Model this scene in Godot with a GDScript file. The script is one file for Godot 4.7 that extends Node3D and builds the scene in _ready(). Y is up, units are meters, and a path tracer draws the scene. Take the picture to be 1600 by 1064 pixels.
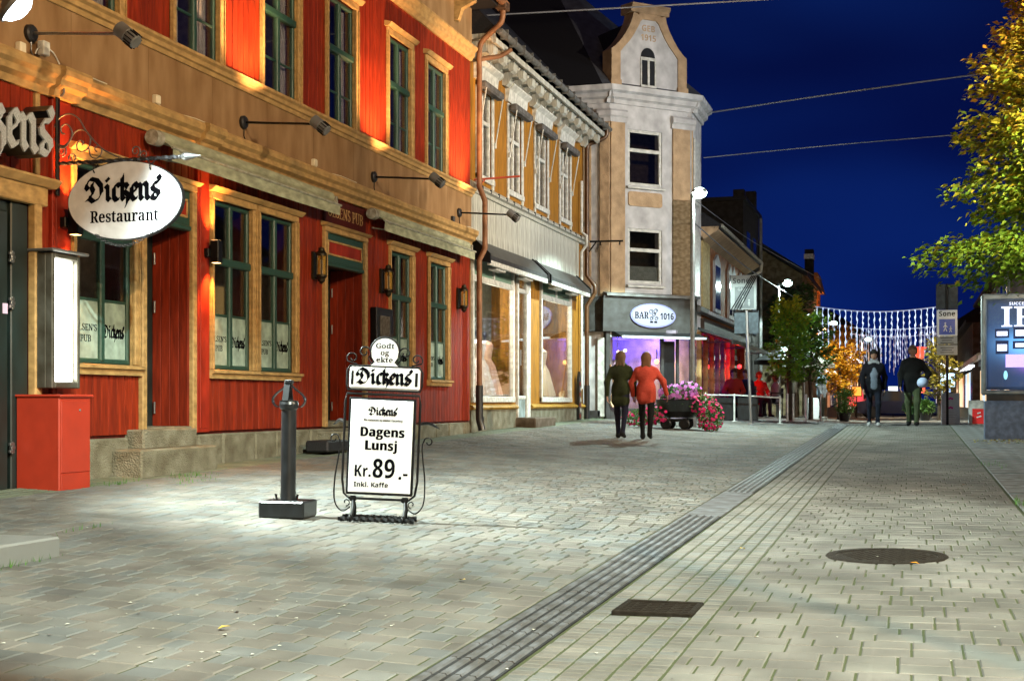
extends Node3D
# Street frame: x to the right, y up, s metres along the street (s = -z). The camera stands at x 0, s 0, 1.1 m above the paving.
const WALL := -7.17
var rng := RandomNumberGenerator.new()
var M := {}
var org := {}
var taken := {}
var noise_tex := {}

class MB:
	var v := PackedVector3Array()
	var n := PackedVector3Array()
	var c := PackedColorArray()
	var col := Color.WHITE
	func t3(a: Vector3, b: Vector3, d: Vector3, na: Vector3, nb: Vector3, nd: Vector3) -> void:
		v.append(a); v.append(d); v.append(b)
		n.append(na); n.append(nd); n.append(nb)
		c.append(col); c.append(col); c.append(col)
	func tri(a: Vector3, b: Vector3, d: Vector3) -> void:
		var q := (b - a).cross(d - a).normalized()
		t3(a, b, d, q, q, q)
	func quad(a: Vector3, b: Vector3, d: Vector3, e: Vector3) -> void:
		var q := (d - a).cross(e - b).normalized()
		t3(a, b, d, q, q, q)
		t3(a, d, e, q, q, q)
	func box(ce: Vector3, si: Vector3, bs := Basis()) -> void:
		var h := si * 0.5
		for ax in 3:
			for sg in [-1.0, 1.0]:
				var w := Vector3.ZERO
				w[ax] = h[ax] * sg
				var p := Vector3.ZERO
				p[(ax + 1) % 3] = h[(ax + 1) % 3]
				var q := Vector3.ZERO
				q[(ax + 2) % 3] = h[(ax + 2) % 3] * sg
				quad(ce + bs * (w - p - q), ce + bs * (w + p - q), ce + bs * (w + p + q), ce + bs * (w - p + q))
	func b(x0: float, x1: float, y0: float, y1: float, s0: float, s1: float) -> void:
		box(Vector3((x0 + x1) / 2, (y0 + y1) / 2, -(s0 + s1) / 2), Vector3(absf(x1 - x0), absf(y1 - y0), absf(s1 - s0)))
	func rbox(ce: Vector3, si: Vector3, r: float, bs := Basis()) -> void:
		var h := si * 0.5
		r = minf(r, minf(h.x, minf(h.y, h.z)) * 0.9)
		var k := h - Vector3(r, r, r)
		for ax in 3:
			var a1 := (ax + 1) % 3
			var a2 := (ax + 2) % 3
			for sg in [-1.0, 1.0]:
				var w := Vector3.ZERO
				w[ax] = h[ax] * sg
				var p := Vector3.ZERO
				p[a1] = k[a1]
				var q := Vector3.ZERO
				q[a2] = k[a2] * sg
				quad(ce + bs * (w - p - q), ce + bs * (w + p - q), ce + bs * (w + p + q), ce + bs * (w - p + q))
				for s2 in [-1.0, 1.0]:
					var e0 := Vector3.ZERO
					e0[ax] = h[ax] * sg; e0[a1] = k[a1] * s2
					var e1 := Vector3.ZERO
					e1[ax] = k[ax] * sg; e1[a1] = h[a1] * s2
					var l := Vector3.ZERO
					l[a2] = k[a2]
					if sg * s2 > 0:
						quad(ce + bs * (e0 - l), ce + bs * (e1 - l), ce + bs * (e1 + l), ce + bs * (e0 + l))
					else:
						quad(ce + bs * (e1 - l), ce + bs * (e0 - l), ce + bs * (e0 + l), ce + bs * (e1 + l))
		for sx in [-1.0, 1.0]:
			for sy in [-1.0, 1.0]:
				for sz in [-1.0, 1.0]:
					var A := Vector3(h.x * sx, k.y * sy, k.z * sz)
					var B := Vector3(k.x * sx, h.y * sy, k.z * sz)
					var D := Vector3(k.x * sx, k.y * sy, h.z * sz)
					if sx * sy * sz > 0:
						tri(ce + bs * A, ce + bs * B, ce + bs * D)
					else:
						tri(ce + bs * A, ce + bs * D, ce + bs * B)
	func ext(poly: PackedVector2Array, h: float, xf := Transform3D(), hole := PackedVector2Array()) -> void:
		if Geometry2D.is_polygon_clockwise(poly):
			poly.reverse()
		var flip := xf.basis.determinant() < 0
		var ix := Geometry2D.triangulate_polygon(poly)
		for i in range(0, ix.size(), 3):
			var a := poly[ix[i]]; var bb := poly[ix[i + 1]]; var d := poly[ix[i + 2]]
			if (bb - a).cross(d - a) < 0:
				var t := bb
				bb = d; d = t
			if flip:
				var t := bb
				bb = d; d = t
			tri(xf * Vector3(a.x, a.y, h), xf * Vector3(bb.x, bb.y, h), xf * Vector3(d.x, d.y, h))
			tri(xf * Vector3(a.x, a.y, 0), xf * Vector3(d.x, d.y, 0), xf * Vector3(bb.x, bb.y, 0))
		for i in poly.size():
			var a := poly[i]; var bb := poly[(i + 1) % poly.size()]
			if flip:
				var t := a
				a = bb; bb = t
			quad(xf * Vector3(a.x, a.y, 0), xf * Vector3(bb.x, bb.y, 0), xf * Vector3(bb.x, bb.y, h), xf * Vector3(a.x, a.y, h))
	func along(prof: Array, s0: float, s1: float) -> void:   # profile in (x, y), run along the street
		ext(PackedVector2Array(prof), s1 - s0, Transform3D(Basis(), Vector3(0, 0, -s1)))
	func tube(p: Array, r, sides := 8, closed := false) -> void:
		var k := p.size()
		var rings := []
		var up := Vector3.UP
		for i in k:
			var d: Vector3 = p[mini(i + 1, k - 1)] - p[maxi(i - 1, 0)]
			if closed:
				d = p[(i + 1) % k] - p[(i + k - 1) % k]
			d = d.normalized()
			if i == 0:
				up = Vector3.UP if absf(d.y) < 0.9 else Vector3.RIGHT
			var x := d.cross(up)
			if x.length() < 1e-4:
				x = d.cross(Vector3(0.3, 0.5, 0.8))
			x = x.normalized()
			up = x.cross(d).normalized()
			var ri: float = r[i] if r is Array else r
			var ring := []
			for j in sides:
				var a := TAU * j / sides
				var nn := x * cos(a) + up * sin(a)
				ring.append([p[i] + nn * ri, nn])
			rings.append(ring)
		for i in (k if closed else k - 1):
			var A: Array = rings[i]
			var B: Array = rings[(i + 1) % k]
			for j in sides:
				var j2 := (j + 1) % sides
				t3(A[j][0], B[j2][0], A[j2][0], A[j][1], B[j2][1], A[j2][1])
				t3(A[j][0], B[j][0], B[j2][0], A[j][1], B[j][1], B[j2][1])
		if not closed:
			for j in range(1, sides - 1):
				tri(rings[0][0][0], rings[0][j][0], rings[0][j + 1][0])
				tri(rings[k - 1][0][0], rings[k - 1][j + 1][0], rings[k - 1][j][0])
	func lathe(prof: Array, seg := 16, xf := Transform3D()) -> void:
		for i in prof.size() - 1:
			var a: Vector2 = prof[i]; var e: Vector2 = prof[i + 1]
			var t := (e - a)
			if t.length() < 1e-6:
				continue
			var nr := Vector2(t.y, -t.x).normalized()
			for j in seg:
				var a0 := TAU * j / seg; var a1 := TAU * (j + 1) / seg
				var c0 := Vector3(cos(a0), 0, -sin(a0)); var c1 := Vector3(cos(a1), 0, -sin(a1))
				var n0 := (xf.basis * (c0 * nr.x + Vector3(0, nr.y, 0))).normalized()
				var n1 := (xf.basis * (c1 * nr.x + Vector3(0, nr.y, 0))).normalized()
				var P0 := xf * (c0 * a.x + Vector3(0, a.y, 0)); var P1 := xf * (c1 * a.x + Vector3(0, a.y, 0))
				var Q0 := xf * (c0 * e.x + Vector3(0, e.y, 0)); var Q1 := xf * (c1 * e.x + Vector3(0, e.y, 0))
				if a.x > 1e-5:
					t3(P0, P1, Q1, n0, n1, n1)
				if e.x > 1e-5:
					t3(P0, Q1, Q0, n0, n1, n0)
	func ell(ce: Vector3, ra: Vector3, seg := 12, bs := Basis()) -> void:
		var rows := maxi(4, seg / 2)
		for i in rows:
			for j in seg:
				var q := []
				for k in [[i, j], [i, j + 1], [i + 1, j + 1], [i + 1, j]]:
					var th: float = PI * k[0] / rows; var ph: float = TAU * k[1] / seg
					q.append(Vector3(sin(th) * cos(ph), -cos(th), -sin(th) * sin(ph)))
				var w := []
				var m := []
				for x in q:
					w.append(ce + bs * (x * ra)); m.append((bs * (x / ra)).normalized())
				if i > 0:
					t3(w[0], w[1], w[2], m[0], m[1], m[2])
				if i < rows - 1:
					t3(w[0], w[2], w[3], m[0], m[2], m[3])
				if i == 0:
					pass
	func mesh(off := Vector3.ZERO) -> ArrayMesh:
		var a := []
		a.resize(Mesh.ARRAY_MAX)
		var w := v
		if off != Vector3.ZERO:
			w = PackedVector3Array()
			w.resize(v.size())
			for i in v.size():
				w[i] = v[i] - off
		a[Mesh.ARRAY_VERTEX] = w
		a[Mesh.ARRAY_NORMAL] = n
		a[Mesh.ARRAY_COLOR] = c
		var m := ArrayMesh.new()
		m.add_surface_from_arrays(Mesh.PRIMITIVE_TRIANGLES, a)
		return m

func P(x: float, y: float, s: float) -> Vector3:
	return Vector3(x, y, -s)

func gy(x: float, s: float) -> float:   # height of the paving: it rises along the street to a crest at s 35 and falls to the tactile strip from both sides
	var g := 0.016 * s if s < 35.0 else 0.56 - 0.008 * (s - 35.0)
	return g - 0.0225 + (0.045 * (-1.5 - maxf(x, -9.0)) if x < -1.5 else 0.015 * (minf(x, 12.0) + 1.5))

func numbered(called: String) -> String:
	if not taken.has(called):
		taken[called] = 0
		return called
	taken[called] += 1
	return "%s_%03d" % [called, taken[called]]

func tag(o: Node, label: String, cat := "", group := "", kind := "") -> void:
	if label: o.set_meta("label", label)
	if cat: o.set_meta("category", cat)
	if group: o.set_meta("group", group)
	if kind: o.set_meta("kind", kind)

func thing(called: String, label: String, cat: String, at: Vector3, group := "", yaw := 0.0) -> Node3D:
	var o := Node3D.new()
	o.name = numbered(called)
	add_child(o)
	o.position = at
	o.rotation.y = yaw
	tag(o, label, cat, group)
	org[o] = at
	return o

func part(par: Node3D, called: String, mb: MB, m: Material, local := false) -> MeshInstance3D:
	var o := MeshInstance3D.new()
	o.name = called
	o.mesh = mb.mesh(Vector3.ZERO if local else org[par])
	o.material_override = m
	par.add_child(o, true)
	org[o] = org[par]
	return o

func inst(par: Node3D, called: String, mesh: Mesh, m: Material, xf: Transform3D) -> MeshInstance3D:   # shared mesh, placed in world axes
	var o := MeshInstance3D.new()
	o.name = called
	o.mesh = mesh
	o.material_override = m
	o.transform = Transform3D(xf.basis, xf.origin - org[par])
	par.add_child(o, true)
	org[o] = xf.origin
	return o

func single(called: String, label: String, cat: String, mb: MB, m: Material, at: Vector3, group := "", kind := "") -> MeshInstance3D:
	var o := MeshInstance3D.new()
	o.name = numbered(called)
	o.mesh = mb.mesh(at)
	o.material_override = m
	o.position = at
	add_child(o)
	tag(o, label, cat, group, kind)
	org[o] = at
	return o

func copy(o: Node3D, at: Vector3, label: String, yaw := 0.0) -> Node3D:
	var d: Node3D = o.duplicate()
	d.name = numbered(String(o.name).rstrip("0123456789").trim_suffix("_"))
	add_child(d)
	d.position = at
	d.rotation.y = yaw
	d.set_meta("label", label)
	org[d] = at
	return d

func ntex(key: String, freq: float, lo: float, hi: float, oct := 4, type := FastNoiseLite.TYPE_SIMPLEX_SMOOTH, tint := Color.WHITE) -> NoiseTexture2D:
	if noise_tex.has(key):
		return noise_tex[key]
	var f := FastNoiseLite.new()
	f.seed = key.hash() % 1000
	f.noise_type = type
	f.frequency = freq
	f.fractal_octaves = oct
	var t := NoiseTexture2D.new()
	t.width = 512; t.height = 512
	t.seamless = true
	t.noise = f
	var g := Gradient.new()
	g.set_color(0, Color(lo * tint.r, lo * tint.g, lo * tint.b))
	g.set_color(1, Color(hi, hi, hi))
	t.color_ramp = g
	noise_tex[key] = t
	return t

func mt(key: String, lin: Color, rough := 0.7, metal := 0.0, nz := "grain", sc := Vector3.ONE, vc := false, bump := 0.0) -> StandardMaterial3D:
	if M.has(key):
		return M[key]
	var m := StandardMaterial3D.new()
	m.resource_name = key
	m.albedo_color = lin.linear_to_srgb()
	m.roughness = rough
	m.metallic = metal
	m.vertex_color_use_as_albedo = vc
	m.metallic_specular = 0.5 if rough < 0.5 else 0.3
	if nz:
		m.albedo_texture = noise_tex[nz]
		m.uv1_triplanar = true
		m.uv1_world_triplanar = true
		m.uv1_scale = sc
		if bump > 0:
			m.heightmap_enabled = true
			m.heightmap_texture = noise_tex["bump"]
			m.heightmap_scale = bump
	M[key] = m
	return m

func glow(key: String, c: Color, e: float) -> StandardMaterial3D:
	if M.has(key):
		return M[key]
	var m := StandardMaterial3D.new()
	m.resource_name = key
	m.albedo_color = Color(0.8, 0.8, 0.8)
	m.emission_enabled = true
	m.emission = c
	m.emission_energy_multiplier = e
	M[key] = m
	return m

func glassm(key: String, c: Color, alpha: float) -> StandardMaterial3D:
	if M.has(key):
		return M[key]
	var m := StandardMaterial3D.new()
	m.resource_name = key
	m.transparency = BaseMaterial3D.TRANSPARENCY_ALPHA
	m.albedo_color = Color(c.r, c.g, c.b, alpha)
	m.roughness = 0.03
	M[key] = m
	return m

func omni(par: Node3D, at: Vector3, c: Color, e: float, size := 0.08) -> void:
	var l := OmniLight3D.new()
	l.name = "lamp_light"
	l.light_color = c; l.light_energy = e; l.light_size = size
	l.omni_range = 60; l.omni_attenuation = 2.0; l.shadow_enabled = true
	par.add_child(l, true)
	l.position = at - org[par]

func spot(par: Node3D, at: Vector3, to: Vector3, c: Color, e: float, half: float, blend := 0.3, size := 0.05) -> void:
	var l := SpotLight3D.new()
	l.name = "lamp_light"
	l.light_color = c; l.light_energy = e; l.light_size = size
	l.spot_range = 60; l.spot_attenuation = 2.0; l.spot_angle = half; l.spot_angle_attenuation = blend
	l.shadow_enabled = true
	par.add_child(l, true)
	var d := (to - at).normalized()
	l.transform = Transform3D(Basis.looking_at(d, Vector3.UP if absf(d.y) < 0.95 else Vector3.RIGHT), at - org[par])

func letters(txt: String, size: float, depth: float, bold := true, face := "Droid Serif") -> TextMesh:
	var f := SystemFont.new()
	f.font_names = PackedStringArray([face])
	f.font_weight = 700 if bold else 400
	var t := TextMesh.new()
	t.font = f
	t.text = txt
	t.font_size = 64
	t.pixel_size = size / 64.0
	t.depth = depth
	t.curve_step = 2.0
	return t

func put_text(par: Node3D, called: String, txt: String, size: float, at: Vector3, bs: Basis, m: Material, bold := true, face := "Droid Serif", squeeze := 1.0) -> MeshInstance3D:
	return inst(par, called, letters(txt, size, 0.003, bold, face), m, Transform3D(bs * Basis.from_scale(Vector3(squeeze, 1, 1)), at))

# Broad-nib lettering: every glyph is a list of pen strokes swept with a slanted nib.
const NIB := {
	"D": [1.22, [[-0.02, 1.12, -0.1, 0.9, 0.06, 0.74], [-0.02, 1.12, 0.22, 1.36, 0.62, 1.26, 0.92, 0.92, 0.95, 0.5, 0.72, 0.16, 0.4, 0.02], [-0.05, 0.14, 0.14, 0.2, 0.4, 0.02], [0.34, 1.1, 0.28, 0.86, 0.4, 0.62, 0.3, 0.38], [0.3, 0.38, 0.1, 0.28]]],
	"i": [0.42, [[0.0, 0.92, 0.13, 0.8, 0.13, 0.2, 0.27, 0.06], [0.08, 1.3, 0.18, 1.2]]],
	"c": [0.55, [[0.5, 0.9, 0.34, 0.98, 0.13, 0.8, 0.13, 0.22, 0.3, 0.03, 0.48, 0.14], [0.42, 0.95, 0.52, 0.84]]],
	"k": [0.62, [[0.22, 1.5, 0.13, 1.36, 0.13, 0.2, 0.24, 0.06], [0.13, 0.72, 0.34, 0.96, 0.48, 0.78, 0.26, 0.52], [0.26, 0.52, 0.5, 0.36, 0.5, -0.06, 0.32, -0.34], [-0.04, 0.92, 0.34, 0.96]]],
	"e": [0.58, [[0.34, 0.98, 0.13, 0.8, 0.13, 0.22, 0.3, 0.03, 0.5, 0.16], [0.34, 0.98, 0.5, 0.82, 0.46, 0.64], [0.46, 0.64, 0.15, 0.42]]],
	"n": [0.78, [[0.0, 0.92, 0.13, 0.8, 0.13, 0.18, 0.25, 0.04], [0.13, 0.76, 0.4, 0.98, 0.54, 0.82, 0.54, 0.18, 0.68, 0.04], [0.06, 0.16, 0.13, 0.2]]],
	"s": [0.68, [[0.5, 1.34, 0.62, 1.16, 0.52, 0.98, 0.28, 0.96, 0.12, 0.78, 0.16, 0.62, 0.5, 0.42, 0.54, 0.24, 0.36, 0.04, 0.12, 0.1], [0.12, 0.1, 0.16, 0.34, 0.36, 0.42]]],
}
func nib(txt: String, size: float, depth: float, thick := 0.2, back := 0.0) -> Array:   # [mesh builder in local x, y with z towards the reader, width]
	var mb := MB.new()
	var x := 0.0
	var nv := Vector2(cos(0.72), sin(0.72)) * thick * 0.5
	var k := 0
	for ch in txt:
		var g: Array = NIB[ch]
		for st in g[1]:
			for i in range(0, st.size() - 2, 2):
				var p := Vector2(st[i] + x, st[i + 1]); var q := Vector2(st[i + 2] + x, st[i + 3])
				var d := (q - p).normalized() * 0.012
				p -= d; q += d
				var nn := nv
				if absf((q - p).normalized().cross(nv.normalized())) < 0.3:
					nn = nv * 0.45 + Vector2(-nv.y, nv.x) * 0.28
				var poly := PackedVector2Array([(p - nn) * size, (p + nn) * size, (q + nn) * size, (q - nn) * size])
				mb.ext(poly, depth + back + 0.00025 * (k % 7) + 0.00008 * k, Transform3D(Basis(), Vector3(0, 0, -back)))
				k += 1
		x += g[0]
	return [mb, x * size]

func nib_on(par: Node3D, called: String, txt: String, size: float, centre: Vector3, bs: Basis, m: Material, thick := 0.2, squeeze := 1.0) -> MeshInstance3D:
	var r := nib(txt, size, 0.002, thick)
	var w: float = r[1]
	return inst(par, called, r[0].mesh(), m, Transform3D(bs * Basis.from_scale(Vector3(squeeze, 1, 1)), centre - bs * Vector3(w * 0.5 * squeeze, size * 0.5, 0)))

const TO_STREET := Basis(Vector3(0, 0, -1), Vector3(0, 1, 0), Vector3(1, 0, 0))    # text on a wall that faces the street (+x)
const TO_CAM := Basis(Vector3(1, 0, 0), Vector3(0, 1, 0), Vector3(0, 0, 1))        # text that faces back down the street

func spiral(ce: Vector3, ax: Vector3, ay: Vector3, r0: float, r1: float, a0: float, a1: float, k := 20) -> Array:
	var p := []
	for i in k + 1:
		var t := float(i) / k
		var a := lerpf(a0, a1, t)
		var r := lerpf(r0, r1, t)
		p.append(ce + ax * cos(a) * r + ay * sin(a) * r)
	return p

func curve(pts: Array, k := 6) -> Array:   # Catmull-Rom through points
	var o := []
	for i in pts.size() - 1:
		var a: Vector3 = pts[maxi(i - 1, 0)]; var b: Vector3 = pts[i]; var c: Vector3 = pts[i + 1]; var d: Vector3 = pts[mini(i + 2, pts.size() - 1)]
		for j in k:
			o.append(b.cubic_interpolate(c, a, d, float(j) / k))
	o.append(pts[pts.size() - 1])
	return o

func materials() -> void:
	ntex("grain", 0.05, 0.72, 1.0, 5)
	ntex("fine", 0.25, 0.78, 1.0, 3)
	ntex("cloud", 0.012, 0.7, 1.0, 4)
	ntex("stain", 0.008, 0.68, 1.0, 5, FastNoiseLite.TYPE_SIMPLEX_SMOOTH, Color(1.0, 0.95, 0.88))
	ntex("streak", 0.012, 0.78, 1.0, 5, FastNoiseLite.TYPE_SIMPLEX_SMOOTH, Color(1.0, 0.94, 0.86))
	ntex("wood", 0.03, 0.62, 1.0, 5, FastNoiseLite.TYPE_VALUE_CUBIC)
	ntex("faint", 0.01, 0.9, 1.0, 4)
	ntex("bump", 0.12, 0.0, 1.0, 4)
	mt("red_paint", Color(0.3, 0.029, 0.008), 0.55, 0, "wood", Vector3(3, 0.35, 3))
	mt("red_paint2", Color(0.265, 0.025, 0.007), 0.6, 0, "wood", Vector3(2.5, 0.3, 2.5))
	mt("red_paint3", Color(0.33, 0.033, 0.009), 0.5, 0, "wood", Vector3(3.4, 0.4, 3.4))
	mt("red_dark", Color(0.09, 0.01, 0.007), 0.6, 0, "wood", Vector3(3, 0.35, 3))
	mt("red_plain", Color(0.36, 0.03, 0.012), 0.5, 0, "stain", Vector3(0.9, 0.4, 0.9))
	mt("tan", Color(0.5, 0.315, 0.125), 0.55, 0, "cloud", Vector3(0.8, 1.6, 0.8))
	mt("tan_fascia", Color(0.31, 0.195, 0.1), 0.6, 0, "streak", Vector3(0.5, 0.16, 0.5))
	mt("green", Color(0.022, 0.075, 0.055), 0.45, 0, "grain", Vector3(1, 1, 1))
	mt("dark_green", Color(0.012, 0.024, 0.024), 0.45, 0, "stain", Vector3(0.8, 0.5, 0.8))
	mt("stone", Color(0.25, 0.245, 0.19), 0.85, 0, "stain", Vector3(0.7, 0.7, 0.7), false, 1.5)
	mt("granite", Color(0.33, 0.33, 0.31), 0.8, 0, "fine", Vector3(4, 4, 4), false, 0.8)
	mt("roof", Color(0.02, 0.02, 0.024), 0.7, 0, "grain", Vector3(1, 1, 1))
	mt("black_iron", Color(0.012, 0.012, 0.013), 0.4, 0.6, "grain", Vector3(2, 2, 2))
	mt("black_paint", Color(0.014, 0.016, 0.019), 0.32, 0.0, "stain", Vector3(3, 1.2, 3))
	mt("iron_grey", Color(0.06, 0.06, 0.065), 0.5, 0.7, "grain", Vector3(2, 2, 2))
	mt("steel", Color(0.32, 0.33, 0.34), 0.35, 0.9, "grain", Vector3(2, 2, 2))
	mt("zinc", Color(0.2, 0.21, 0.22), 0.5, 0.3, "stain", Vector3(1, 1, 1))
	mt("copper_pipe", Color(0.26, 0.13, 0.07), 0.5, 0.1, "stain", Vector3(1, 1, 1))
	mt("awning_cloth", Color(0.4, 0.42, 0.3), 0.9, 0, "cloud", Vector3(0.6, 1.6, 0.6))
	mt("white_paint", Color(0.68, 0.68, 0.64), 0.5, 0, "cloud", Vector3(1, 1, 1))
	mt("white_wood", Color(0.6, 0.6, 0.54), 0.6, 0, "wood", Vector3(3, 0.35, 3))
	mt("sign_white", Color(0.62, 0.63, 0.65), 0.5, 0, "faint", Vector3(1.5, 1.5, 1.5))
	mt("ink", Color(0.003, 0.003, 0.004), 0.95, 0, "").metallic_specular = 0.0
	mt("ochre", Color(0.43, 0.19, 0.022), 0.6, 0, "wood", Vector3(2.5, 0.3, 2.5))
	mt("ochre_trim", Color(0.5, 0.3, 0.05), 0.55, 0, "stain", Vector3(1, 1, 1))
	mt("film", Color(0.36, 0.48, 0.42), 0.55, 0, "cloud", Vector3(0.8, 0.8, 0.8))
	mt("dark_room", Color(0.17, 0.14, 0.11), 0.9, 0, "cloud", Vector3(1, 1, 1))
	mt("curtain", Color(0.62, 0.6, 0.62), 0.9, 0, "grain", Vector3(3, 0.2, 3))
	mt("plastic_cream", Color(0.6, 0.55, 0.42), 0.5, 0, "")
	glassm("glass", Color(0.05, 0.055, 0.06), 0.18)

func window(par: Node3D, X: float, s0: float, s1: float, y0: float, y1: float, o := {}) -> Node3D:
	# frame boards round the opening, then sash bars and panes set back in it
	var tw: float = o.get("trim", 0.09)
	var tm: Material = M[o.get("trim_mat", "tan")]
	var sm: Material = M[o.get("sash_mat", "green")]
	var pr: float = o.get("proud", 0.035)
	var f := MB.new()
	f.rbox(P(X + pr / 2, (y0 + y1) / 2, s0 - tw / 2), Vector3(pr, y1 - y0 + 0.002, tw), 0.008)
	f.rbox(P(X + pr / 2, (y0 + y1) / 2, s1 + tw / 2), Vector3(pr, y1 - y0 + 0.002, tw), 0.008)
	f.rbox(P(X + pr / 2 + 0.003, y1 + tw / 2, (s0 + s1) / 2), Vector3(pr + 0.006, tw, s1 - s0 + 2 * tw), 0.008)
	for e in [[s0 - tw, 1], [s1 + tw - 0.02, 1]]:
		f.b(X + pr, X + pr + 0.012, y0, y1, e[0], e[0] + 0.02)
	if o.get("cap", true):   # drip cap
		f.along([Vector2(X, y1 + tw), Vector2(X + 0.06, y1 + tw), Vector2(X + 0.1, y1 + tw + 0.035), Vector2(X + 0.11, y1 + tw + 0.05), Vector2(X, y1 + tw + 0.075)], s0 - tw - 0.05, s1 + tw + 0.05)
	# lining of the opening
	f.b(X - 0.1, X, y0, y1, s0 - 0.015, s0)
	f.b(X - 0.1, X, y0, y1, s1, s1 + 0.015)
	var w := part(par, "window", f, tm)
	if o.get("sill", true):
		var sl := MB.new()
		sl.along([Vector2(X, y0 - 0.1), Vector2(X + 0.05, y0 - 0.1), Vector2(X + 0.055, y0 - 0.05), Vector2(X + 0.09, y0 - 0.04), Vector2(X + 0.09, y0 - 0.012), Vector2(X, y0)], s0 - tw - 0.03, s1 + tw + 0.03)
		part(w, "sill", sl, tm)
	var g := MB.new()
	var xb: float = X - o.get("deep", 0.05)
	var bw: float = o.get("bar", 0.05)
	var ty: float = o.get("transom", 0.0)
	var my: Array = o.get("muntins", [])
	var mid := (s0 + s1) / 2
	g.rbox(P(xb, (y0 + y1) / 2, s0 + bw / 2), Vector3(0.05, y1 - y0, bw), 0.01)
	g.rbox(P(xb, (y0 + y1) / 2, s1 - bw / 2), Vector3(0.05, y1 - y0, bw), 0.01)
	g.rbox(P(xb, y0 + bw / 2, mid), Vector3(0.054, bw, s1 - s0), 0.01)
	g.rbox(P(xb, y1 - bw / 2, mid), Vector3(0.054, bw, s1 - s0), 0.01)
	var cols := [[s0 + bw, s1 - bw]]
	if o.get("mullion", true):
		g.rbox(P(xb + 0.008, (y0 + y1) / 2, mid), Vector3(0.06, y1 - y0 - bw, bw * 1.5), 0.012)
		cols = [[s0 + bw, mid - bw * 0.75], [mid + bw * 0.75, s1 - bw]]
	var ys := [y0 + bw]
	var bars := my.duplicate()
	if ty > 0:
		g.rbox(P(xb + 0.016, ty, mid), Vector3(0.075, bw * 1.7, s1 - s0), 0.012)
		bars.append(ty)
	bars.sort()
	for m in my:
		g.rbox(P(xb, m, mid), Vector3(0.03, 0.026, s1 - s0 - bw), 0.006)
	part(w, "sash", g, sm)
	for m in bars:
		var hb: float = bw * 0.85 if m == ty else 0.013
		ys.append(m - hb); ys.append(m + hb)
	ys.append(y1 - bw)
	var unit: Mesh = M.get("unit_pane")
	for cc in cols:
		for i in range(0, ys.size(), 2):
			if i == 0 and o.has("film"):
				var fm := inst(w, "frosted_pane", unit, M.film, Transform3D(Basis.from_scale(Vector3(0.006, ys[i + 1] - ys[i], cc[1] - cc[0])), P(xb, (ys[i] + ys[i + 1]) / 2, (cc[0] + cc[1]) / 2)))
				var fc := P(xb + 0.0045, ys[0] + (ys[1] - ys[0]) * 0.44, (cc[0] + cc[1]) / 2)
				if cc == cols[0]:
					put_text(w, "lettering", "OLSEN'S", 0.085, fc + Vector3(0, 0.05, 0), TO_STREET, M.ink, false, "Droid Serif", (cc[1] - cc[0]) * 0.9 / 0.33)
					put_text(w, "lettering", "PUB", 0.085, fc - Vector3(0, 0.05, 0), TO_STREET, M.ink, false, "Droid Serif", (cc[1] - cc[0]) * 0.9 / 0.33)
				else:
					nib_on(w, "lettering", "Dickens", 0.085, fc + Vector3(0, 0.01, 0), TO_STREET, M.ink, 0.26, (cc[1] - cc[0]) * 0.85 / 0.4)
			else:
				inst(w, "pane", unit, M[o.get("glass", "glass")], Transform3D(Basis.from_scale(Vector3(0.006, ys[i + 1] - ys[i], cc[1] - cc[0])), P(xb, (ys[i] + ys[i + 1]) / 2, (cc[0] + cc[1]) / 2)))
	return w

func holed_wall(mb: MB, x0: float, x1: float, s0: float, s1: float, y0: float, y1: float, holes: Array) -> void:   # holes [s0, s1, y0, y1]
	var cut := [s0, s1]
	for h in holes:
		for q in [h[0], h[1]]:
			if q > s0 and q < s1: cut.append(q)
	cut.sort()
	for i in cut.size() - 1:
		if cut[i + 1] - cut[i] < 0.001: continue
		var m: float = (cut[i] + cut[i + 1]) / 2
		var hs := holes.filter(func(h): return h[0] < m and h[1] > m)
		hs.sort_custom(func(a, b): return a[2] < b[2])
		var y := y0
		for h in hs:
			if h[2] > y: mb.b(x0, x1, y, h[2], cut[i], cut[i + 1])
			y = maxf(y, h[3])
		if y < y1: mb.b(x0, x1, y, y1, cut[i], cut[i + 1])

func boards(par: Node3D, X: float, s0: float, s1: float, y0: float, y1: float, holes: Array, pitch: float, mats: Array, flat := 0.9, thick := 0.022) -> void:
	var q := MB.new()
	var h := pitch * 0.5
	var k := h * flat
	var pr := PackedVector2Array([Vector2(-thick, -h * 0.99), Vector2(-thick * 0.5, -h * 0.97), Vector2(0, -k), Vector2(0.002, 0), Vector2(0, k), Vector2(-thick * 0.5, h * 0.97), Vector2(-thick, h * 0.99)])
	q.ext(pr, 1.0, Transform3D(Basis(Vector3(1, 0, 0), Vector3(0, 0, -1), Vector3(0, 1, 0)), Vector3.ZERO))
	var me := q.mesh()
	var s := s0 + pitch / 2
	while s < s1:
		var hs := holes.filter(func(z): return z[0] < s - pitch * 0.2 and z[1] > s + pitch * 0.2)
		hs.sort_custom(func(a, b): return a[2] < b[2])
		var y := y0
		var m: Material = mats[rng.randi() % mats.size()]
		var dx := rng.randf_range(-0.002, 0.002)
		for z in hs + [[0, 0, y1, y1 + 1]]:
			if z[2] - y > 0.03:
				inst(par, "board", me, m, Transform3D(Basis.from_scale(Vector3(1, z[2] - y, 1)), P(X + dx, y, s)))
			y = maxf(y, z[3])
		s += pitch

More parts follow.
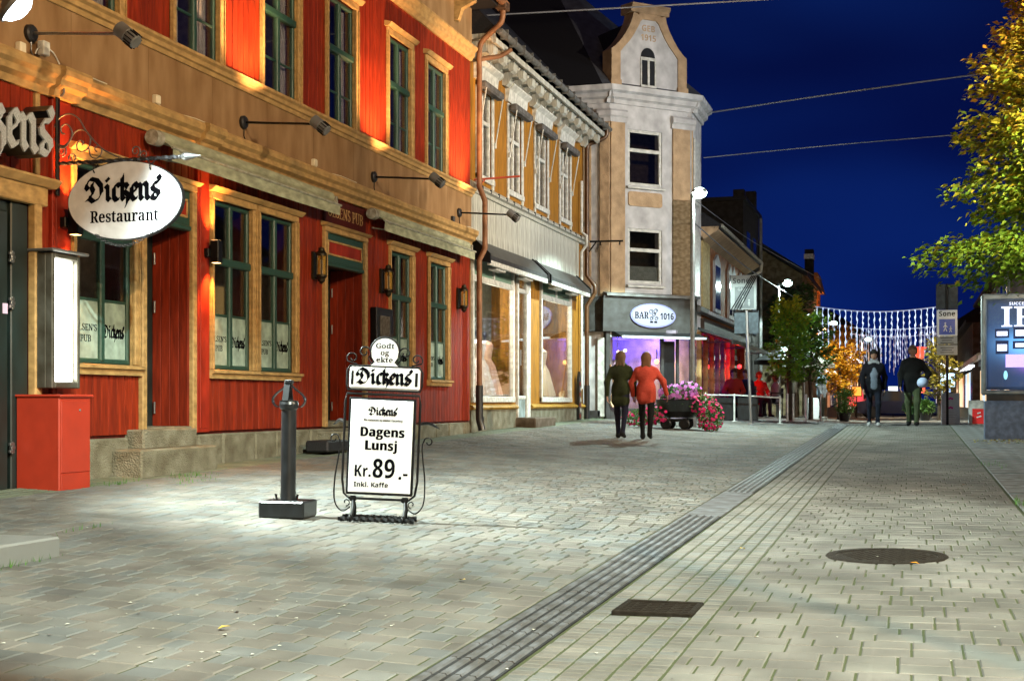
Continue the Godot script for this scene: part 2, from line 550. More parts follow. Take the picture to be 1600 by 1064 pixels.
func red_house() -> void:
	var H := thing("red_wooden_house", "two-storey red wooden corner pub with tan fascia, green sash windows and dark carved door panel", "building", P(WALL, 0.4, 15))
	var X := WALL
	var B := X - 0.024
	var up := [[10.1, 11.06], [12.07, 12.97], [14.01, 14.9], [15.8, 16.66], [17.88, 18.75], [19.46, 20.29]]
	var low := [[10.38, 11.31], [12.85, 13.73], [13.92, 14.82], [17.95, 18.8], [19.58, 20.41]]
	var doors := [[8.6, 9.73, 0.3, 2.78], [11.5, 12.37, 0.8, 3.27], [15.72, 16.95, 0.8, 3.27]]
	var holes := []
	for w in up: holes.append([w[0], w[1], 4.59, 6.35])
	for w in low: holes.append([w[0], w[1], 1.45, 3.27])
	holes.append_array(doors)
	var wl := MB.new()
	holed_wall(wl, B - 0.3, B, 4.0, 21.62, 0.3, 7.75, holes)
	wl.b(-14.0, B - 0.3, 0.3, 7.75, 21.4, 21.62)
	wl.b(-14.0, B - 0.3, 0.3, 7.75, 4.0, 4.2)
	wl.b(-14.2, -14.0, 0.3, 7.75, 4.0, 21.62)
	var wn := part(H, "wall", wl, M.red_dark)
	var rm := MB.new()   # rooms behind the windows
	rm.b(-10.2, -10.0, 0.7, 7.7, 4.2, 21.4)
	rm.b(-10.0, B - 0.3, 0.6, 0.8, 4.2, 21.4)
	rm.b(-10.0, B - 0.3, 3.6, 4.4, 4.2, 21.4)
	rm.b(-10.0, B - 0.3, 7.4, 7.6, 4.2, 21.4)
	for s in [11.45, 15.4, 17.4, 19.2]: rm.b(-10.0, B - 0.34, 0.8, 7.4, s, s + 0.1)
	part(H, "interior", rm, M.dark_room)
	# stone plinth, block by block
	var s := 4.0
	while s < 21.5:
		var w := rng.randf_range(0.45, 0.95)
		var e := minf(s + w, 21.55)
		if s < 9.86 and e > 8.6: e = 9.87
		if s > 9.86 or e < 8.5:
			var q := MB.new()
			q.rbox(P(X - 0.1 + rng.randf_range(-0.006, 0.012), 0.46, (s + e) / 2), Vector3(0.22, 0.6, e - s - 0.012), 0.02)
			part(H, "plinth_stone", q, M.stone)
		s = e
	var pb := MB.new()
	pb.b(X - 0.4, X - 0.12, 0.1, 0.79, 9.85, 21.6)
	part(H, "plinth_core", pb, M.stone)
	# cladding
	var ob := []
	for w in up: ob.append([w[0] - 0.06, w[1] + 0.06, 4.4, 6.42])
	for w in [[10.38, 11.31], [12.85, 14.82], [17.95, 18.8], [19.58, 20.41]]: ob.append([w[0] - 0.06, w[1] + 0.06, 1.4, 3.33])
	for d in doors: ob.append([d[0] - 0.06, d[1] + 0.06, 0.0, d[3] + 0.06])
	ob.append([10.02, 10.29, 0, 4]); ob.append([12.47, 12.76, 0, 4]); ob.append([15.64, 17.02, 3.35, 3.73])
	var reds := [M.red_paint, M.red_paint2, M.red_paint3]
	boards(H, X, 8.45, 21.58, 0.79, 3.76, ob, 0.13, reds)
	boards(H, X, 9.0, 21.58, 4.72, 6.9, ob, 0.13, reds)
	for p in [[10.02, 10.29], [12.49, 12.74]]:
		var q := MB.new()
		q.rbox(P(X - 0.005, 2.27, (p[0] + p[1]) / 2), Vector3(0.07, 2.98, p[1] - p[0]), 0.006)
		q.rbox(P(X + 0.012, 2.27, (p[0] + p[1]) / 2), Vector3(0.05, 2.9, p[1] - p[0] - 0.09), 0.006)
		part(H, "pilaster", q, M.red_plain)
	# mouldings
	var low_prof := func(dx: float) -> Array: return [Vector2(X - 0.02, 3.74), Vector2(X + 0.03 + dx, 3.74), Vector2(X + 0.045 + dx, 3.8), Vector2(X + 0.1 + dx, 3.83), Vector2(X + 0.11 + dx, 3.88), Vector2(X + 0.15 + dx, 3.91), Vector2(X + 0.16 + dx, 3.955), Vector2(X + 0.15 + dx, 3.985), Vector2(X - 0.02, 4.03)]
	var lm := MB.new()
	lm.along(low_prof.call(0.0), 4.0, 21.6)
	var lmo := part(H, "cornice_moulding", lm, M.tan)
	for p in [[9.96, 10.35], [12.43, 12.8]]:
		var q := MB.new()
		q.along(low_prof.call(0.055), p[0], p[1])
		part(lmo, "pilaster_capital", q, M.tan)
	s = 4.0
	while s < 21.6:
		var e := minf(s + 1.26, 21.6)
		var q := MB.new()
		q.b(X - 0.02, X + 0.022, 4.0, 4.62, s + 0.002, e - 0.002)
		part(H, "fascia_panel", q, M.tan_fascia)
		s = e
	var um := MB.new()
	um.along([Vector2(X - 0.02, 4.56), Vector2(X + 0.04, 4.56), Vector2(X + 0.055, 4.6), Vector2(X + 0.08, 4.61), Vector2(X + 0.09, 4.65), Vector2(X + 0.12, 4.67), Vector2(X + 0.12, 4.7), Vector2(X - 0.02, 4.74)], 4.0, 21.6)
	part(H, "sill_moulding", um, M.tan)
	var em := MB.new()
	em.along([Vector2(X - 0.02, 6.86), Vector2(X + 0.03, 6.86), Vector2(X + 0.05, 6.9), Vector2(X + 0.08, 6.93), Vector2(X + 0.1, 7.0), Vector2(X + 0.14, 7.05), Vector2(X + 0.14, 7.08), Vector2(X - 0.02, 7.1)], 4.0, 21.6)
	part(H, "eaves_moulding", em, M.tan)
	var fr := MB.new()
	fr.b(X - 0.02, X + 0.03, 7.08, 7.75, 4.0, 21.6)
	part(H, "frieze_board", fr, M.tan_fascia)
	for i in 13:
		var q := MB.new()
		q.ext(PackedVector2Array([Vector2(X + 0.03, 7.3), Vector2(X + 0.1, 7.32), Vector2(X + 0.16, 7.5), Vector2(X + 0.38, 7.6), Vector2(X + 0.38, 7.74), Vector2(X + 0.03, 7.74)]), 0.12, Transform3D(Basis(), P(0, 0, 5.2 + i * 1.3)))
		part(H, "eaves_bracket", q, M.tan)
	var rf := MB.new()
	rf.along([Vector2(X + 0.5, 7.75), Vector2(X + 0.5, 7.86), Vector2(-10.6, 10.4), Vector2(-14.6, 7.86), Vector2(-14.6, 7.75)], 3.8, 21.66)
	var rfo := part(H, "roof", rf, M.roof)
	var gt := MB.new()
	var gp := []
	for i in 9: gp.append(Vector2(X + 0.58 - 0.075 * cos(PI * i / 8), 7.84 - 0.075 * sin(PI * i / 8)))
	gt.along(gp, 3.9, 21.75)
	part(rfo, "gutter", gt, M.copper_pipe)
	# upper windows
	for w in up:
		var wn2 := window(H, X, w[0], w[1], 4.72, 6.35, {"transom": 5.68, "muntins": [5.13], "sill": false})
		var q := MB.new()
		for e in [[w[0] + 0.03, w[0] + 0.3], [w[1] - 0.22, w[1] - 0.03]]:
			for i in 5:
				var a: float = lerpf(e[0], e[1], i / 5.0)
				q.b(X - 0.15 + 0.012 * (i % 2), X - 0.135 + 0.012 * (i % 2), 4.72, 6.3, a, a + (e[1] - e[0]) / 5.0)
		part(wn2, "curtain", q, M.curtain)
	for w in low:
		window(H, X, w[0], w[1], 1.45, 3.27, {"transom": 2.62, "muntins": [2.04], "film": true, "cap": true, "trim": 0.075})
	# doors
	door_left(H, X)
	deep_door(H, X, 11.5, 12.37, 0.84, 2.91, 0.42)
	deep_door(H, X, 15.72, 16.95, 0.84, 2.89, 0.47)
	var cp := MB.new()
	cp.rbox(P(X + 0.0, 3.55, 16.33), Vector3(0.05, 0.34, 1.36), 0.01)
	var cpo := part(H, "carved_panel", cp, M.red_dark)
	put_text(cpo, "lettering", "OLSENS PUB", 0.2, P(X + 0.027, 3.55, 16.33), TO_STREET, M.tan, false, "Droid Serif", 0.95)

func door_left(H: Node3D, X: float) -> void:
	var f := MB.new()
	f.rbox(P(X + 0.03, 1.6, 9.78), Vector3(0.08, 2.5, 0.1), 0.01)
	f.rbox(P(X + 0.03, 2.85, 9.2), Vector3(0.09, 0.16, 1.4), 0.01)
	f.along([Vector2(X, 2.93), Vector2(X + 0.1, 2.93), Vector2(X + 0.16, 2.98), Vector2(X + 0.16, 3.0), Vector2(X, 3.03)], 8.3, 9.98)
	f.rbox(P(X + 0.015, 3.38, 9.815), Vector3(0.05, 0.7, 0.06), 0.01)
	var d := part(H, "green_double_door", f, M.tan)
	var l := MB.new()
	l.rbox(P(X - 0.04, 1.55, 9.6), Vector3(0.1, 2.42, 0.22), 0.01)
	l.b(X - 0.08, X - 0.03, 2.62, 2.76, 8.4, 9.73)
	part(d, "door_frame", l, M.dark_green)
	var le := MB.new()
	le.rbox(P(X - 0.03, 1.5, 9.02), Vector3(0.06, 2.36, 0.88), 0.01)
	for y in [0.55, 1.6]:
		le.rbox(P(X + 0.003, y + 0.45, 9.02), Vector3(0.02, 0.85, 0.6), 0.01)
	part(d, "door_leaf", le, M.dark_green)
	for y in [0.72, 1.92, 2.3]:
		var h := MB.new()
		for k in 3: h.rbox(P(X + 0.025, y + (k - 1) * 0.03, 9.475 + (0.01 if k == 1 else 0.0)), Vector3(0.025, 0.028, 0.055), 0.004)
		h.tube([P(X + 0.03, y - 0.05, 9.475), P(X + 0.03, y + 0.05, 9.475)], 0.009, 8)
		part(d, "hinge", h, M.steel)
	var st := MB.new()
	st.rbox(P(X + 0.003, 1.87, 9.42), Vector3(0.006, 0.085, 0.06), 0.001)
	part(d, "notice_sticker", st, mt("sticker", Color(0.6, 0.45, 0.62), 0.5, 0, ""))

func deep_door(H: Node3D, X: float, s0: float, s1: float, y0: float, y1: float, dp: float) -> void:
	var f := MB.new()
	var yt := 3.27
	f.rbox(P(X + 0.02, (y0 + yt) / 2 - 0.03, s0 - 0.04), Vector3(0.06, yt - y0 + 0.06, 0.08), 0.01)
	f.rbox(P(X + 0.02, (y0 + yt) / 2 - 0.03, s1 + 0.04), Vector3(0.06, yt - y0 + 0.06, 0.08), 0.01)
	f.rbox(P(X + 0.023, yt + 0.035, (s0 + s1) / 2), Vector3(0.066, 0.07, s1 - s0 + 0.16), 0.01)
	f.along([Vector2(X, yt + 0.07), Vector2(X + 0.07, yt + 0.07), Vector2(X + 0.11, yt + 0.1), Vector2(X, yt + 0.13)], s0 - 0.12, s1 + 0.12)
	var d := part(H, "door", f, M.tan)
	var t := MB.new()
	t.rbox(P(X - 0.02, (y1 + yt) / 2, (s0 + s1) / 2), Vector3(0.06, yt - y1, s1 - s0), 0.01)
	t.rbox(P(X - 0.02, y1 - 0.02, (s0 + s1) / 2), Vector3(0.1, 0.05, s1 - s0), 0.01)
	part(d, "transom_panel", t, M.green)
	var fr := MB.new()
	var c := (y1 + yt) / 2
	for q in [[-1, 0], [1, 0]]:
		fr.rbox(P(X + 0.015, c + q[0] * 0.085, (s0 + s1) / 2), Vector3(0.022, 0.026, s1 - s0 - 0.12), 0.006)
		fr.rbox(P(X + 0.015, c, (s0 + s1) / 2 + q[0] * (s1 - s0 - 0.146) / 2), Vector3(0.0225, 0.15, 0.026), 0.006)
	part(d, "panel_frame", fr, M.tan)
	var rp := MB.new()
	rp.b(X + 0.008, X + 0.014, c - 0.075, c + 0.075, s0 + 0.08, s1 - 0.08)
	part(d, "panel_field", rp, M.red_plain)
	# planked jambs
	var n := 4
	for i in n:
		var x0 := X - 0.01 - dp * (i + 1) / n
		var q := MB.new()
		q.rbox(P(x0 + dp / n / 2, (y0 + y1) / 2, s1 + 0.005), Vector3(dp / n - 0.004, y1 - y0, 0.03), 0.004)
		part(d, "jamb_plank", q, M.red_paint2)
		q = MB.new()
		q.rbox(P(x0 + dp / n / 2, (y0 + y1) / 2, s0 - 0.005), Vector3(dp / n - 0.004, y1 - y0, 0.03), 0.004)
		part(d, "jamb_plank", q, M.red_paint2)
	var le := MB.new()
	le.b(X - dp - 0.06, X - dp - 0.01, y0, y1, s0, s1)
	le.rbox(P(X - dp, y0 + 0.45, (s0 + s1) / 2), Vector3(0.03, 0.7, (s1 - s0) * 0.7), 0.01)
	le.b(X - dp - 0.01, X - 0.01, y1, y1 + 0.03, s0 - 0.02, s1 + 0.02)
	part(d, "door_leaf", le, M.dark_green)
	for y in [y0 + 0.2, y0 + 1.25, y0 + 1.75]:
		var h := MB.new()
		h.tube([P(X - dp + 0.03, y - 0.06, s1 - 0.03), P(X - dp + 0.03, y + 0.06, s1 - 0.03)], 0.012, 8)
		part(d, "hinge", h, M.steel)
	var hd := MB.new()
	hd.tube([P(X - dp, y0 + 0.95, s0 + 0.12), P(X - dp + 0.06, y0 + 0.95, s0 + 0.12), P(X - dp + 0.06, y0 + 0.95, s0 + 0.24)], 0.012, 8)
	part(d, "handle", hd, M.steel)
	var th := MB.new()
	th.rbox(P(X - dp / 2 - 0.02, y0 - 0.03, (s0 + s1) / 2), Vector3(dp + 0.1, 0.08, s1 - s0 + 0.1), 0.012)
	part(d, "threshold", th, M.stone)

func ground_all() -> void:
	mt("bed", Color(0.075, 0.085, 0.04), 0.95, 0, "grain", Vector3(3, 3, 3))
	mt("asphalt", Color(0.06, 0.06, 0.06), 0.9, 0, "grain", Vector3(1, 1, 1))
	for_pavers(mt("paver_many", Color(1, 1, 1), 0.8, 0, "fine", Vector3(3, 3, 3), true, 0.5))
	mt("far_paving", Color(0.2, 0.2, 0.19), 0.85, 0, "stain", Vector3(0.6, 0.6, 0.6))
	var g := MB.new()
	var ss := [-20.0, -6.0, 4.0, 20.0, 34.9, 50.0, 90.0, 160.0, 300.0]
	var xs := [-80.0, -20.0, -9.0, -1.5, 0.87, 12.0, 80.0]
	for i in ss.size() - 1:
		for j in xs.size() - 1:
			g.quad(P(xs[j], gy(xs[j], ss[i]) - 0.05, ss[i]), P(xs[j + 1], gy(xs[j + 1], ss[i]) - 0.05, ss[i]), P(xs[j + 1], gy(xs[j + 1], ss[i + 1]) - 0.05, ss[i + 1]), P(xs[j], gy(xs[j], ss[i + 1]) - 0.05, ss[i + 1]))
	single("ground", "dark ground beneath the paving", "ground", g, M.asphalt, P(0, 0, 0), "", "structure")
	var f := MB.new()
	for k in 12:
		var a := 35.0 + k * 10.0
		for e in [[-9.0, -1.5], [-1.5, 12.0]]:
			f.quad(P(e[0], gy(e[0], a), a), P(e[1], gy(e[1], a), a), P(e[1], gy(e[1], a + 10), a + 10), P(e[0], gy(e[0], a + 10), a + 10))
	single("far_street", "far pedestrian street beyond the drain channel", "street", f, M.far_paving, P(0, 0.5, 35), "", "structure")
	# bed of moss and sand that shows in the joints
	var bd := MB.new()
	var bx := [-7.3, -5.0, -3.0, -1.5, 0.87]
	var st := -4.0
	while st < 35.0:
		var en := minf(st + 3.0, 35.0)
		for j in 4:
			bd.quad(P(bx[j], gy(bx[j], st) - 0.0055, st), P(bx[j + 1], gy(bx[j + 1], st) - 0.0055, st), P(bx[j + 1], gy(bx[j + 1], en) - 0.0055, en), P(bx[j], gy(bx[j], en) - 0.0055, en))
		st = en
	var pv := single("pavement", "grey and brown concrete brick paving with mossy joints across the pedestrian street", "pavement", bd, M.bed, P(-3, 0.05, 5), "", "structure")
	# one brick after another; the nearest are parts
	var tones := [Color(0.285, 0.285, 0.262), Color(0.27, 0.28, 0.268), Color(0.295, 0.275, 0.24), Color(0.285, 0.262, 0.23), Color(0.305, 0.288, 0.25), Color(0.265, 0.255, 0.235)]
	var tm := []
	for i in 6: tm.append(for_pavers(mt("paver%d" % i, tones[i], 0.8, 0, "fine", Vector3(3, 3, 3), false, 0.5)))
	var unit := {}
	for L in [0.1, 0.2, 0.09, 0.165]:
		var q := MB.new()
		brick(q, Vector3(0, 0, 0), Vector3(1, 0, 0), Vector3(0, 0, -1), L - 0.0075, 0.158 - 0.003)
		unit[L] = q.mesh()
	var many := MB.new()
	var count := 0
	var wear := FastNoiseLite.new()
	wear.frequency = 0.6
	wear.fractal_octaves = 3
	wear.seed = 4
	for zone in [[-6.75, -1.805, 0], [-0.9, 0.86, 1]]:
		var row := 0
		var s := -0.6
		while s < 34.9:
			var x: float = zone[0] + [0.0, 0.06, 0.13][row % 3]
			x = zone[0]
			var first := true
			var alt := rng.randf() < 0.5
			var wave := 0.006 * sin(s * 2.1)
			while x < zone[1] - 0.02:
				var L: float = 0.2 if rng.randf() < 0.62 else 0.1
				var grey := false
				if zone[2] == 0:
					grey = alt
					L = (0.09 if rng.randf() < 0.5 else 0.165) if alt else 0.165
					alt = not alt
				if first: L = [0.1, 0.2, 0.15, 0.05][(row * 3) % 4]; first = false
				L = minf(L, zone[1] - x)
				if zone[1] - x - L < 0.04: L = zone[1] - x
				var c := Vector2(x + L / 2, s + 0.079)
				var blot := 0.9 + 0.22 * wear.get_noise_2d(c.x, c.y)
				var ti: int = (rng.randi() % 2 if grey else [2, 3, 3, 4][rng.randi() % 4]) if rng.randf() < 0.88 else rng.randi() % 6
				if zone[2] == 1: ti = [2, 4, 3, 3][rng.randi() % 4]  # right zone only brown tones: warm lamplight put into the brick colour
				var dy := rng.randf_range(-0.0022, 0.0022)
				var tl := Vector3(1, rng.randf_range(-0.008, 0.008), 0).normalized()
				var y := gy(c.x, c.y) + dy
				var vis := s > 4.35 and absf(c.x + 1.25) < 2.6 and s < 6.4 and c.x + s * 0.55 > -1.35 + 0.0 and c.x < s * 0.72 - 2.9
				if vis and count < 290 and unit.has(L):
					inst(pv, "paver", unit[L], tm[ti], Transform3D(Basis(Vector3(1, (gy(c.x + 0.1, c.y) - gy(c.x, c.y)) * 10 + tl.y, 0), Vector3.UP, Vector3(0, -0.016, 1)), P(c.x, y, c.y + wave)))
					count += 1
				else:
					var t: Color = tones[ti]
					var k := rng.randf_range(0.92, 1.06) * blot
					many.col = Color(t.r * k, t.g * k, t.b * k)
					brick(many, P(c.x, y, c.y + wave), Vector3(1, (gy(c.x + 0.1, c.y) - gy(c.x, c.y)) * 10 + tl.y, 0), Vector3(0, 0.016, -1), L - rng.randf_range(0.005, 0.01), 0.158 - 0.003)
				x += L
			s += 0.158
			row += 1
	# six columns of narrow bricks right of the tactile strip, and setts along the house wall
	for i in 6:
		var s := -0.5
		while s < 34.9:
			var t: Color = tones[[0, 4, 2][rng.randi() % 3]]
			var k := rng.randf_range(0.85, 1.05)
			many.col = Color(t.r * k, t.g * k, t.b * k)
			var x := -1.49 + 0.098 * (i + 0.5)
			if not (absf(s + 0.03 - 6.52) < 0.21 and x > -1.39 and x < -0.99):
				brick(many, P(x, gy(x, s + 0.03) + rng.randf_range(-0.002, 0.002), s + 0.03), Vector3(1, 0.0, 0), Vector3(0, 0.016, -1), 0.088, 0.063)
			s += 0.068
	for i in 4:
		var s := 3.0
		while s < 34.9:
			var t: Color = tones[rng.randi() % 2]
			many.col = Color(t.r * 0.9, t.g * 1.02, t.b * 0.8)
			var x := -7.14 + 0.1 * (i + 0.5)
			brick(many, P(x, gy(x, s + 0.08), s + 0.08), Vector3(1, -0.045, 0), Vector3(0, 0.016, -1), 0.088, 0.155)
			s += 0.163
	var pf := part(pv, "paver_field", many, M.paver_many)
	tag(pf, "", "", "", "stuff")
	# tactile strip
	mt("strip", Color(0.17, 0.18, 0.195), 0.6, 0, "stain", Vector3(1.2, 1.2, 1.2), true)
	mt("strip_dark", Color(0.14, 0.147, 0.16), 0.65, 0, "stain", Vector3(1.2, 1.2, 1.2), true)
	var ts := thing("tactile_strip", "ribbed grey tactile guide strip running up the middle of the street", "tactile strip", P(-1.65, 0.05, 6))
	ts.set_meta("kind", "structure")
	var tile := MB.new()
	var hw := 0.148
	tile.col = Color(0.3, 0.3, 0.3)
	tile.box(Vector3(0, -0.006, 0), Vector3(2 * hw, 0.012, 0.294))
	tile.col = Color.WHITE
	for i in 5:
		var x := -hw + 0.0592 * (i + 0.5)
		tile.ext(PackedVector2Array([Vector2(x - 0.018, 0), Vector2(x - 0.012, 0.008), Vector2(x + 0.012, 0.008), Vector2(x + 0.018, 0)]), 0.286, Transform3D(Basis(), Vector3(0, 0, -0.143)))
	var tme := tile.mesh()
	var flat := MB.new()
	flat.rbox(Vector3(0, -0.006, 0), Vector3(2 * hw, 0.016, 0.292), 0.003)
	var fme := flat.mesh()
	for i in 119:
		var s := -0.4 + i * 0.298
		var plain := s > 11.2 and s < 13.4
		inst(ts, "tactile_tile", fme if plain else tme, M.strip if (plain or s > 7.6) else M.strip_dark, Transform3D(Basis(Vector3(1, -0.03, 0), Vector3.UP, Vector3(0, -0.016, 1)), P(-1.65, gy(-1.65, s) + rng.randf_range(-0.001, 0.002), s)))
	# granite edge and slabs of the side pavement on the right
	mt("slab", Color(0.24, 0.245, 0.25), 0.8, 0, "stain", Vector3(1.1, 1.1, 1.1), false, 0.5)
	mt("slab_band", Color(0.13, 0.15, 0.16), 0.75, 0, "stain", Vector3(1.1, 1.1, 1.1), false, 0.5)
	var sb := MB.new()
	sb.quad(P(0.87, gy(0.87, 2) - 0.012, 2), P(14, gy(14, 2) - 0.012, 2), P(14, gy(14, 35) - 0.012, 35), P(0.87, gy(0.87, 35) - 0.012, 35))
	var sp := single("side_pavement", "smooth grey slab pavement right of the brick paving, under the tree", "pavement", sb, M.bed, P(3, 0.2, 15), "", "structure")
	var far_slabs := MB.new()
	var n := 0
	var s2 := 5.0
	var r := 0
	while s2 < 34.6:
		var band := r % 5 == 4
		var dep := 0.16 if band else 0.68
		var x := 0.885 - (0.3 if r % 2 == 1 else 0.0)
		while x < 9.0:
			var a := maxf(x, 0.885)
			var bw := x + 0.85 - a
			var ce := P(a + bw / 2, gy(a + bw / 2, s2 + dep / 2) + 0.002, s2 + dep / 2)
			var si := Vector3(bw - 0.008, 0.03, dep - 0.008)
			if a < 2.6 and s2 > 10 and s2 < 26:
				var q := MB.new()
				q.rbox(ce - Vector3(0, 0.015, 0), si, 0.004, Basis(Vector3(1, 0.015, 0), Vector3.UP, Vector3(0, -0.016, 1)))
				part(sp, "paving_slab", q, M.slab_band if band else M.slab)
				n += 1
			else:
				far_slabs.rbox(ce - Vector3(0, 0.015, 0), si, 0.004, Basis(Vector3(1, 0.015, 0), Vector3.UP, Vector3(0, -0.016, 1)))
			x += 0.85
		s2 += dep
		r += 1
	tag(part(sp, "slab_field", far_slabs, M.slab), "", "", "", "stuff")
	# drain channel across the street
	var dc := MB.new()
	for i in 5:
		var x0 := -5.0 + i * 1.4
		dc.box(P(x0 + 0.7, gy(x0 + 0.7, 34.1) - 0.004, 34.1), Vector3(1.4, 0.02, 0.22), Basis(Vector3(1, -0.03 if x0 < -1.5 else 0.015, 0), Vector3.UP, Vector3(0, 0, 1)))
	var dco := single("drain_channel", "slotted iron drain channel crossing the street behind the walking men", "drain", dc, M.black_iron, P(-1.5, 0.5, 34.1))
	var dl := MB.new()
	for i in 46:
		var x := -4.6 + i * 0.15
		dl.rbox(P(x, gy(x, 34.1) + 0.008, 34.1), Vector3(0.06, 0.008, 0.16), 0.003)
	part(dco, "grating_bars", dl, M.zinc)
	# manhole and gully
	var mh := thing("manhole_cover", "round rusty iron manhole cover in the bricks tinted brown at right", "manhole cover", P(-0.15, gy(-0.15, 8.7), 8.7))
	mt("rust_iron", Color(0.055, 0.045, 0.035), 0.7, 0.3, "stain", Vector3(4, 4, 4), false, 2.0)
	var tilt := Basis(Vector3(1, 0.015, 0), Vector3.UP, Vector3(0, -0.016, 1))
	var q := MB.new()
	q.lathe([Vector2(0.31, -0.01), Vector2(0.31, 0.006), Vector2(0.365, 0.007), Vector2(0.372, 0.0), Vector2(0.372, -0.02)], 40, Transform3D(tilt, org[mh] + Vector3(0, 0.002, 0)))
	part(mh, "iron_frame", q, M.rust_iron)
	q = MB.new()
	q.lathe([Vector2(0.303, -0.02), Vector2(0.303, 0.003), Vector2(0.285, 0.006), Vector2(0.28, 0.003), Vector2(0.0001, 0.003)], 40, Transform3D(tilt, org[mh] + Vector3(0, 0.001, 0)))
	for i in range(-5, 6):
		for j in range(-5, 6):
			if i * i + j * j < 27:
				q.rbox(org[mh] + tilt * Vector3(i * 0.05 + (0.025 if j % 2 else 0.0), 0.005, j * 0.05), Vector3(0.028, 0.008, 0.02), 0.003)
	part(mh, "cover_plate", q, M.rust_iron)
	var gl := thing("drain_grate", "square iron drain grate set in the narrow bricks beside the guide strip", "drain grate", P(-1.19, gy(-1.19, 6.52), 6.52))
	q = MB.new()
	for e in [[-1, 0], [1, 0], [0, -1], [0, 1]]:
		q.rbox(org[gl] + Vector3(e[0] * 0.18, -0.002, e[1] * 0.18), Vector3(0.03 if e[0] else 0.39, 0.03, 0.03 if e[1] else 0.33), 0.005)
	part(gl, "iron_frame", q, M.rust_iron)
	q = MB.new()
	q.box(org[gl] + Vector3(0, -0.05, 0), Vector3(0.34, 0.01, 0.34))
	part(gl, "gully_bottom", q, mt("pit", Color(0.01, 0.009, 0.008), 0.9, 0, ""))
	q = MB.new()
	for i in 6:
		q.rbox(org[gl] + Vector3(0, -0.004, -0.14 + i * 0.056), Vector3(0.33, 0.02, 0.022), 0.004)
	for i in 5:
		q.rbox(org[gl] + Vector3(-0.13 + i * 0.065, -0.004, 0), Vector3(0.016, 0.018, 0.33), 0.004)
	part(gl, "grate_bars", q, M.rust_iron)

func brick(m: MB, ce: Vector3, ax: Vector3, as_: Vector3, L: float, W: float) -> void:   # top with worn edges and four short sides
	var e := 0.006
	var a := ax * (L / 2); var b := as_ * (W / 2)
	var ai := ax * (L / 2 - e); var bi := as_ * (W / 2 - e)
	var lo := Vector3(0, -0.006, 0)
	m.quad(ce - ai - bi, ce + ai - bi, ce + ai + bi, ce - ai + bi)
	m.quad(ce - a - b + lo, ce + a - b + lo, ce + ai - bi, ce - ai - bi)
	m.quad(ce + a - b + lo, ce + a + b + lo, ce + ai + bi, ce + ai - bi)
	m.quad(ce + a + b + lo, ce - a + b + lo, ce - ai + bi, ce + ai + bi)
	m.quad(ce - a + b + lo, ce - a - b + lo, ce - ai - bi, ce - ai + bi)

func for_pavers(m: StandardMaterial3D) -> StandardMaterial3D:   # wear and stains that run across many bricks
	m.detail_enabled = true
	m.detail_blend_mode = BaseMaterial3D.BLEND_MODE_MUL
	m.detail_albedo = noise_tex["cloud"]
	m.detail_uv_layer = BaseMaterial3D.DETAIL_UV_2
	m.uv2_triplanar = true
	m.uv2_world_triplanar = true
	m.uv2_scale = Vector3(0.22, 0.22, 0.22)
	return m

func lbox(par: Node3D, called: String, ce: Vector3, si: Vector3, r: float, m: Material) -> MeshInstance3D:
	var q := MB.new()
	q.rbox(ce, si, r)
	return part(par, called, q, m)

func arm_lamp(s: float, label: String, on := true) -> void:
	var t := thing("arm_spotlight", label, "wall lamp", P(WALL + 0.02, 4.2, s), "spotlights on arms along the fascia")
	var q := MB.new()
	var rx := Basis(Vector3(0, -1, 0), Vector3(1, 0, 0), Vector3(0, 0, 1))
	q.lathe([Vector2(0.001, 0), Vector2(0.075, 0), Vector2(0.075, 0.035), Vector2(0.06, 0.05), Vector2(0.001, 0.05)], 18, Transform3D(rx, P(WALL + 0.02, 4.21, s)))
	part(t, "wall_plate", q, M.iron_grey)
	q = MB.new()
	q.tube([P(WALL + 0.06, 4.21, s), P(WALL + 0.82, 4.15, s + 0.01), P(WALL + 0.9, 4.14, s + 0.01)], 0.014, 8)
	q.tube([P(WALL + 0.05, 4.18, s - 0.01), P(WALL + 0.045, 4.06, s - 0.005), P(WALL + 0.04, 4.03, s + 0.03)], 0.006, 6)
	part(t, "arm", q, M.black_iron if s > 10 else M.steel)
	var hc := P(WALL + 0.97, 4.12, s + 0.01)
	var ax := Vector3(-0.78, 0.62, 0).normalized()
	var bs := Basis(Vector3(ax.y, -ax.x, 0), ax, Vector3(0, 0, 1))
	q = MB.new()
	q.lathe([Vector2(0.001, -0.1), Vector2(0.052, -0.1), Vector2(0.06, -0.09), Vector2(0.06, 0.0), Vector2(0.066, 0.005), Vector2(0.066, 0.11), Vector2(0.058, 0.115), Vector2(0.056, 0.1), Vector2(0.001, 0.1)], 20, Transform3D(bs, hc))
	var hd := part(t, "lamp_head", q, mt("lamp_grey", Color(0.12, 0.125, 0.13), 0.45, 0.2, "") if s > 10 else M.zinc)
	q = MB.new()
	for i in 12:
		var a := TAU * i / 12
		q.box(hc + bs * Vector3(cos(a) * 0.062, -0.05, sin(a) * 0.062), Vector3(0.016, 0.085, 0.007), bs * Basis(Vector3.UP, -a))
	part(hd, "cooling_fins", q, M.black_iron)
	q = MB.new()
	q.lathe([Vector2(0.001, 0.103), Vector2(0.05, 0.103)], 16, Transform3D(bs, hc))
	part(hd, "lamp_lens", q, glow("warm_lens", Color(1, 0.85, 0.65), 4.0))
	if on:
		spot(t, hc + ax * 0.13, P(WALL, 5.75, s + 0.05), Color(1, 0.76, 0.52), 17.0, 37, 0.8, 0.04)

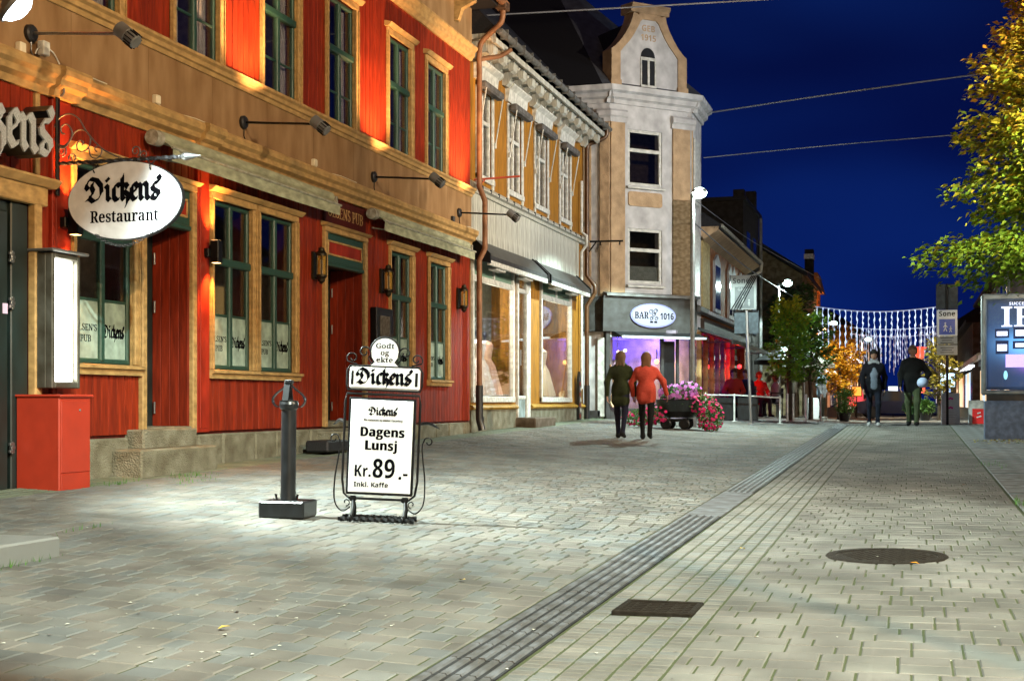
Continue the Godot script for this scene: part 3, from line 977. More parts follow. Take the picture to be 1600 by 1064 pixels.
func updown_lamp(s: float, label: String) -> void:
	var t := thing("up_down_lamp", label, "wall lamp", P(WALL + 0.04, 2.55, s), "up and down lamps on the pilasters")
	lbox(t, "wall_bracket", P(WALL + 0.06, 2.67, s - 0.05), Vector3(0.06, 0.09, 0.09), 0.006, M.black_iron)
	var q := MB.new()
	var pr := PackedVector2Array()
	for i in 16: pr.append(Vector2(cos(TAU * i / 16), sin(TAU * i / 16)) * 0.045)
	q.rbox(P(WALL + 0.13, 2.685, s), Vector3(0.1, 0.235, 0.1), 0.008)
	part(t, "lamp_body", q, M.black_iron)
	for e in [[2.8035, 1.0], [2.5665, -1.0]]:
		q = MB.new()
		q.box(P(WALL + 0.13, e[0], s), Vector3(0.07, 0.002, 0.07))
		part(t, "lamp_lens", q, glow("amber_lens", Color(1, 0.78, 0.5), 6.0))
		spot(t, P(WALL + 0.13, e[0] + 0.01 * e[1], s), P(WALL + 0.1, e[0] + e[1], s), Color(1, 0.66, 0.34), 3.4, 42, 0.8, 0.03)

func lantern(s: float, label: String) -> void:
	var t := thing("wall_lantern", label, "lantern", P(WALL, 2.58, s), "unlit brass wall lanterns by the pub door")
	var c := P(WALL + 0.12, 2.8, s)
	var q := MB.new()
	for y in [0.13, -0.13]:
		q.lathe([Vector2(0.001, y - 0.012), Vector2(0.075, y - 0.012), Vector2(0.075, y + 0.012), Vector2(0.001, y + 0.012)], 6, Transform3D(Basis(), c))
	q.lathe([Vector2(0.072, 0.14), Vector2(0.045, 0.18), Vector2(0.04, 0.215), Vector2(0.012, 0.225), Vector2(0.001, 0.24)], 6, Transform3D(Basis(), c))
	q.lathe([Vector2(0.001, -0.235), Vector2(0.02, -0.22), Vector2(0.045, -0.2), Vector2(0.05, -0.17), Vector2(0.072, -0.14)], 6, Transform3D(Basis(), c))
	for i in 6:
		var a := TAU * i / 6
		q.tube([c + Vector3(cos(a) * 0.068, -0.13, sin(a) * 0.068), c + Vector3(cos(a) * 0.068, 0.13, sin(a) * 0.068)], 0.007, 6)
	q.box(P(WALL + 0.02, 2.8, s), Vector3(0.03, 0.34, 0.1))
	q.box(P(WALL + 0.05, 2.96, s), Vector3(0.1, 0.02, 0.02))
	q.box(P(WALL + 0.05, 2.64, s), Vector3(0.1, 0.02, 0.02))
	part(t, "lantern_frame", q, mt("old_brass", Color(0.035, 0.028, 0.014), 0.45, 0.6, "stain", Vector3(4, 4, 4)))
	q = MB.new()
	q.lathe([Vector2(0.062, -0.128), Vector2(0.062, 0.128)], 6, Transform3D(Basis(), c))
	part(t, "lantern_glass", q, glassm("amber_glass", Color(0.7, 0.55, 0.2), 0.35))
	q = MB.new()
	q.lathe([Vector2(0.02, -0.12), Vector2(0.02, 0.06), Vector2(0.001, 0.08)], 8, Transform3D(Basis(), c))
	part(t, "lamp_tube", q, M.plastic_cream)

func awning(s0: float, s1: float, label: String) -> void:
	var t := thing("folded_awning", label, "awning", P(WALL, 3.5, (s0 + s1) / 2), "olive awnings folded against the pub wall")
	var q := MB.new()
	var xb := WALL + 0.27
	var n := 26
	for i in n:
		var a := lerpf(s0, s1, float(i) / n); var b := lerpf(s0, s1, float(i + 1) / n)
		var za := 0.002 * sin(a * 5.0); var zb := 0.002 * sin(b * 5.0)
		q.quad(P(xb, 3.57, a), P(xb, 3.57, b), P(WALL + 0.1, 3.7 + zb, b), P(WALL + 0.1, 3.7 + za, a))
		q.quad(P(xb - 0.01 + za, 3.445 + 0.004 * sin(a * 1.7), a), P(xb - 0.01 + zb, 3.445 + 0.004 * sin(b * 1.7), b), P(xb, 3.57, b), P(xb, 3.57, a))
	part(t, "awning_cloth", q, M.awning_cloth)
	q = MB.new()
	q.tube([P(xb + 0.004, 3.575, s0 - 0.02), P(xb + 0.004, 3.575, s1 + 0.02)], 0.014, 8)
	part(t, "front_bar", q, mt("bar_pale", Color(0.42, 0.46, 0.4), 0.4, 0, "stain", Vector3(2, 2, 2)))
	q = MB.new()
	q.tube([P(WALL + 0.12, 3.69, s0 - 0.03), P(WALL + 0.12, 3.69, s1 + 0.03)], 0.06, 12)
	part(t, "roller", q, M.awning_cloth)
	q = MB.new()
	q.tube([P(WALL + 0.13, 3.66, s0 - 0.16), P(WALL + 0.13, 3.66, s0 - 0.03)], 0.075, 14)
	part(t, "roller_end", q, mt("dirty_white", Color(0.4, 0.4, 0.36), 0.6, 0, "stain", Vector3(3, 3, 3)))
	q = MB.new()
	q.rbox(P(WALL + 0.12, 3.63, s1 + 0.05), Vector3(0.18, 0.14, 0.04), 0.01)
	q.tube([P(WALL + 0.04, 3.5, s0 + 0.1), P(xb - 0.05, 3.52, s0 + 0.9), P(xb, 3.56, s0 + 0.12)], 0.012, 6)
	part(t, "end_bracket", q, mt("dirty_white", Color(0.4, 0.4, 0.36), 0.6, 0, "stain", Vector3(3, 3, 3)))

func pub_fittings() -> void:
	arm_lamp(9.71, "pale grey arm spotlight on the fascia above the lettered wall sign")
	arm_lamp(13.48, "black arm spotlight above the left end of the longer awning")
	arm_lamp(17.26, "black arm spotlight over the carved door panel")
	arm_lamp(20.92, "black arm spotlight beside the rainwater pipe at the far end of the pub")
	updown_lamp(10.21, "black up and down lamp on the pilaster behind the oval sign")
	updown_lamp(12.7, "black up and down lamp on the glowing pilaster left of the double window")
	lantern(15.36, "brass wall lantern left of the carved pub door, by the double window")
	lantern(17.59, "brass wall lantern above the dark notice case")
	lantern(20.92, "brass wall lantern nearest the rainwater pipe")
	awning(11.6, 15.6, "long olive awning folded above the double window")
	awning(17.1, 21.06, "shorter looking olive awning folded above the two single windows")
	for j in [[9.56, 4.05, "cream junction box on the fascia left of the white one"], [11.66, 4.07, "cream junction box on the fascia above the oval sign bracket"], [15.3, 4.07, "cream junction box on the fascia between the second and third spotlight"], [20.57, 4.06, "small dark junction box on the fascia under the last spotlight"]]:
		var t := thing("junction_box", j[2], "junction box", P(WALL + 0.02, j[1], j[0]), "junction boxes on the fascia")
		lbox(t, "box_body", P(WALL + 0.05, j[1], j[0]), Vector3(0.06, 0.09, 0.08), 0.01, M.plastic_cream if j[0] < 20 else M.iron_grey)
		var q := MB.new()
		q.tube([P(WALL + 0.05, j[1] - 0.04, j[0] + 0.02), P(WALL + 0.06, j[1] - 0.07, j[0] + 0.2), P(WALL + 0.14, 4.0, j[0] + 0.6), P(WALL + 0.15, 3.99, j[0] + 1.1)], 0.005, 5)
		part(t, "cable", q, M.plastic_cream)
	var tr := thing("transformer_box", "white transformer box with looped cables on the cornice beneath the first spotlight", "junction box", P(WALL + 0.1, 4.02, 9.8))
	lbox(tr, "box_body", P(WALL + 0.1, 4.1, 9.8), Vector3(0.07, 0.12, 0.09), 0.008, M.white_paint)
	var q := MB.new()
	q.tube(curve([P(WALL + 0.1, 4.1, 9.75), P(WALL + 0.12, 4.06, 9.68), P(WALL + 0.12, 4.02, 9.66)]), 0.006, 6)
	q.tube(curve([P(WALL + 0.1, 4.12, 9.85), P(WALL + 0.13, 4.08, 9.9), P(WALL + 0.15, 4.0, 9.95)]), 0.006, 6)
	part(tr, "cable", q, M.white_paint)
	# floodlight
	var fl := thing("floodlight", "bright round floodlight at the upper left corner of the pub front", "floodlight", P(WALL + 0.1, 4.05, 8.3))
	var fc := P(-6.22, 3.98, 8.3)
	var fd := Vector3(3.6, -3.9, -2.9).normalized()
	var fb := Basis(fd.cross(Vector3.UP).normalized(), fd, fd.cross(Vector3.UP).normalized().cross(fd))
	q = MB.new()
	q.lathe([Vector2(0.001, -0.09), Vector2(0.06, -0.08), Vector2(0.165, -0.02), Vector2(0.165, 0.01), Vector2(0.155, 0.01)], 24, Transform3D(fb, fc))
	q.tube([fc - fd * 0.07, P(WALL + 0.02, 4.12, 8.3)], 0.02, 8)
	part(fl, "lamp_housing", q, M.zinc)
	q = MB.new()
	q.lathe([Vector2(0.155, 0.0), Vector2(0.12, 0.05), Vector2(0.06, 0.085), Vector2(0.001, 0.095)], 24, Transform3D(fb, fc))
	part(fl, "lamp_lens", q, glow("cold_lens", Color(0.92, 0.97, 1.0), 6.0))
	spot(fl, fc + fd * 0.13, fc + fd, Color(0.93, 1.0, 0.97), 130.0, 48, 1.0, 0.06)
	# dim lamps added in the pub rooms to brighten the windows
	for e in [[10.9, 3.3, "added dim lamp behind the pub window at the menu case"], [13.6, 3.3, "added dim lamp behind the double pub window"], [18.4, 3.3, "added dim lamp behind the near single pub window"], [20.4, 3.3, "added dim lamp behind the far single pub window"], [13.4, 7.0, "added dim lamp upstairs in the middle of the pub"], [18.6, 7.0, "added dim lamp upstairs at the far end of the pub"]]:
		var pt := thing("added_pub_lamp", e[2], "lamp", P(-8.5, e[1], e[0]), "added dim lamps inside the pub")
		q = MB.new()
		q.lathe([Vector2(0.12, 0), Vector2(0.09, 0.1), Vector2(0.03, 0.14)], 14, Transform3D(Basis(), org[pt]))
		q.tube([org[pt] + Vector3(0, 0.13, 0), org[pt] + Vector3(0, 0.32, 0)], 0.008, 6)
		part(pt, "lamp_shade", q, M.old_brass)
		q = MB.new()
		q.ell(org[pt] + Vector3(0, 0.04, 0), Vector3(0.03, 0.035, 0.03), 8)
		part(pt, "bulb", q, glow("dim_bulb", Color(1, 0.8, 0.55), 1.5))
		omni(pt, org[pt] + Vector3(0, 0.04, 0), Color(1, 0.85, 0.65), 0.55, 0.03)
	# menu case and cabinet
	var mc := thing("menu_case", "tall lit menu case with blank white glowing front above the red cabinet", "display case", P(WALL, 1.22, 9.95))
	lbox(mc, "case_body", P(WALL + 0.08, 1.79, 9.95), Vector3(0.15, 1.15, 0.4), 0.008, mt("case_grey", Color(0.1, 0.1, 0.085), 0.5, 0.2, "stain", Vector3(1, 1, 1)))
	q = MB.new()
	for e in [[9.77, 1.79, 1.15, 0.04], [10.13, 1.79, 1.15, 0.04], [9.95, 2.345, 0.045, 0.32], [9.95, 1.245, 0.055, 0.32]]:
		q.rbox(P(WALL + 0.185, e[1], e[0]), Vector3(0.07, e[2], e[3]), 0.008)
	part(mc, "case_frame", q, M.case_grey)
	lbox(mc, "case_roof", P(WALL + 0.12, 2.385, 9.97), Vector3(0.28, 0.025, 0.52), 0.008, M.zinc)
	q = MB.new()
	q.box(P(WALL + 0.16, 1.795, 9.95), Vector3(0.01, 1.05, 0.32))
	part(mc, "light_panel", q, glow("menu_light", Color(1.0, 1.0, 0.95), 2.6))
	var al := AreaLight3D.new()
	al.name = "lamp_light"
	al.light_color = Color(1, 1, 0.93); al.light_energy = 3.0
	al.area_size = Vector2(0.3, 1.0); al.area_range = 40; al.shadow_enabled = true
	mc.add_child(al, true)
	al.transform = Transform3D(Basis.looking_at(Vector3(1, 0, 0), Vector3.UP), P(WALL + 0.172, 1.795, 9.95) - org[mc])
	var cb := thing("red_cabinet", "red metal utility cabinet standing below the lit menu case", "cabinet", P(-6.93, 0.36, 9.78))
	mt("cabinet_red", Color(0.36, 0.03, 0.011), 0.45, 0.0, "faint", Vector3(0.8, 0.8, 0.8))
	var cc := P(-6.95, 0.75, 9.77)
	lbox(cb, "cabinet_body", cc, Vector3(0.42, 0.8, 0.44), 0.01, M.cabinet_red)
	lbox(cb, "cabinet_lid", cc + Vector3(0.01, 0.4, 0), Vector3(0.45, 0.025, 0.47), 0.008, M.cabinet_red)
	lbox(cb, "door", cc + Vector3(0.213, 0.06, 0), Vector3(0.012, 0.6, 0.4), 0.004, M.cabinet_red)
	lbox(cb, "door", cc + Vector3(0.213, -0.32, 0), Vector3(0.012, 0.14, 0.4), 0.004, M.cabinet_red)
	q = MB.new()
	q.ell(cc + Vector3(0.222, 0.28, -0.05), Vector3(0.008, 0.012, 0.012), 10)
	part(cb, "lock", q, M.steel)
	# steps
	var st := thing("stone_step", "two-tier stone doorstep in front of the recessed red door", "doorstep", P(-7.0, 0.42, 11.65))
	lbox(st, "lower_step", P(-7.02, 0.5, 11.66), Vector3(0.36, 0.31, 1.42), 0.015, M.stone)
	lbox(st, "upper_step", P(-7.14, 0.74, 11.72), Vector3(0.3, 0.19, 1.0), 0.015, M.stone)
	var s3 := thing("stone_step", "low dark stone doorstep below the carved pub door", "doorstep", P(-7.0, 0.48, 15.9))
	lbox(s3, "step_block", P(-7.0, 0.6, 16.2), Vector3(0.4, 0.26, 1.5), 0.02, M.stone)
	lbox(s3, "ramp_block", P(-6.9, 0.56, 15.2), Vector3(0.3, 0.14, 0.62), 0.02, M.iron_grey)
	var gb := thing("granite_block", "flat grey granite block at the left edge of the paving", "stone block", P(-4.85, 0.2, 5.9))
	lbox(gb, "block", P(-4.98, 0.27, 5.6), Vector3(0.66, 0.13, 2.0), 0.012, M.granite)
	# notice case
	var nc := thing("notice_case", "dark framed notice case on the wall right of the carved door", "notice board", P(WALL, 1.7, 17.5))
	q = MB.new()
	q.rbox(P(WALL + 0.05, 2.05, 17.52), Vector3(0.1, 0.72, 0.62), 0.01)
	part(nc, "case_body", q, M.black_iron)
	lbox(nc, "paper", P(WALL + 0.101, 2.04, 17.52), Vector3(0.006, 0.52, 0.36), 0.002, mt("dull_paper", Color(0.14, 0.13, 0.12), 0.8, 0, "stain", Vector3(3, 3, 3)))
	# big blackletter wall sign
	var ls := thing("letter_sign", "large three-dimensional blackletter pub name with grey fronts and black sides", "sign", P(WALL + 0.1, 3.0, 9.0))
	var r := nib("Dickens", 0.3, 0.012, 0.27)
	var wd: float = r[1]
	var o := P(WALL + 0.31, 3.13, 9.63 - wd)
	inst(ls, "letter_fronts", r[0].mesh(), mt("letter_grey", Color(0.5, 0.52, 0.53), 0.45, 0.1, "grain", Vector3(2, 2, 2)), Transform3D(TO_STREET, o))
	r = nib("Dickens", 0.3, 0.0, 0.285, 0.24)
	inst(ls, "letter_sides", r[0].mesh(), M.black_paint, Transform3D(TO_STREET, o - Vector3(0.006, 0, 0)))
	q = MB.new()
	q.tube([P(WALL, 3.2, 9.4), P(WALL + 0.1, 3.2, 9.4)], 0.02, 6)
	q.tube([P(WALL, 3.2, 8.4), P(WALL + 0.1, 3.2, 8.4)], 0.02, 6)
	part(ls, "mounting_rods", q, M.steel)
	# bracket
	var S := 10.05
	var bk := thing("sign_bracket", "wrought iron scroll bracket with twisted bar that carries the oval sign", "bracket", P(WALL + 0.05, 3.16, S))
	q = MB.new()
	q.rbox(P(-7.11, 3.32, S), Vector3(0.02, 0.86, 0.045), 0.004)
	part(bk, "wall_strap", q, M.black_iron)
	q = MB.new()
	for i in 60:
		var x := -7.1 + i * 0.0205
		q.box(P(x, 3.165, S), Vector3(0.0215, 0.026, 0.026), Basis(Vector3.RIGHT, i * 0.42))
	part(bk, "twisted_bar", q, M.iron_grey)
	q = MB.new()
	var rz := Basis(Vector3(0, -1, 0), Vector3(1, 0, 0), Vector3(0, 0, 1))
	q.lathe([Vector2(0.001, -0.05), Vector2(0.02, -0.04), Vector2(0.012, -0.02), Vector2(0.03, 0.0), Vector2(0.036, 0.03), Vector2(0.02, 0.1), Vector2(0.001, 0.17)], 10, Transform3D(rz, P(-5.88, 3.165, S)))
	part(bk, "spear_tip", q, M.steel)
	q = MB.new()
	var px := func(a: float, b: float) -> Vector3: return P(-7.0 + (a - 106.0) / 183.0, 3.16 + (247.0 - b) / 183.0, S)
	var path := curve([px.call(208, 245), px.call(185, 236), px.call(163, 223), px.call(139, 198), px.call(125, 177), px.call(108, 168), px.call(90, 173), px.call(78, 192), px.call(82, 210), px.call(97, 218), px.call(110, 208), px.call(112, 195), px.call(103, 184), px.call(93, 188), px.call(93, 197), px.call(99, 199)])
	q.tube(path, 0.007, 6)
	q.tube(curve([px.call(92, 222), px.call(101, 219), px.call(110, 208), px.call(116, 199), px.call(127, 194), px.call(139, 198), px.call(146, 209), px.call(143, 222), px.call(133, 229), px.call(123, 226), px.call(121, 217), px.call(127, 211), px.call(133, 214), px.call(131, 219)]), 0.006, 6)
	q.tube(curve([px.call(143, 222), px.call(146, 236), px.call(156, 241), px.call(165, 235), px.call(166, 226), px.call(159, 221), px.call(154, 226), px.call(158, 231)]), 0.006, 6)
	q.tube(spiral(px.call(94, 226), Vector3.RIGHT, Vector3.UP, 0.05, 0.012, -1.5, 7.5), 0.006, 6)
	q.tube(spiral(px.call(114, 238), Vector3.RIGHT, Vector3.UP, 0.045, 0.01, 3.5, -4.0), 0.006, 6)
	q.tube(spiral(px.call(227, 233), Vector3.RIGHT, Vector3.UP, 0.05, 0.012, -1.2, 7.0), 0.006, 6)
	q.tube(spiral(px.call(242, 239), Vector3.RIGHT, Vector3.UP, 0.04, 0.01, 4.2, -3.0), 0.006, 6)
	q.tube(spiral(px.call(89, 132), Vector3.RIGHT, Vector3.UP, 0.07, 0.02, 3.4, -3.6), 0.011, 6)
	part(bk, "iron_scroll", q, mt("iron_pale", Color(0.2, 0.2, 0.21), 0.4, 0.6, "grain", Vector3(2, 2, 2)))
	# oval sign
	var ov := thing("oval_sign", "white oval hanging sign with black blackletter pub name and the word Restaurant", "sign", P(-6.445, 2.5, S))
	var el := PackedVector2Array()
	var el2 := PackedVector2Array()
	for i in 56:
		var a := TAU * i / 56
		el.append(Vector2(cos(a) * 0.55, sin(a) * 0.33)); el2.append(Vector2(cos(a) * 0.558, sin(a) * 0.338))
	var oc := P(-6.445, 2.82, S)
	q = MB.new()
	q.ext(el2, 0.05, Transform3D(Basis(), oc - Vector3(0, 0, 0.045)))
	var pl := part(ov, "sign_plate", q, M.iron_grey)
	q = MB.new()
	q.ext(el, 0.004, Transform3D(Basis(), oc + Vector3(0, 0, 0.006)))
	part(ov, "sign_face", q, M.sign_white)
	nib_on(ov, "lettering", "Dickens", 0.148, oc + Vector3(0, 0.07, 0.0105), TO_CAM, M.ink, 0.33)
	put_text(ov, "lettering", "Restaurant", 0.14, oc + Vector3(0.0, -0.135, 0.0115), TO_CAM, M.ink, true, "Droid Serif", 0.85)
	q = MB.new()
	for e in [-0.29, 0.26]:
		for k in 2:
			q.tube(spiral(oc + Vector3(e, 0.33 - k * 0.055, 0), Vector3.RIGHT if k == 0 else Vector3(0, 0, 1), Vector3.UP, 0.028, 0.028, 0, TAU * 0.97, 14), 0.006, 6)
	part(ov, "ring", q, M.iron_grey)
	q = MB.new()
	for i in 26:
		var t := i / 25.0
		var x := lerpf(-0.27, 0.27, t)
		var y := -0.285 - 0.1 * (1.0 - pow(2 * t - 1, 2))
		q.tube(spiral(oc + Vector3(x, y, 0.02), Vector3.RIGHT, Vector3.UP if i % 2 else Vector3(0, 0, 1), 0.013, 0.013, 0, TAU, 8), 0.0035, 5)
	part(ov, "chain", q, M.iron_grey)
	# rainwater pipe at the party wall
	var dp := thing("rainwater_pipe", "tan rainwater pipe with black foot between the red and yellow houses", "downpipe", P(WALL + 0.12, 0.6, 21.68))
	q = MB.new()
	var rp := curve([P(-6.62, 7.72, 21.7), P(-6.66, 7.5, 21.7), P(-6.95, 7.25, 21.69), P(-7.03, 7.05, 21.68), P(-7.03, 6.5, 21.68), P(-7.03, 5.0, 21.68), P(-7.03, 4.8, 21.68)], 5)
	q.tube(rp + [P(-7.03, 4.75, 21.68), P(-6.93, 4.5, 21.68), P(-6.93, 3.7, 21.68), P(-7.03, 3.5, 21.68), P(-7.03, 1.35, 21.68)], 0.048, 12)
	part(dp, "pipe", q, M.copper_pipe)
	q = MB.new()
	q.tube([P(-7.03, 1.38, 21.68), P(-7.03, 0.8, 21.68), P(-6.98, 0.62, 21.68)], 0.065, 12)
	part(dp, "pipe_foot", q, M.black_paint)
	q = MB.new()
	q.rbox(P(-6.62, 7.78, 21.68), Vector3(0.2, 0.16, 0.24), 0.02)
	part(dp, "rainwater_head", q, mt("rust_head", Color(0.1, 0.06, 0.04), 0.7, 0.2, "stain", Vector3(3, 3, 3)))
	q = MB.new()
	q.tube(curve([P(-6.66, 7.2, 22.3), P(-6.8, 7.05, 22.1), P(-6.98, 6.95, 21.8), P(-7.03, 6.9, 21.7)]), 0.04, 10)
	part(dp, "branch_pipe", q, M.copper_pipe)

func bollard() -> void:
	var g := gy(-4.41, 9.02)
	var t := thing("iron_bollard", "black iron bollard with crown-like top on a square block beside the lunch sign", "bollard", P(-4.41, g, 9.02))
	t.basis = Basis(Vector3.UP, 0.1) * Basis(Vector3.BACK, -0.01)
	org[t] = Vector3.ZERO
	var q := MB.new()
	q.rbox(Vector3(0, 0.062, 0), Vector3(0.35, 0.125, 0.3), 0.012)
	part(t, "base_block", q, M.black_paint, true)
	q = MB.new()
	q.lathe([Vector2(0.058, 0.12), Vector2(0.056, 0.2), Vector2(0.055, 0.78), Vector2(0.057, 0.8)], 22)
	part(t, "post", q, M.black_paint, true)
	q = MB.new()
	q.lathe([Vector2(0.056, 0.79), Vector2(0.068, 0.8), Vector2(0.072, 0.83), Vector2(0.066, 0.85), Vector2(0.07, 0.858), Vector2(0.001, 0.862)], 22)
	part(t, "collar", q, M.black_paint, true)
	q = MB.new()
	for sx in [-1.0, 1.0]:
		var p := curve([Vector3(0.0, 0.995, 0), Vector3(0.035 * sx, 0.955, 0), Vector3(0.105 * sx, 0.9, 0), Vector3(0.125 * sx, 0.855, 0), Vector3(0.1 * sx, 0.815, 0), Vector3(0.066 * sx, 0.812, 0)], 5)
		for i in p.size() - 1:
			var d: Vector3 = (p[i + 1] - p[i])
			q.box((p[i] + p[i + 1]) / 2, Vector3(0.008, d.length() + 0.004, 0.034), Basis(Vector3.BACK, atan2(-d.x, d.y)))
	for sz in [-1.0, 1.0]:
		var a := Vector3(-0.02, 0.86, 0.055 * sz); var b := Vector3(0, 0.99, 0.008 * sz)
		q.box((a + b) / 2, Vector3(0.045, 0.15, 0.01), Basis(Vector3.RIGHT, 0.34 * -sz))
	q.rbox(Vector3(0, 0.995, 0), Vector3(0.06, 0.03, 0.045), 0.006)
	part(t, "crown_straps", q, M.black_paint, true)
	q = MB.new()
	for sx in [-1.0, 1.0]:
		q.tube([Vector3(0.075 * sx, 0.125, 0.03), Vector3(0.085 * sx, 0.17, 0.03)], 0.009, 6)
	part(t, "lifting_pins", q, M.black_iron, true)

func lunch_sign() -> void:
	var t := thing("lunch_sign_stand", "white pavement sign in a black scrolled iron stand offering lunch of the day", "pavement sign", P(-3.74, gy(-3.74, 9.13), 9.13))
	t.basis = Basis(Vector3.UP, 0.27) * Basis(Vector3.BACK, -0.042)
	org[t] = Vector3.ZERO
	var Z := Vector3(0, 0, 1)
	# panels
	var q := MB.new()
	q.rbox(Vector3(0.0, 0.55, 0), Vector3(0.49, 0.71, 0.045), 0.008)
	part(t, "poster_frame", q, M.black_iron, true)
	q = MB.new()
	q.rbox(Vector3(0.0, 0.55, 0.02), Vector3(0.455, 0.675, 0.012), 0.003)
	var po := part(t, "poster", q, M.sign_white, true)
	nib_on(po, "lettering", "Dickens", 0.042, Vector3(0.01, 0.8, 0.0265), TO_CAM, M.ink, 0.34)
	put_text(po, "lettering", "Din restaurant og utested i Sarpsborg", 0.021, Vector3(0.01, 0.742, 0.0275), TO_CAM, M.ink, true, "Droid Sans", 0.75)
	put_text(po, "lettering", "Dagens", 0.094, Vector3(0.005, 0.655, 0.0275), TO_CAM, M.ink, true, "Droid Sans", 1.0)
	put_text(po, "lettering", "Dagens", 0.094, Vector3(0.005 + 0.005, 0.655, 0.0279), TO_CAM, M.ink, true, "Droid Sans", 1.0)
	put_text(po, "lettering", "Lunsj", 0.094, Vector3(0.0, 0.557, 0.0275), TO_CAM, M.ink, true, "Droid Sans", 1.02)
	put_text(po, "lettering", "Lunsj", 0.094, Vector3(0.0 + 0.005, 0.557, 0.0279), TO_CAM, M.ink, true, "Droid Sans", 1.0)
	put_text(po, "lettering", "Kr.", 0.115, Vector3(-0.125, 0.368, 0.0275), TO_CAM, M.ink, true, "Droid Sans", 0.85)
	put_text(po, "lettering", "89", 0.19, Vector3(0.03, 0.388, 0.0275), TO_CAM, M.ink, true, "Droid Sans", 0.82)
	put_text(po, "lettering", ".-", 0.13, Vector3(0.17, 0.362, 0.0275), TO_CAM, M.ink, true, "Droid Sans", 1.0)
	put_text(po, "lettering", "Inkl. Kaffe", 0.048, Vector3(-0.06, 0.27, 0.0275), TO_CAM, M.ink, true, "Droid Sans", 1.05)
	q = MB.new()
	q.rbox(Vector3(0.005, 1.045, 0), Vector3(0.52, 0.165, 0.035), 0.02)
	part(t, "name_panel", q, M.sign_white, true)
	nib_on(t, "lettering", "Dickens", 0.082, Vector3(0.01, 1.045, 0.019), TO_CAM, M.ink, 0.34)
	q = MB.new()
	for e in [-1.0, 1.0]: q.rbox(Vector3(0.005 + e * 0.235, 1.045, 0.019), Vector3(0.02, 0.1, 0.006), 0.002)
	part(t, "end_clips", q, M.black_iron, true)
	var ar := PackedVector2Array()
	for i in 15:
		var a := PI * i / 14
		ar.append(Vector2(cos(a) * 0.098, 1.245 + sin(a) * 0.095))
	ar.append_array([Vector2(-0.094, 1.2), Vector2(-0.07, 1.165), Vector2(-0.1, 1.138), Vector2(0.1, 1.138), Vector2(0.07, 1.165), Vector2(0.094, 1.2)])
	q = MB.new()
	q.ext(ar, 0.02, Transform3D(Basis(), Vector3(0, 0, -0.008)))
	part(t, "arch_panel", q, M.sign_white, true)
	for e in [["Godt", 1.285], ["og", 1.235], ["ekte", 1.183]]:
		put_text(t, "lettering", e[0], 0.052, Vector3(0.0, e[1], 0.0135), TO_CAM, M.ink, true, "Droid Serif", 1.1)
	# iron frame
	q = MB.new()
	var fr := []
	for e in [[-0.275, 0.3], [-0.275, 0.87], [-0.265, 0.93], [0.265, 0.93], [0.275, 0.87], [0.275, 0.3], [0.26, 0.2], [0.22, 0.165], [-0.22, 0.165], [-0.26, 0.2]]: fr.append(Vector3(e[0], e[1], 0))
	q.tube(fr, 0.009, 8, true)
	fr = []
	for e in [[-0.265, 0.96], [-0.27, 1.0], [-0.27, 1.1], [-0.25, 1.135], [0.26, 1.135], [0.28, 1.1], [0.28, 1.0], [0.27, 0.96]]: fr.append(Vector3(e[0], e[1], 0))
	q.tube(fr, 0.008, 8, true)
	var ac := []
	for i in 15:
		var a := PI * i / 14
		ac.append(Vector3(cos(a) * 0.107, 1.245 + sin(a) * 0.105, 0))
	q.tube([Vector3(0.1, 1.14, 0)] + [Vector3(0.08, 1.17, 0)] + ac + [Vector3(-0.08, 1.17, 0), Vector3(-0.1, 1.14, 0)], 0.007, 8)
	part(t, "iron_frame", q, M.black_iron, true)
	q = MB.new()
	for e in [-1.0, 1.0]:
		var R: Vector3 = Vector3.RIGHT * float(e)
		q.tube(curve([R * 0.09 + Vector3(0, 1.145, 0), R * 0.12 + Vector3(0, 1.19, 0)], 3) + spiral(R * 0.15 + Vector3(0, 1.235, 0), R, Vector3.UP, 0.048, 0.014, 3.6, -3.4, 18), 0.006, 6)
		q.tube([R * 0.2 + Vector3(0, 1.145, 0)] + spiral(R * 0.235 + Vector3(0, 1.19, 0), R, Vector3.UP, 0.045, 0.012, -0.6, 6.2, 18), 0.006, 6)
		# side arms with scroll
		var arm := curve([R * 0.21 + Vector3(0, 0.1, 0.0), R * 0.27 + Vector3(0, 0.07, 0), R * 0.325 + Vector3(0, 0.14, 0), R * 0.33 + Vector3(0, 0.3, 0), R * 0.31 + Vector3(0, 0.46, 0), R * 0.3 + Vector3(0, 0.56, 0), R * 0.315 + Vector3(0, 0.61, 0)], 5)
		q.tube(arm + spiral(R * 0.345 + Vector3(0, 0.595, 0), R, Vector3.UP, 0.036, 0.01, 2.4, -3.2, 14), 0.006, 6)
		q.tube(spiral(R * 0.24 + Vector3(0, 0.135, 0), R, Vector3.UP, 0.03, 0.008, 4.7, -1.0, 12), 0.005, 6)
		# leaf blades that stick out behind
		q.tube(curve([R * 0.27 + Vector3(0, 0.72, -0.01), R * 0.33 + Vector3(0, 0.73, -0.12), R * 0.4 + Vector3(0, 0.69, -0.3)], 5), [0.006, 0.008, 0.012, 0.014, 0.014, 0.012, 0.012, 0.01, 0.008, 0.006, 0.003], 6)
	part(t, "scrollwork", q, M.black_iron, true)
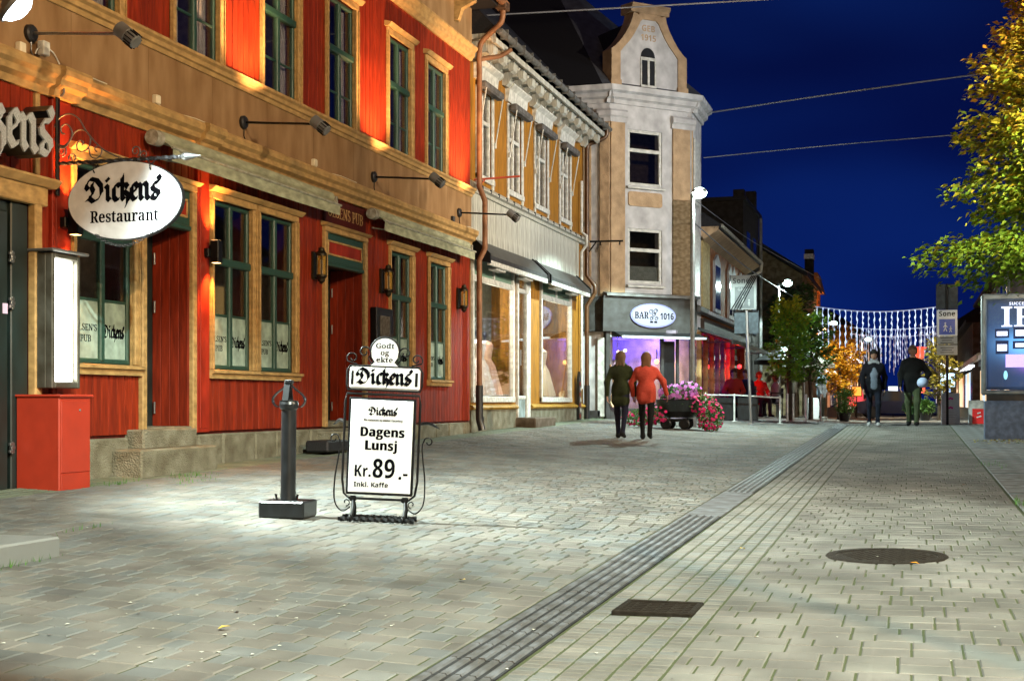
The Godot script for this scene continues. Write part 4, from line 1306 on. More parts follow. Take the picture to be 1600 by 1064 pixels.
	for e in [-0.19, 0.19]:
		q = MB.new()
		for z in [-1.0, 1.0]:
			q.tube([Vector3(e, 0.165, 0), Vector3(e + 0.01, 0.1, 0.05 * z), Vector3(e, 0.02, 0.1 * z)], 0.012, 8)
			q.tube(spiral(Vector3(e, 0.025, 0.115 * z), Vector3(0, 0, z), Vector3.UP, 0.03, 0.012, 3.0, -2.5, 10), 0.01, 6)
		q.rbox(Vector3(e, 0.165, 0), Vector3(0.055, 0.04, 0.05), 0.01)
		part(t, "leg", q, M.black_iron, true)
	for z in [-0.11, 0.11]:
		q = MB.new()
		for i in 34:
			q.box(Vector3(-0.27 + i * 0.0162, 0.022, z), Vector3(0.017, 0.026, 0.026), Basis(Vector3.RIGHT, i * 0.5))
		part(t, "twisted_bar", q, M.black_iron, true)

class Face:   # a flat wall: u runs to the reader's right along it, d stands out of it
	var o: Vector3
	var u: Vector3
	var n: Vector3
	func _init(oo: Vector3, uu: Vector3) -> void:
		o = oo; u = uu.normalized(); n = u.cross(Vector3.UP).normalized()
	func p(a: float, y: float, d := 0.0) -> Vector3:
		return o + u * a + n * d + Vector3(0, y, 0)
	func bs() -> Basis:
		return Basis(u, Vector3.UP, n)
	func b(m: MB, u0: float, u1: float, y0: float, y1: float, d0: float, d1: float, r := 0.0) -> void:
		var ce := p((u0 + u1) / 2, (y0 + y1) / 2, (d0 + d1) / 2)
		var si := Vector3(absf(u1 - u0), absf(y1 - y0), absf(d1 - d0))
		if r > 0: m.rbox(ce, si, r, bs())
		else: m.box(ce, si, bs())
	func run(m: MB, prof: Array, u0: float, u1: float) -> void:   # profile in (d, y)
		m.ext(PackedVector2Array(prof), u1 - u0, Transform3D(Basis(n, Vector3.UP, -u), o + u * u1))
	func plate(m: MB, poly: PackedVector2Array, d0: float, d1: float) -> void:   # polygon in (u, y)
		m.ext(poly, d1 - d0, Transform3D(bs(), o + n * d0))

func face_window(par: Node3D, F: Face, u0: float, u1: float, y0: float, y1: float, ty: float, frame: Material, fw := 0.07, glass := "glass", mull := false) -> Node3D:
	var q := MB.new()
	F.b(q, u0, u0 + fw, y0, y1, -0.09, -0.02, 0.008)
	F.b(q, u1 - fw, u1, y0, y1, -0.09, -0.02, 0.008)
	F.b(q, u0 + fw, u1 - fw, y0, y0 + fw, -0.088, -0.022, 0.008)
	F.b(q, u0 + fw, u1 - fw, y1 - fw, y1, -0.088, -0.022, 0.008)
	var ys := [y0 + fw, y1 - fw]
	if ty > 0:
		F.b(q, u0 + fw, u1 - fw, ty - fw * 0.6, ty + fw * 0.6, -0.087, -0.015, 0.008)
		ys = [y0 + fw, ty - fw * 0.6, ty + fw * 0.6, y1 - fw]
	var us := [u0 + fw, u1 - fw]
	if mull:
		var um := (u0 + u1) / 2
		F.b(q, um - fw * 0.5, um + fw * 0.5, y0 + fw, y1 - fw, -0.085, -0.02, 0.008)
		us = [u0 + fw, um - fw * 0.5, um + fw * 0.5, u1 - fw]
	var w := part(par, "window", q, frame)
	for i in range(0, ys.size(), 2):
		for j in range(0, us.size(), 2):
			q = MB.new()
			F.b(q, us[j], us[j + 1], ys[i], ys[i + 1], -0.06, -0.054)
			part(w, "pane", q, M[glass])
	return w

func yellow_house() -> void:
	var X := -7.25
	var F := Face.new(P(X, 0, 21.78), Vector3(0, 0, -1))
	var L := 8.32
	var H := thing("yellow_wooden_house", "ochre wooden house with carved white eaves and two shop windows next to the red pub", "building", P(X, 0.6, 26))
	var ups := [[0.34, 1.36], [2.22, 3.28], [4.08, 5.19], [6.07, 7.12]]
	var holes := []
	for w in ups: holes.append([21.78 + w[0] + 0.08, 21.78 + w[1] - 0.08, 5.08, 6.57])
	holes.append([21.95, 24.4, 1.12, 3.86]); holes.append([24.6, 25.5, 0.79, 3.86]); holes.append([26.38, 28.85, 1.12, 3.86])
	var q := MB.new()
	holed_wall(q, X - 0.25, X, 21.78, 30.1, 0.4, 7.4, holes)
	q.b(-13.5, X - 0.25, 0.4, 7.4, 29.9, 30.1)
	q.b(-13.5, -13.3, 0.4, 7.4, 21.78, 30.1)
	part(H, "wall", q, M.ochre)
	q = MB.new()
	q.b(-9.6, -9.4, 0.6, 7.3, 21.78, 29.9)
	q.b(-9.4, X - 0.25, 0.5, 0.75, 21.78, 29.9)
	q.b(-9.4, X - 0.25, 3.95, 4.3, 21.78, 29.9)
	part(H, "interior", q, mt("shop_room", Color(0.32, 0.33, 0.27), 0.9, 0, "cloud"))
	q = MB.new()
	F.b(q, -0.02, 2.72, 0.3, 0.97, 0.0, 0.05, 0.01)
	F.b(q, 3.75, L, 0.3, 0.97, 0.0, 0.05, 0.01)
	var pl := part(H, "plinth", q, M.stone)
	q = MB.new()
	F.b(q, 0.55, 0.68, 0.66, 0.84, 0.045, 0.056)
	part(pl, "air_vent", q, M.black_iron)
	q = MB.new()
	for e in [[-0.02, 2.72], [3.75, L]]:
		F.run(q, [Vector2(0, 0.95), Vector2(0.08, 0.97), Vector2(0.1, 1.0), Vector2(0.08, 1.03), Vector2(0, 1.06)], e[0], e[1])
	part(H, "base_moulding", q, M.ochre_trim)
	# upper windows with headers and rolled sun blinds
	for w in ups:
		q = MB.new()
		for e in [[w[0], w[0] + 0.1], [w[1] - 0.1, w[1]]]: F.b(q, e[0], e[1], 4.9, 6.68, 0.0, 0.035, 0.008)
		F.b(q, w[0], w[1], 6.58, 6.68, 0.0, 0.038, 0.008)
		F.b(q, w[0], w[1], 4.98, 5.08, 0.0, 0.05, 0.008)
		part(H, "window_surround", q, M.white_paint)
		face_window(H, F, w[0] + 0.09, w[1] - 0.09, 5.06, 6.59, 6.05, M.white_paint, 0.06, "glass", true)
		q = MB.new()
		F.run(q, [Vector2(0, 6.7), Vector2(0.05, 6.7), Vector2(0.07, 6.78), Vector2(0.09, 6.92), Vector2(0.17, 6.99), Vector2(0.17, 7.02), Vector2(0, 7.05)], w[0] - 0.08, w[1] + 0.1)
		part(H, "window_header", q, M.white_paint)
		q = MB.new()
		F.b(q, w[0] - 0.02, w[1] + 0.04, 6.52, 6.66, 0.06, 0.22, 0.03)
		var bl := part(H, "sun_blind", q, mt("blind_grey", Color(0.15, 0.15, 0.16), 0.7, 0, "stain"))
		q = MB.new()
		for e in [w[0] + 0.02, w[1] - 0.02]:
			q.tube([F.p(e, 6.54, 0.2), F.p(e, 5.72, 0.06)], 0.012, 6)
			F.b(q, e - 0.025, e + 0.025, 5.66, 5.76, 0.035, 0.075, 0.008)
		part(bl, "blind_arm", q, M.white_paint)
	# white belt above the shops
	boards(H, X + 0.03, 21.78, 29.6, 3.9, 4.72, [], 0.13, [M.white_wood], 0.92, 0.03)
	q = MB.new()
	F.run(q, [Vector2(0, 4.7), Vector2(0.07, 4.7), Vector2(0.09, 4.75), Vector2(0.15, 4.77), Vector2(0.15, 4.8), Vector2(0.02, 4.9), Vector2(0, 4.9)], -0.03, L + 0.05)
	var lg := part(H, "white_ledge", q, M.white_wood)
	for i in 17:
		q = MB.new()
		F.b(q, 0.3 + i * 0.48, 0.35 + i * 0.48, 4.765, 4.835, 0.13, 0.158, 0.006)
		part(lg, "ledge_hook", q, M.iron_grey)
	# eaves
	q = MB.new()
	F.b(q, -0.05, L + 0.2, 7.28, 7.36, 0.0, 0.5)
	F.run(q, [Vector2(0.42, 7.2), Vector2(0.5, 7.18), Vector2(0.5, 7.36), Vector2(0.42, 7.36)], -0.05, L + 0.25)
	part(H, "soffit", q, M.white_wood)
	for i in 14:
		q = MB.new()
		var a := 0.1 + i * 0.612
		q.ext(PackedVector2Array([Vector2(0, 6.95), Vector2(0.08, 6.93), Vector2(0.14, 6.98), Vector2(0.17, 7.08), Vector2(0.3, 7.09), Vector2(0.34, 7.02), Vector2(0.4, 7.05), Vector2(0.42, 7.28), Vector2(0, 7.28)]), 0.24, Transform3D(Basis(F.n, Vector3.UP, -F.u), F.p(a + 0.24, 0)))
		q.ell(F.p(a + 0.43, 7.2, 0.36), Vector3(0.05, 0.07, 0.05), 8)
		part(H, "eaves_corbel", q, M.white_wood)
	q = MB.new()
	var gp := []
	for i in 9: gp.append(Vector2(0.56 - 0.07 * cos(PI * i / 8), 7.4 - 0.07 * sin(PI * i / 8)))
	F.run(q, gp, -0.1, L + 0.3)
	var gu := part(H, "gutter", q, M.zinc)
	for i in 16:
		q = MB.new()
		F.b(q, 0.2 + i * 0.53, 0.225 + i * 0.53, 7.3, 7.46, 0.47, 0.64)
		part(gu, "gutter_hook", q, M.zinc)
	q = MB.new()
	F.run(q, [Vector2(0.5, 7.36), Vector2(0.52, 7.42), Vector2(-3.4, 11.6), Vector2(-6.6, 7.42), Vector2(-6.6, 7.36)], -0.05, L + 0.25)
	var rf := part(H, "roof", q, M.roof)
	# shopfronts
	for sw in [[0.09, 2.62], [4.54, 7.08]]:
		q = MB.new()
		F.b(q, sw[0], sw[0] + 0.08, 1.1, 3.88, -0.02, 0.05, 0.01)
		F.b(q, sw[1] - 0.12, sw[1], 1.1, 3.88, -0.02, 0.05, 0.01)
		F.b(q, sw[0], sw[1], 1.09, 1.2, -0.02, 0.06, 0.01)
		F.b(q, sw[0] + 0.08, sw[1] - 0.12, 3.2, 3.3, -0.02, 0.048, 0.01)
		F.b(q, (sw[0] + sw[1]) / 2 - 0.03, (sw[0] + sw[1]) / 2 + 0.03, 3.3, 3.86, -0.02, 0.04, 0.01)
		var w := part(H, "shop_window", q, M.white_paint)
		for e in [[sw[0] + 0.08, sw[1] - 0.12, 1.2, 3.2], [sw[0] + 0.08, (sw[0] + sw[1]) / 2 - 0.03, 3.3, 3.86], [(sw[0] + sw[1]) / 2 + 0.03, sw[1] - 0.12, 3.3, 3.86]]:
			q = MB.new()
			F.b(q, e[0], e[1], e[2], e[3], 0.0, 0.008)
			part(w, "pane", q, M["glass"] if e[2] < 2 else mt("mint_glass", Color(0.16, 0.26, 0.2), 0.1, 0, ""))
	q = MB.new()
	F.b(q, 2.82, 2.9, 0.79, 3.88, -0.02, 0.05, 0.01)
	F.b(q, 3.44, 3.72, 0.79, 3.88, -0.02, 0.05, 0.01)
	F.b(q, 2.9, 3.44, 3.2, 3.28, -0.02, 0.045, 0.01)
	F.b(q, 2.9, 3.44, 1.15, 1.22, -0.02, 0.03, 0.01)
	var dr := part(H, "shop_door", q, M.white_paint)
	q = MB.new()
	F.b(q, 2.9, 3.44, 0.79, 1.15, -0.02, 0.015)
	part(dr, "kick_panel", q, mt("pale_blue", Color(0.3, 0.4, 0.44), 0.5, 0, "stain"))
	for e in [[1.22, 3.2], [3.28, 3.86]]:
		q = MB.new()
		F.b(q, 2.9, 3.44, e[0], e[1], 0.0, 0.008)
		part(dr, "pane", q, M["glass"])
	q = MB.new()
	q.tube([F.p(3.0, 1.8, 0.05), F.p(3.0, 2.1, 0.05)], 0.014, 8)
	part(dr, "handle", q, M.steel)
	var st := thing("concrete_step", "brown concrete doorstep before the yellow house's shop door", "doorstep", P(-7.0, 0.55, 25))
	q = MB.new()
	q.rbox(P(-7.02, 0.66, 25.2), Vector3(0.42, 0.28, 1.5), 0.02)
	part(st, "step_block", q, mt("brown_concrete", Color(0.14, 0.11, 0.085), 0.85, 0, "stain"))
	# canopy
	for e in [[21.8, 25.7, "dark metal canopy over the left shop window of the yellow house"], [25.85, 29.35, "dark metal canopy with pale lit top over the right shop window of the yellow house"]]:
		var t := thing("shop_canopy", e[2], "canopy", P(X, 3.6, (e[0] + e[1]) / 2), "canopies over the yellow house shopfront")
		q = MB.new()
		q.along([Vector2(X + 0.01, 3.9), Vector2(X + 0.06, 3.9), Vector2(X + 0.36, 3.6), Vector2(X + 0.36, 3.52), Vector2(X + 0.33, 3.52), Vector2(X + 0.01, 3.8)], e[0], e[1])
		part(t, "canopy_sheet", q, mt("canopy_grey", Color(0.09, 0.095, 0.1), 0.35, 0.5, "stain"))
		q = MB.new()
		q.along([Vector2(X + 0.3, 3.44), Vector2(X + 0.36, 3.44), Vector2(X + 0.365, 3.52), Vector2(X + 0.3, 3.52)], e[0] + 0.06, e[1] - 0.06)
		part(t, "light_strip", q, M.white_paint)
		for a in [e[0] + 0.02, e[1] - 0.04]:
			q = MB.new()
			q.along([Vector2(X + 0.01, 3.55), Vector2(X + 0.38, 3.46), Vector2(X + 0.38, 3.63), Vector2(X + 0.06, 3.93), Vector2(X + 0.01, 3.93)], a - 0.04, a + 0.02)
			part(t, "end_plate", q, M.black_iron)
		for a in [e[0] + 0.9, e[1] - 1.2]:
			q = MB.new()
			q.rbox(P(X + 0.22, 3.43, a), Vector3(0.16, 0.05, 0.55), 0.01)
			part(t, "tube_fitting", q, M.white_paint)
	# pipes and poles
	var wp := thing("conduit_pipe", "thin white pipe down the right end of the yellow house", "downpipe", P(X + 0.05, 1.4, 29.62))
	q = MB.new()
	q.tube([P(X + 0.08, 6.1, 29.62), P(X + 0.08, 4.95, 29.62), P(X + 0.2, 4.85, 29.62), P(X + 0.2, 4.65, 29.62), P(X + 0.08, 4.5, 29.62), P(X + 0.08, 1.4, 29.62)], 0.035, 10)
	part(wp, "pipe", q, M.white_paint)
	var bp := thing("rainwater_pipe", "brown rainwater pipe with black foot at the far corner of the yellow house", "downpipe", P(X + 0.1, 0.65, 30.02))
	q = MB.new()
	q.tube(curve([P(-6.7, 7.35, 30.15), P(-6.72, 7.2, 30.15), P(-6.85, 7.1, 30.1), P(-7.1, 7.0, 30.04), P(-7.14, 6.85, 30.02)], 4) + [P(-7.14, 4.0, 30.02), P(-6.95, 3.75, 30.02), P(-6.95, 3.6, 30.02), P(-7.14, 3.3, 30.02), P(-7.14, 1.45, 30.02)], 0.05, 10)
	part(bp, "pipe", q, mt("brown_pipe", Color(0.1, 0.045, 0.015), 0.4, 0.1, "stain"))
	q = MB.new()
	q.tube([P(-7.14, 1.48, 30.02), P(-7.14, 0.66, 30.02)], 0.065, 10)
	part(bp, "pipe_foot", q, M.black_paint)
	var fp := thing("flag_bracket", "thin coral red pole on a brace sticking out between the houses", "flagpole bracket", P(-7.2, 4.9, 21.9))
	q = MB.new()
	q.tube([P(-7.2, 4.91, 21.9), P(-6.38, 4.93, 21.9)], 0.018, 8)
	q.tube([P(-7.2, 4.72, 21.9), P(-7.0, 4.9, 21.9)], 0.012, 6)
	part(fp, "pole", q, mt("coral", Color(0.5, 0.1, 0.06), 0.5, 0, ""))
	var br := thing("sign_bracket", "empty black iron bracket on the corner of the yellow house", "bracket", P(-7.1, 4.7, 30.05))
	q = MB.new()
	q.tube([P(-7.2, 4.79, 30.15), P(-6.32, 4.78, 30.15)], 0.022, 8)
	q.tube([P(-7.2, 4.45, 30.15), P(-6.95, 4.78, 30.15)], 0.018, 8)
	for x in [-6.85, -6.4]: q.box(P(x, 4.73, 30.15), Vector3(0.03, 0.08, 0.03))
	part(br, "arm", q, M.black_iron)
	# carved board by the corner
	var sk := thing("carved_post", "narrow pointed dark post with red and white patterns against the yellow house", "post", P(-7.12, 0.66, 29.3))
	q = MB.new()
	F.plate(q, PackedVector2Array([Vector2(7.46, 0.66), Vector2(7.66, 0.66), Vector2(7.66, 1.62), Vector2(7.56, 1.78), Vector2(7.46, 1.62)]), 0.06, 0.12)
	part(sk, "board", q, M.black_paint)
	for i in 7:
		q = MB.new()
		F.b(q, 7.5 + (i % 2) * 0.06, 7.56 + (i % 2) * 0.06, 0.75 + i * 0.12, 0.83 + i * 0.12, 0.115, 0.126)
		part(sk, "painted_pattern", q, M.white_paint if i % 2 else M.red_plain)
	# what stands in the shop windows
	var dm := [[0.55, "white dress on a stand at the left of the first shop window", Color(0.75, 0.7, 0.72)], [1.75, "white dress on a stand nearer the shop door", Color(0.8, 0.74, 0.74)], [2.2, "pale pink dress on a stand beside the shop door", Color(0.75, 0.5, 0.42)], [5.1, "long yellow dress on a stand in the right shop window", Color(0.7, 0.5, 0.1)], [6.1, "cream dress on a stand at the right edge of the right shop window", Color(0.75, 0.68, 0.5)]]
	for e in dm:
		var t := thing("dress_stand", e[1], "mannequin", F.p(e[0], 1.1, -0.8), "dresses on stands in the shop windows")
		q = MB.new()
		var pr := []
		var c: Color = e[2]
		for z in [[0.33, 0.0], [0.28, 0.25], [0.2, 0.55], [0.12, 0.72], [0.15, 0.9], [0.16, 1.0], [0.1, 1.06], [0.045, 1.08]]: pr.append(Vector2(z[0], z[1] * 0.95))
		q.lathe(pr, 18, Transform3D(Basis(), F.p(e[0], 1.22, -0.42)))
		for i in 18:
			var a := TAU * i / 18
			q.tube([F.p(e[0], 1.22, -0.42) + Vector3(cos(a) * 0.32, 0, sin(a) * 0.32), F.p(e[0], 1.75, -0.42) + Vector3(cos(a) * 0.19, 0, sin(a) * 0.19), F.p(e[0], 1.9, -0.42) + Vector3(cos(a) * 0.12, 0, sin(a) * 0.12)], [0.03, 0.015, 0.004], 5)
		part(t, "dress", q, mt("dress_%d" % int(e[0] * 100), c, 0.7, 0, ""))
		q = MB.new()
		q.tube([F.p(e[0], 0.9, -0.42), F.p(e[0], 2.34, -0.42)], 0.02, 6)
		q.ell(F.p(e[0], 2.36, -0.42), Vector3(0.05, 0.07, 0.05), 10)
		part(t, "stand", q, M.black_iron)
	for e in [[1.4, "shop ceiling lamp over the left window display"], [5.7, "shop ceiling lamp over the right window display"]]:
		var t := thing("shop_ceiling_lamp", e[1], "lamp", F.p(e[0], 3.0, -0.6), "lamps inside the yellow house shop")
		q = MB.new()
		q.lathe([Vector2(0.001, 0), Vector2(0.07, 0), Vector2(0.09, 0.06), Vector2(0.001, 0.07)], 14, Transform3D(Basis(), F.p(e[0], 3.05, -0.55)))
		q.tube([F.p(e[0], 3.1, -0.55), F.p(e[0], 3.95, -0.55)], 0.01, 6)
		part(t, "lamp_glass", q, glow("shop_lamp", Color(1, 0.9, 0.7), 2.0))
		omni(t, F.p(e[0], 2.98, -0.55), Color(1, 0.97, 0.86), 4.5, 0.06)

func corner_building() -> void:
	var S2 := sqrt(2.0)
	var F1 := Face.new(P(-14, 0, 30.6), Vector3(1, 0, 0))       # side street face, 7.27 long
	var F2 := Face.new(P(-6.73, 0, 30.6), Vector3(1, 0, -1))    # chamfer, 2.35 long
	var F3 := Face.new(P(-5.07, 0, 32.26), Vector3(0, 0, -1))   # street face
	var W := 2.35
	mt("plaster_white", Color(0.6, 0.59, 0.6), 0.85, 0, "cloud", Vector3(0.5, 0.3, 0.5))
	mt("plaster_beige", Color(0.52, 0.36, 0.22), 0.9, 0, "cloud", Vector3(0.6, 0.4, 0.6), false, 0.6)
	mt("plaster_yellow", Color(0.55, 0.42, 0.18), 0.9, 0, "cloud", Vector3(0.9, 0.9, 0.9), false, 1.0)
	mt("rough_stone", Color(0.62, 0.46, 0.28), 0.95, 0, "stain", Vector3(2.2, 2.2, 2.2), false, 6.0)
	mt("bar_grey", Color(0.06, 0.06, 0.062), 0.6, 0, "stain")
	var H := thing("white_corner_building", "pale corner building with curved gable, beige pilasters and a bar on its cut corner", "building", P(-6, 0.65, 32))
	var q := MB.new()
	F1.b(q, 0, 7.27, 0.3, 8.2, -0.3, 0.0)
	part(H, "side_wall", q, M.plaster_white)
	q = MB.new()
	# chamfer wall with openings
	var holes := [[0.5, 1.47, 6.19, 7.5], [0.5, 1.47, 3.89, 5.18], [-0.1, 2.3, 0.75, 2.62]]
	var cut := [0.0, 0.5, 1.47, W]
	for i in 3:
		var m: float = (cut[i] + cut[i + 1]) / 2
		if i == 1:
			for e in [[2.62, 3.89], [5.18, 6.19], [7.5, 8.2]]: F2.b(q, cut[i], cut[i + 1], e[0], e[1], -0.3, 0.0)
		else:
			F2.b(q, cut[i], cut[i + 1], 2.62, 8.2, -0.3, 0.0)
	part(H, "corner_wall", q, M.plaster_white)
	q = MB.new()
	F3.b(q, -0.1, 1.45, 2.9, 8.2, -0.3, 0.0)
	F3.b(q, 1.35, 1.45, 0.3, 8.2, -6.0, 0.0)
	F1.b(q, 0, 0.3, 0.3, 8.2, -4, -0.3)
	part(H, "street_wall", q, M.plaster_white)
	# rooms upstairs so the windows look into something dark
	q = MB.new()
	F2.b(q, -0.4, W + 0.2, 3.2, 8.0, -1.4, -1.3)
	F2.b(q, -0.3, W + 0.1, 5.4, 5.9, -1.3, -0.3)
	part(H, "interior", q, M.dark_room)
	# pilasters
	for e in [[0.0, 0.4, 3.64, 7.7], [1.76, W, 5.92, 7.7]]:
		q = MB.new()
		F2.b(q, e[0], e[1], e[2], e[3], 0.0, 0.05, 0.012)
		part(H, "pilaster", q, M.plaster_beige)
	q = MB.new()
	F2.b(q, 1.76, W, 3.64, 5.92, 0.0, 0.055, 0.012)
	part(H, "rough_pilaster", q, M.rough_stone)
	for e in [[7.03, 7.27], [6.45, 6.83]]:
		q = MB.new()
		F1.b(q, e[0], e[1], 3.6, 7.7, 0.0, 0.05 if e[0] > 7 else 0.03, 0.012)
		part(H, "side_pilaster", q, M.plaster_beige)
	for e in [[-0.04, 0.44], [1.72, W + 0.04]]:
		q = MB.new()
		F2.run(q, [Vector2(0, 7.62), Vector2(0.06, 7.62), Vector2(0.07, 7.72), Vector2(0.12, 7.76), Vector2(0.12, 7.86), Vector2(0.06, 7.92), Vector2(0, 7.92)], e[0], e[1])
		part(H, "pilaster_cap", q, M.plaster_white)
	q = MB.new()
	F1.run(q, [Vector2(0, 7.62), Vector2(0.06, 7.62), Vector2(0.07, 7.72), Vector2(0.12, 7.76), Vector2(0.12, 7.86), Vector2(0.06, 7.92), Vector2(0, 7.92)], 6.98, 7.31)
	part(H, "pilaster_cap", q, M.plaster_white)
	var cor := [Vector2(0, 8.05), Vector2(0.05, 8.05), Vector2(0.07, 8.14), Vector2(0.15, 8.18), Vector2(0.17, 8.28), Vector2(0.26, 8.32), Vector2(0.28, 8.44), Vector2(0, 8.47)]
	q = MB.new()
	F1.run(q, cor, 0, 7.39)
	F2.run(q, cor, -0.115, W + 0.115)
	F3.run(q, cor, -0.11, 1.5)
	part(H, "cornice", q, M.plaster_white)
	q = MB.new()
	for e in [[6.15, 6.2], [3.84, 3.89]]: F2.run(q, [Vector2(-0.1, e[0] - 0.02), Vector2(0.09, e[0] - 0.05), Vector2(0.09, e[0] - 0.01), Vector2(-0.1, e[1])], 0.45, 1.52)
	part(H, "window_sill", q, M.white_paint)
	q = MB.new()
	var rr := PackedVector2Array()
	for c in [[1.39, 5.97, 0], [0.57, 5.97, 1], [0.57, 5.77, 2], [1.39, 5.77, 3]]:
		for k in 5:
			var a: float = PI / 2 * (c[2] + k / 4.0)
			rr.append(Vector2(c[0] + 0.07 * cos(a), c[1] + 0.07 * sin(a)))
	F2.plate(q, rr, 0.0, 0.03)
	part(H, "beige_panel", q, M.plaster_beige)
	face_window(H, F2, 0.5, 1.47, 6.19, 7.5, 7.02, M.white_paint, 0.07)
	var w2 := face_window(H, F2, 0.5, 1.47, 3.89, 5.18, 4.68, M.white_paint, 0.07)
	q = MB.new()
	F2.b(q, 0.57, 1.4, 3.96, 4.3, -0.1, -0.09)
	part(w2, "window_film", q, mt("dim_film", Color(0.2, 0.21, 0.18), 0.7, 0, "cloud"))
	# street face windows of the white part
	q = MB.new()
	F3.b(q, 0.15, 0.95, 3.6, 5.3, 0.0, 0.05, 0.02)
	F3.b(q, 0.15, 0.95, 5.9, 7.5, 0.0, 0.05, 0.02)
	part(H, "street_bay", q, M.white_paint)
	# gable with its year
	var hw := [[8.47, 1.07], [9.33, 1.07], [9.42, 0.95], [9.55, 0.82], [9.72, 0.69], [9.92, 0.57], [10.1, 0.49], [10.28, 0.45]]
	var iw := [[8.47, 0.82], [9.28, 0.82], [9.38, 0.74], [9.55, 0.58], [9.74, 0.45], [9.94, 0.33], [10.06, 0.26], [10.13, 0.17], [10.15, 0.0]]
	var out := PackedVector2Array()
	var inn := PackedVector2Array()
	var uc := 1.1
	for e in hw: out.append(Vector2(uc + e[1], e[0]))
	for i in hw.size(): out.append(Vector2(uc - hw[hw.size() - 1 - i][1], hw[hw.size() - 1 - i][0]))
	for e in iw: inn.append(Vector2(uc + e[1], e[0]))
	for i in iw.size() - 1: inn.append(Vector2(uc - iw[iw.size() - 2 - i][1], iw[iw.size() - 2 - i][0]))
	q = MB.new()
	F2.plate(q, out, -0.36, -0.02)
	var gb := part(H, "gable", q, M.plaster_beige)
	q = MB.new()
	F2.plate(q, inn, -0.021, 0.0)
	part(gb, "gable_field", q, M.plaster_white)
	q = MB.new()
	var band := PackedVector2Array()
	for i in hw.size(): band.append(Vector2(uc + hw[i][1], hw[i][0]))
	for i in hw.size(): band.append(Vector2(uc + minf(iw[hw.size() - 1 - i][1] + 0.0, hw[hw.size() - 1 - i][1] - 0.1), minf(iw[hw.size() - 1 - i][0], hw[hw.size() - 1 - i][0])))
	F2.plate(q, band, -0.02, 0.03)
	var band2 := PackedVector2Array()
	for e in band: band2.append(Vector2(2 * uc - e.x, e.y))
	F2.plate(q, band2, -0.02, 0.03)
	F2.b(q, uc - 0.3, uc + 0.3, 10.12, 10.29, -0.02, 0.029)
	part(gb, "gable_border", q, M.plaster_beige)
	q = MB.new()
	F2.run(q, [Vector2(-0.4, 10.26), Vector2(0.05, 10.26), Vector2(0.06, 10.34), Vector2(0.12, 10.4), Vector2(0.12, 10.46), Vector2(-0.4, 10.5)], uc - 0.54, uc + 0.54)
	part(gb, "coping", q, M.plaster_beige)
	for e in [-1.0, 1.0]:
		q = MB.new()
		F2.b(q, uc + e * 0.95 - 0.15, uc + e * 0.95 + 0.15, 8.47, 8.62, -0.03, 0.06, 0.01)
		part(gb, "gable_foot", q, M.plaster_beige)
	q = MB.new()
	var aw := PackedVector2Array([Vector2(uc - 0.24, 8.55), Vector2(uc + 0.16, 8.55)])
	for k in 13: aw.append(Vector2(uc - 0.04 + 0.2 * cos(PI * k / 12), 9.24 + 0.22 * sin(PI * k / 12)))
	F2.plate(q, aw, 0.0, 0.012)
	var gw := part(gb, "arched_window", q, M.black_paint)
	put_text(gb, "lettering", "GEB", 0.2, F2.p(uc - 0.02, 9.92, 0.002), F2.bs(), M.plaster_beige, true, "Droid Sans", 1.0)
	put_text(gb, "lettering", "1915", 0.2, F2.p(uc - 0.02, 9.7, 0.002), F2.bs(), M.plaster_beige, true, "Droid Sans", 1.0)
	q = MB.new()
	F2.b(q, uc - 0.245, uc + 0.165, 9.16, 9.23, 0.0, 0.03)
	for e in [-0.255, -0.055, 0.145]: F2.b(q, uc + e, uc + e + 0.035 + (0.02 if e == -0.055 else 0.0), 8.54, 9.18, 0.0, 0.028)
	F2.b(q, uc - 0.255, uc + 0.18, 8.52, 8.57, 0.0, 0.05)
	part(gb, "window_bars", q, M.white_paint)
	# roofs
	q = MB.new()
	var e0 := P(-14.2, 8.46, 30.34); var e1 := P(-6.85, 8.46, 30.34); var e2 := P(-4.8, 8.46, 32.4); var e3 := P(-4.8, 8.46, 33.75); var e4 := P(-14.2, 8.46, 38)
	var r0 := P(-14.2, 12.6, 34.2); var r1 := P(-9.3, 12.6, 34.2)
	q.quad(e0, e1, r1, r0)
	q.quad(e3, e4, r0, r1)
	part(H, "roof", q, M.roof)
	q = MB.new()
	q.tri(e1, e2, r1)
	q.tri(e2, e3, r1)
	part(H, "hip_roof", q, mt("roof_pale", Color(0.1, 0.11, 0.14), 0.5, 0.2, "stain"))  # hip faces paler and bluer than the main roof
	q = MB.new()
	q.ext(PackedVector2Array([Vector2(uc - 1.0, 8.46), Vector2(uc + 1.0, 8.46), Vector2(uc + 0.6, 9.5), Vector2(uc + 0.38, 10.1), Vector2(uc - 0.38, 10.1), Vector2(uc - 0.6, 9.5)]), 2.6, Transform3D(F2.bs(), F2.o - F2.n * 2.9))
	part(H, "gable_roof", q, M.roof)
	# bar front
	q = MB.new()
	F2.run(q, [Vector2(0, 2.74), Vector2(0.1, 2.74), Vector2(0.12, 3.5), Vector2(0.14, 3.56), Vector2(0, 3.56)], -0.25, W + 0.06)
	F1.b(q, 6.4, 7.3, 2.74, 3.56, 0.0, 0.08, 0.01)
	var fs := part(H, "bar_fascia", q, M.bar_grey)
	q = MB.new()
	F2.run(q, [Vector2(0, 3.56), Vector2(0.2, 3.56), Vector2(0.2, 3.62), Vector2(0, 3.66)], -0.2, W + 0.1)
	F3.run(q, [Vector2(0, 3.3), Vector2(0.2, 3.3), Vector2(0.22, 3.4), Vector2(0.05, 3.48), Vector2(0, 3.48)], 0.05, 1.45)
	part(H, "bar_ledge", q, M.zinc)
	q = MB.new()
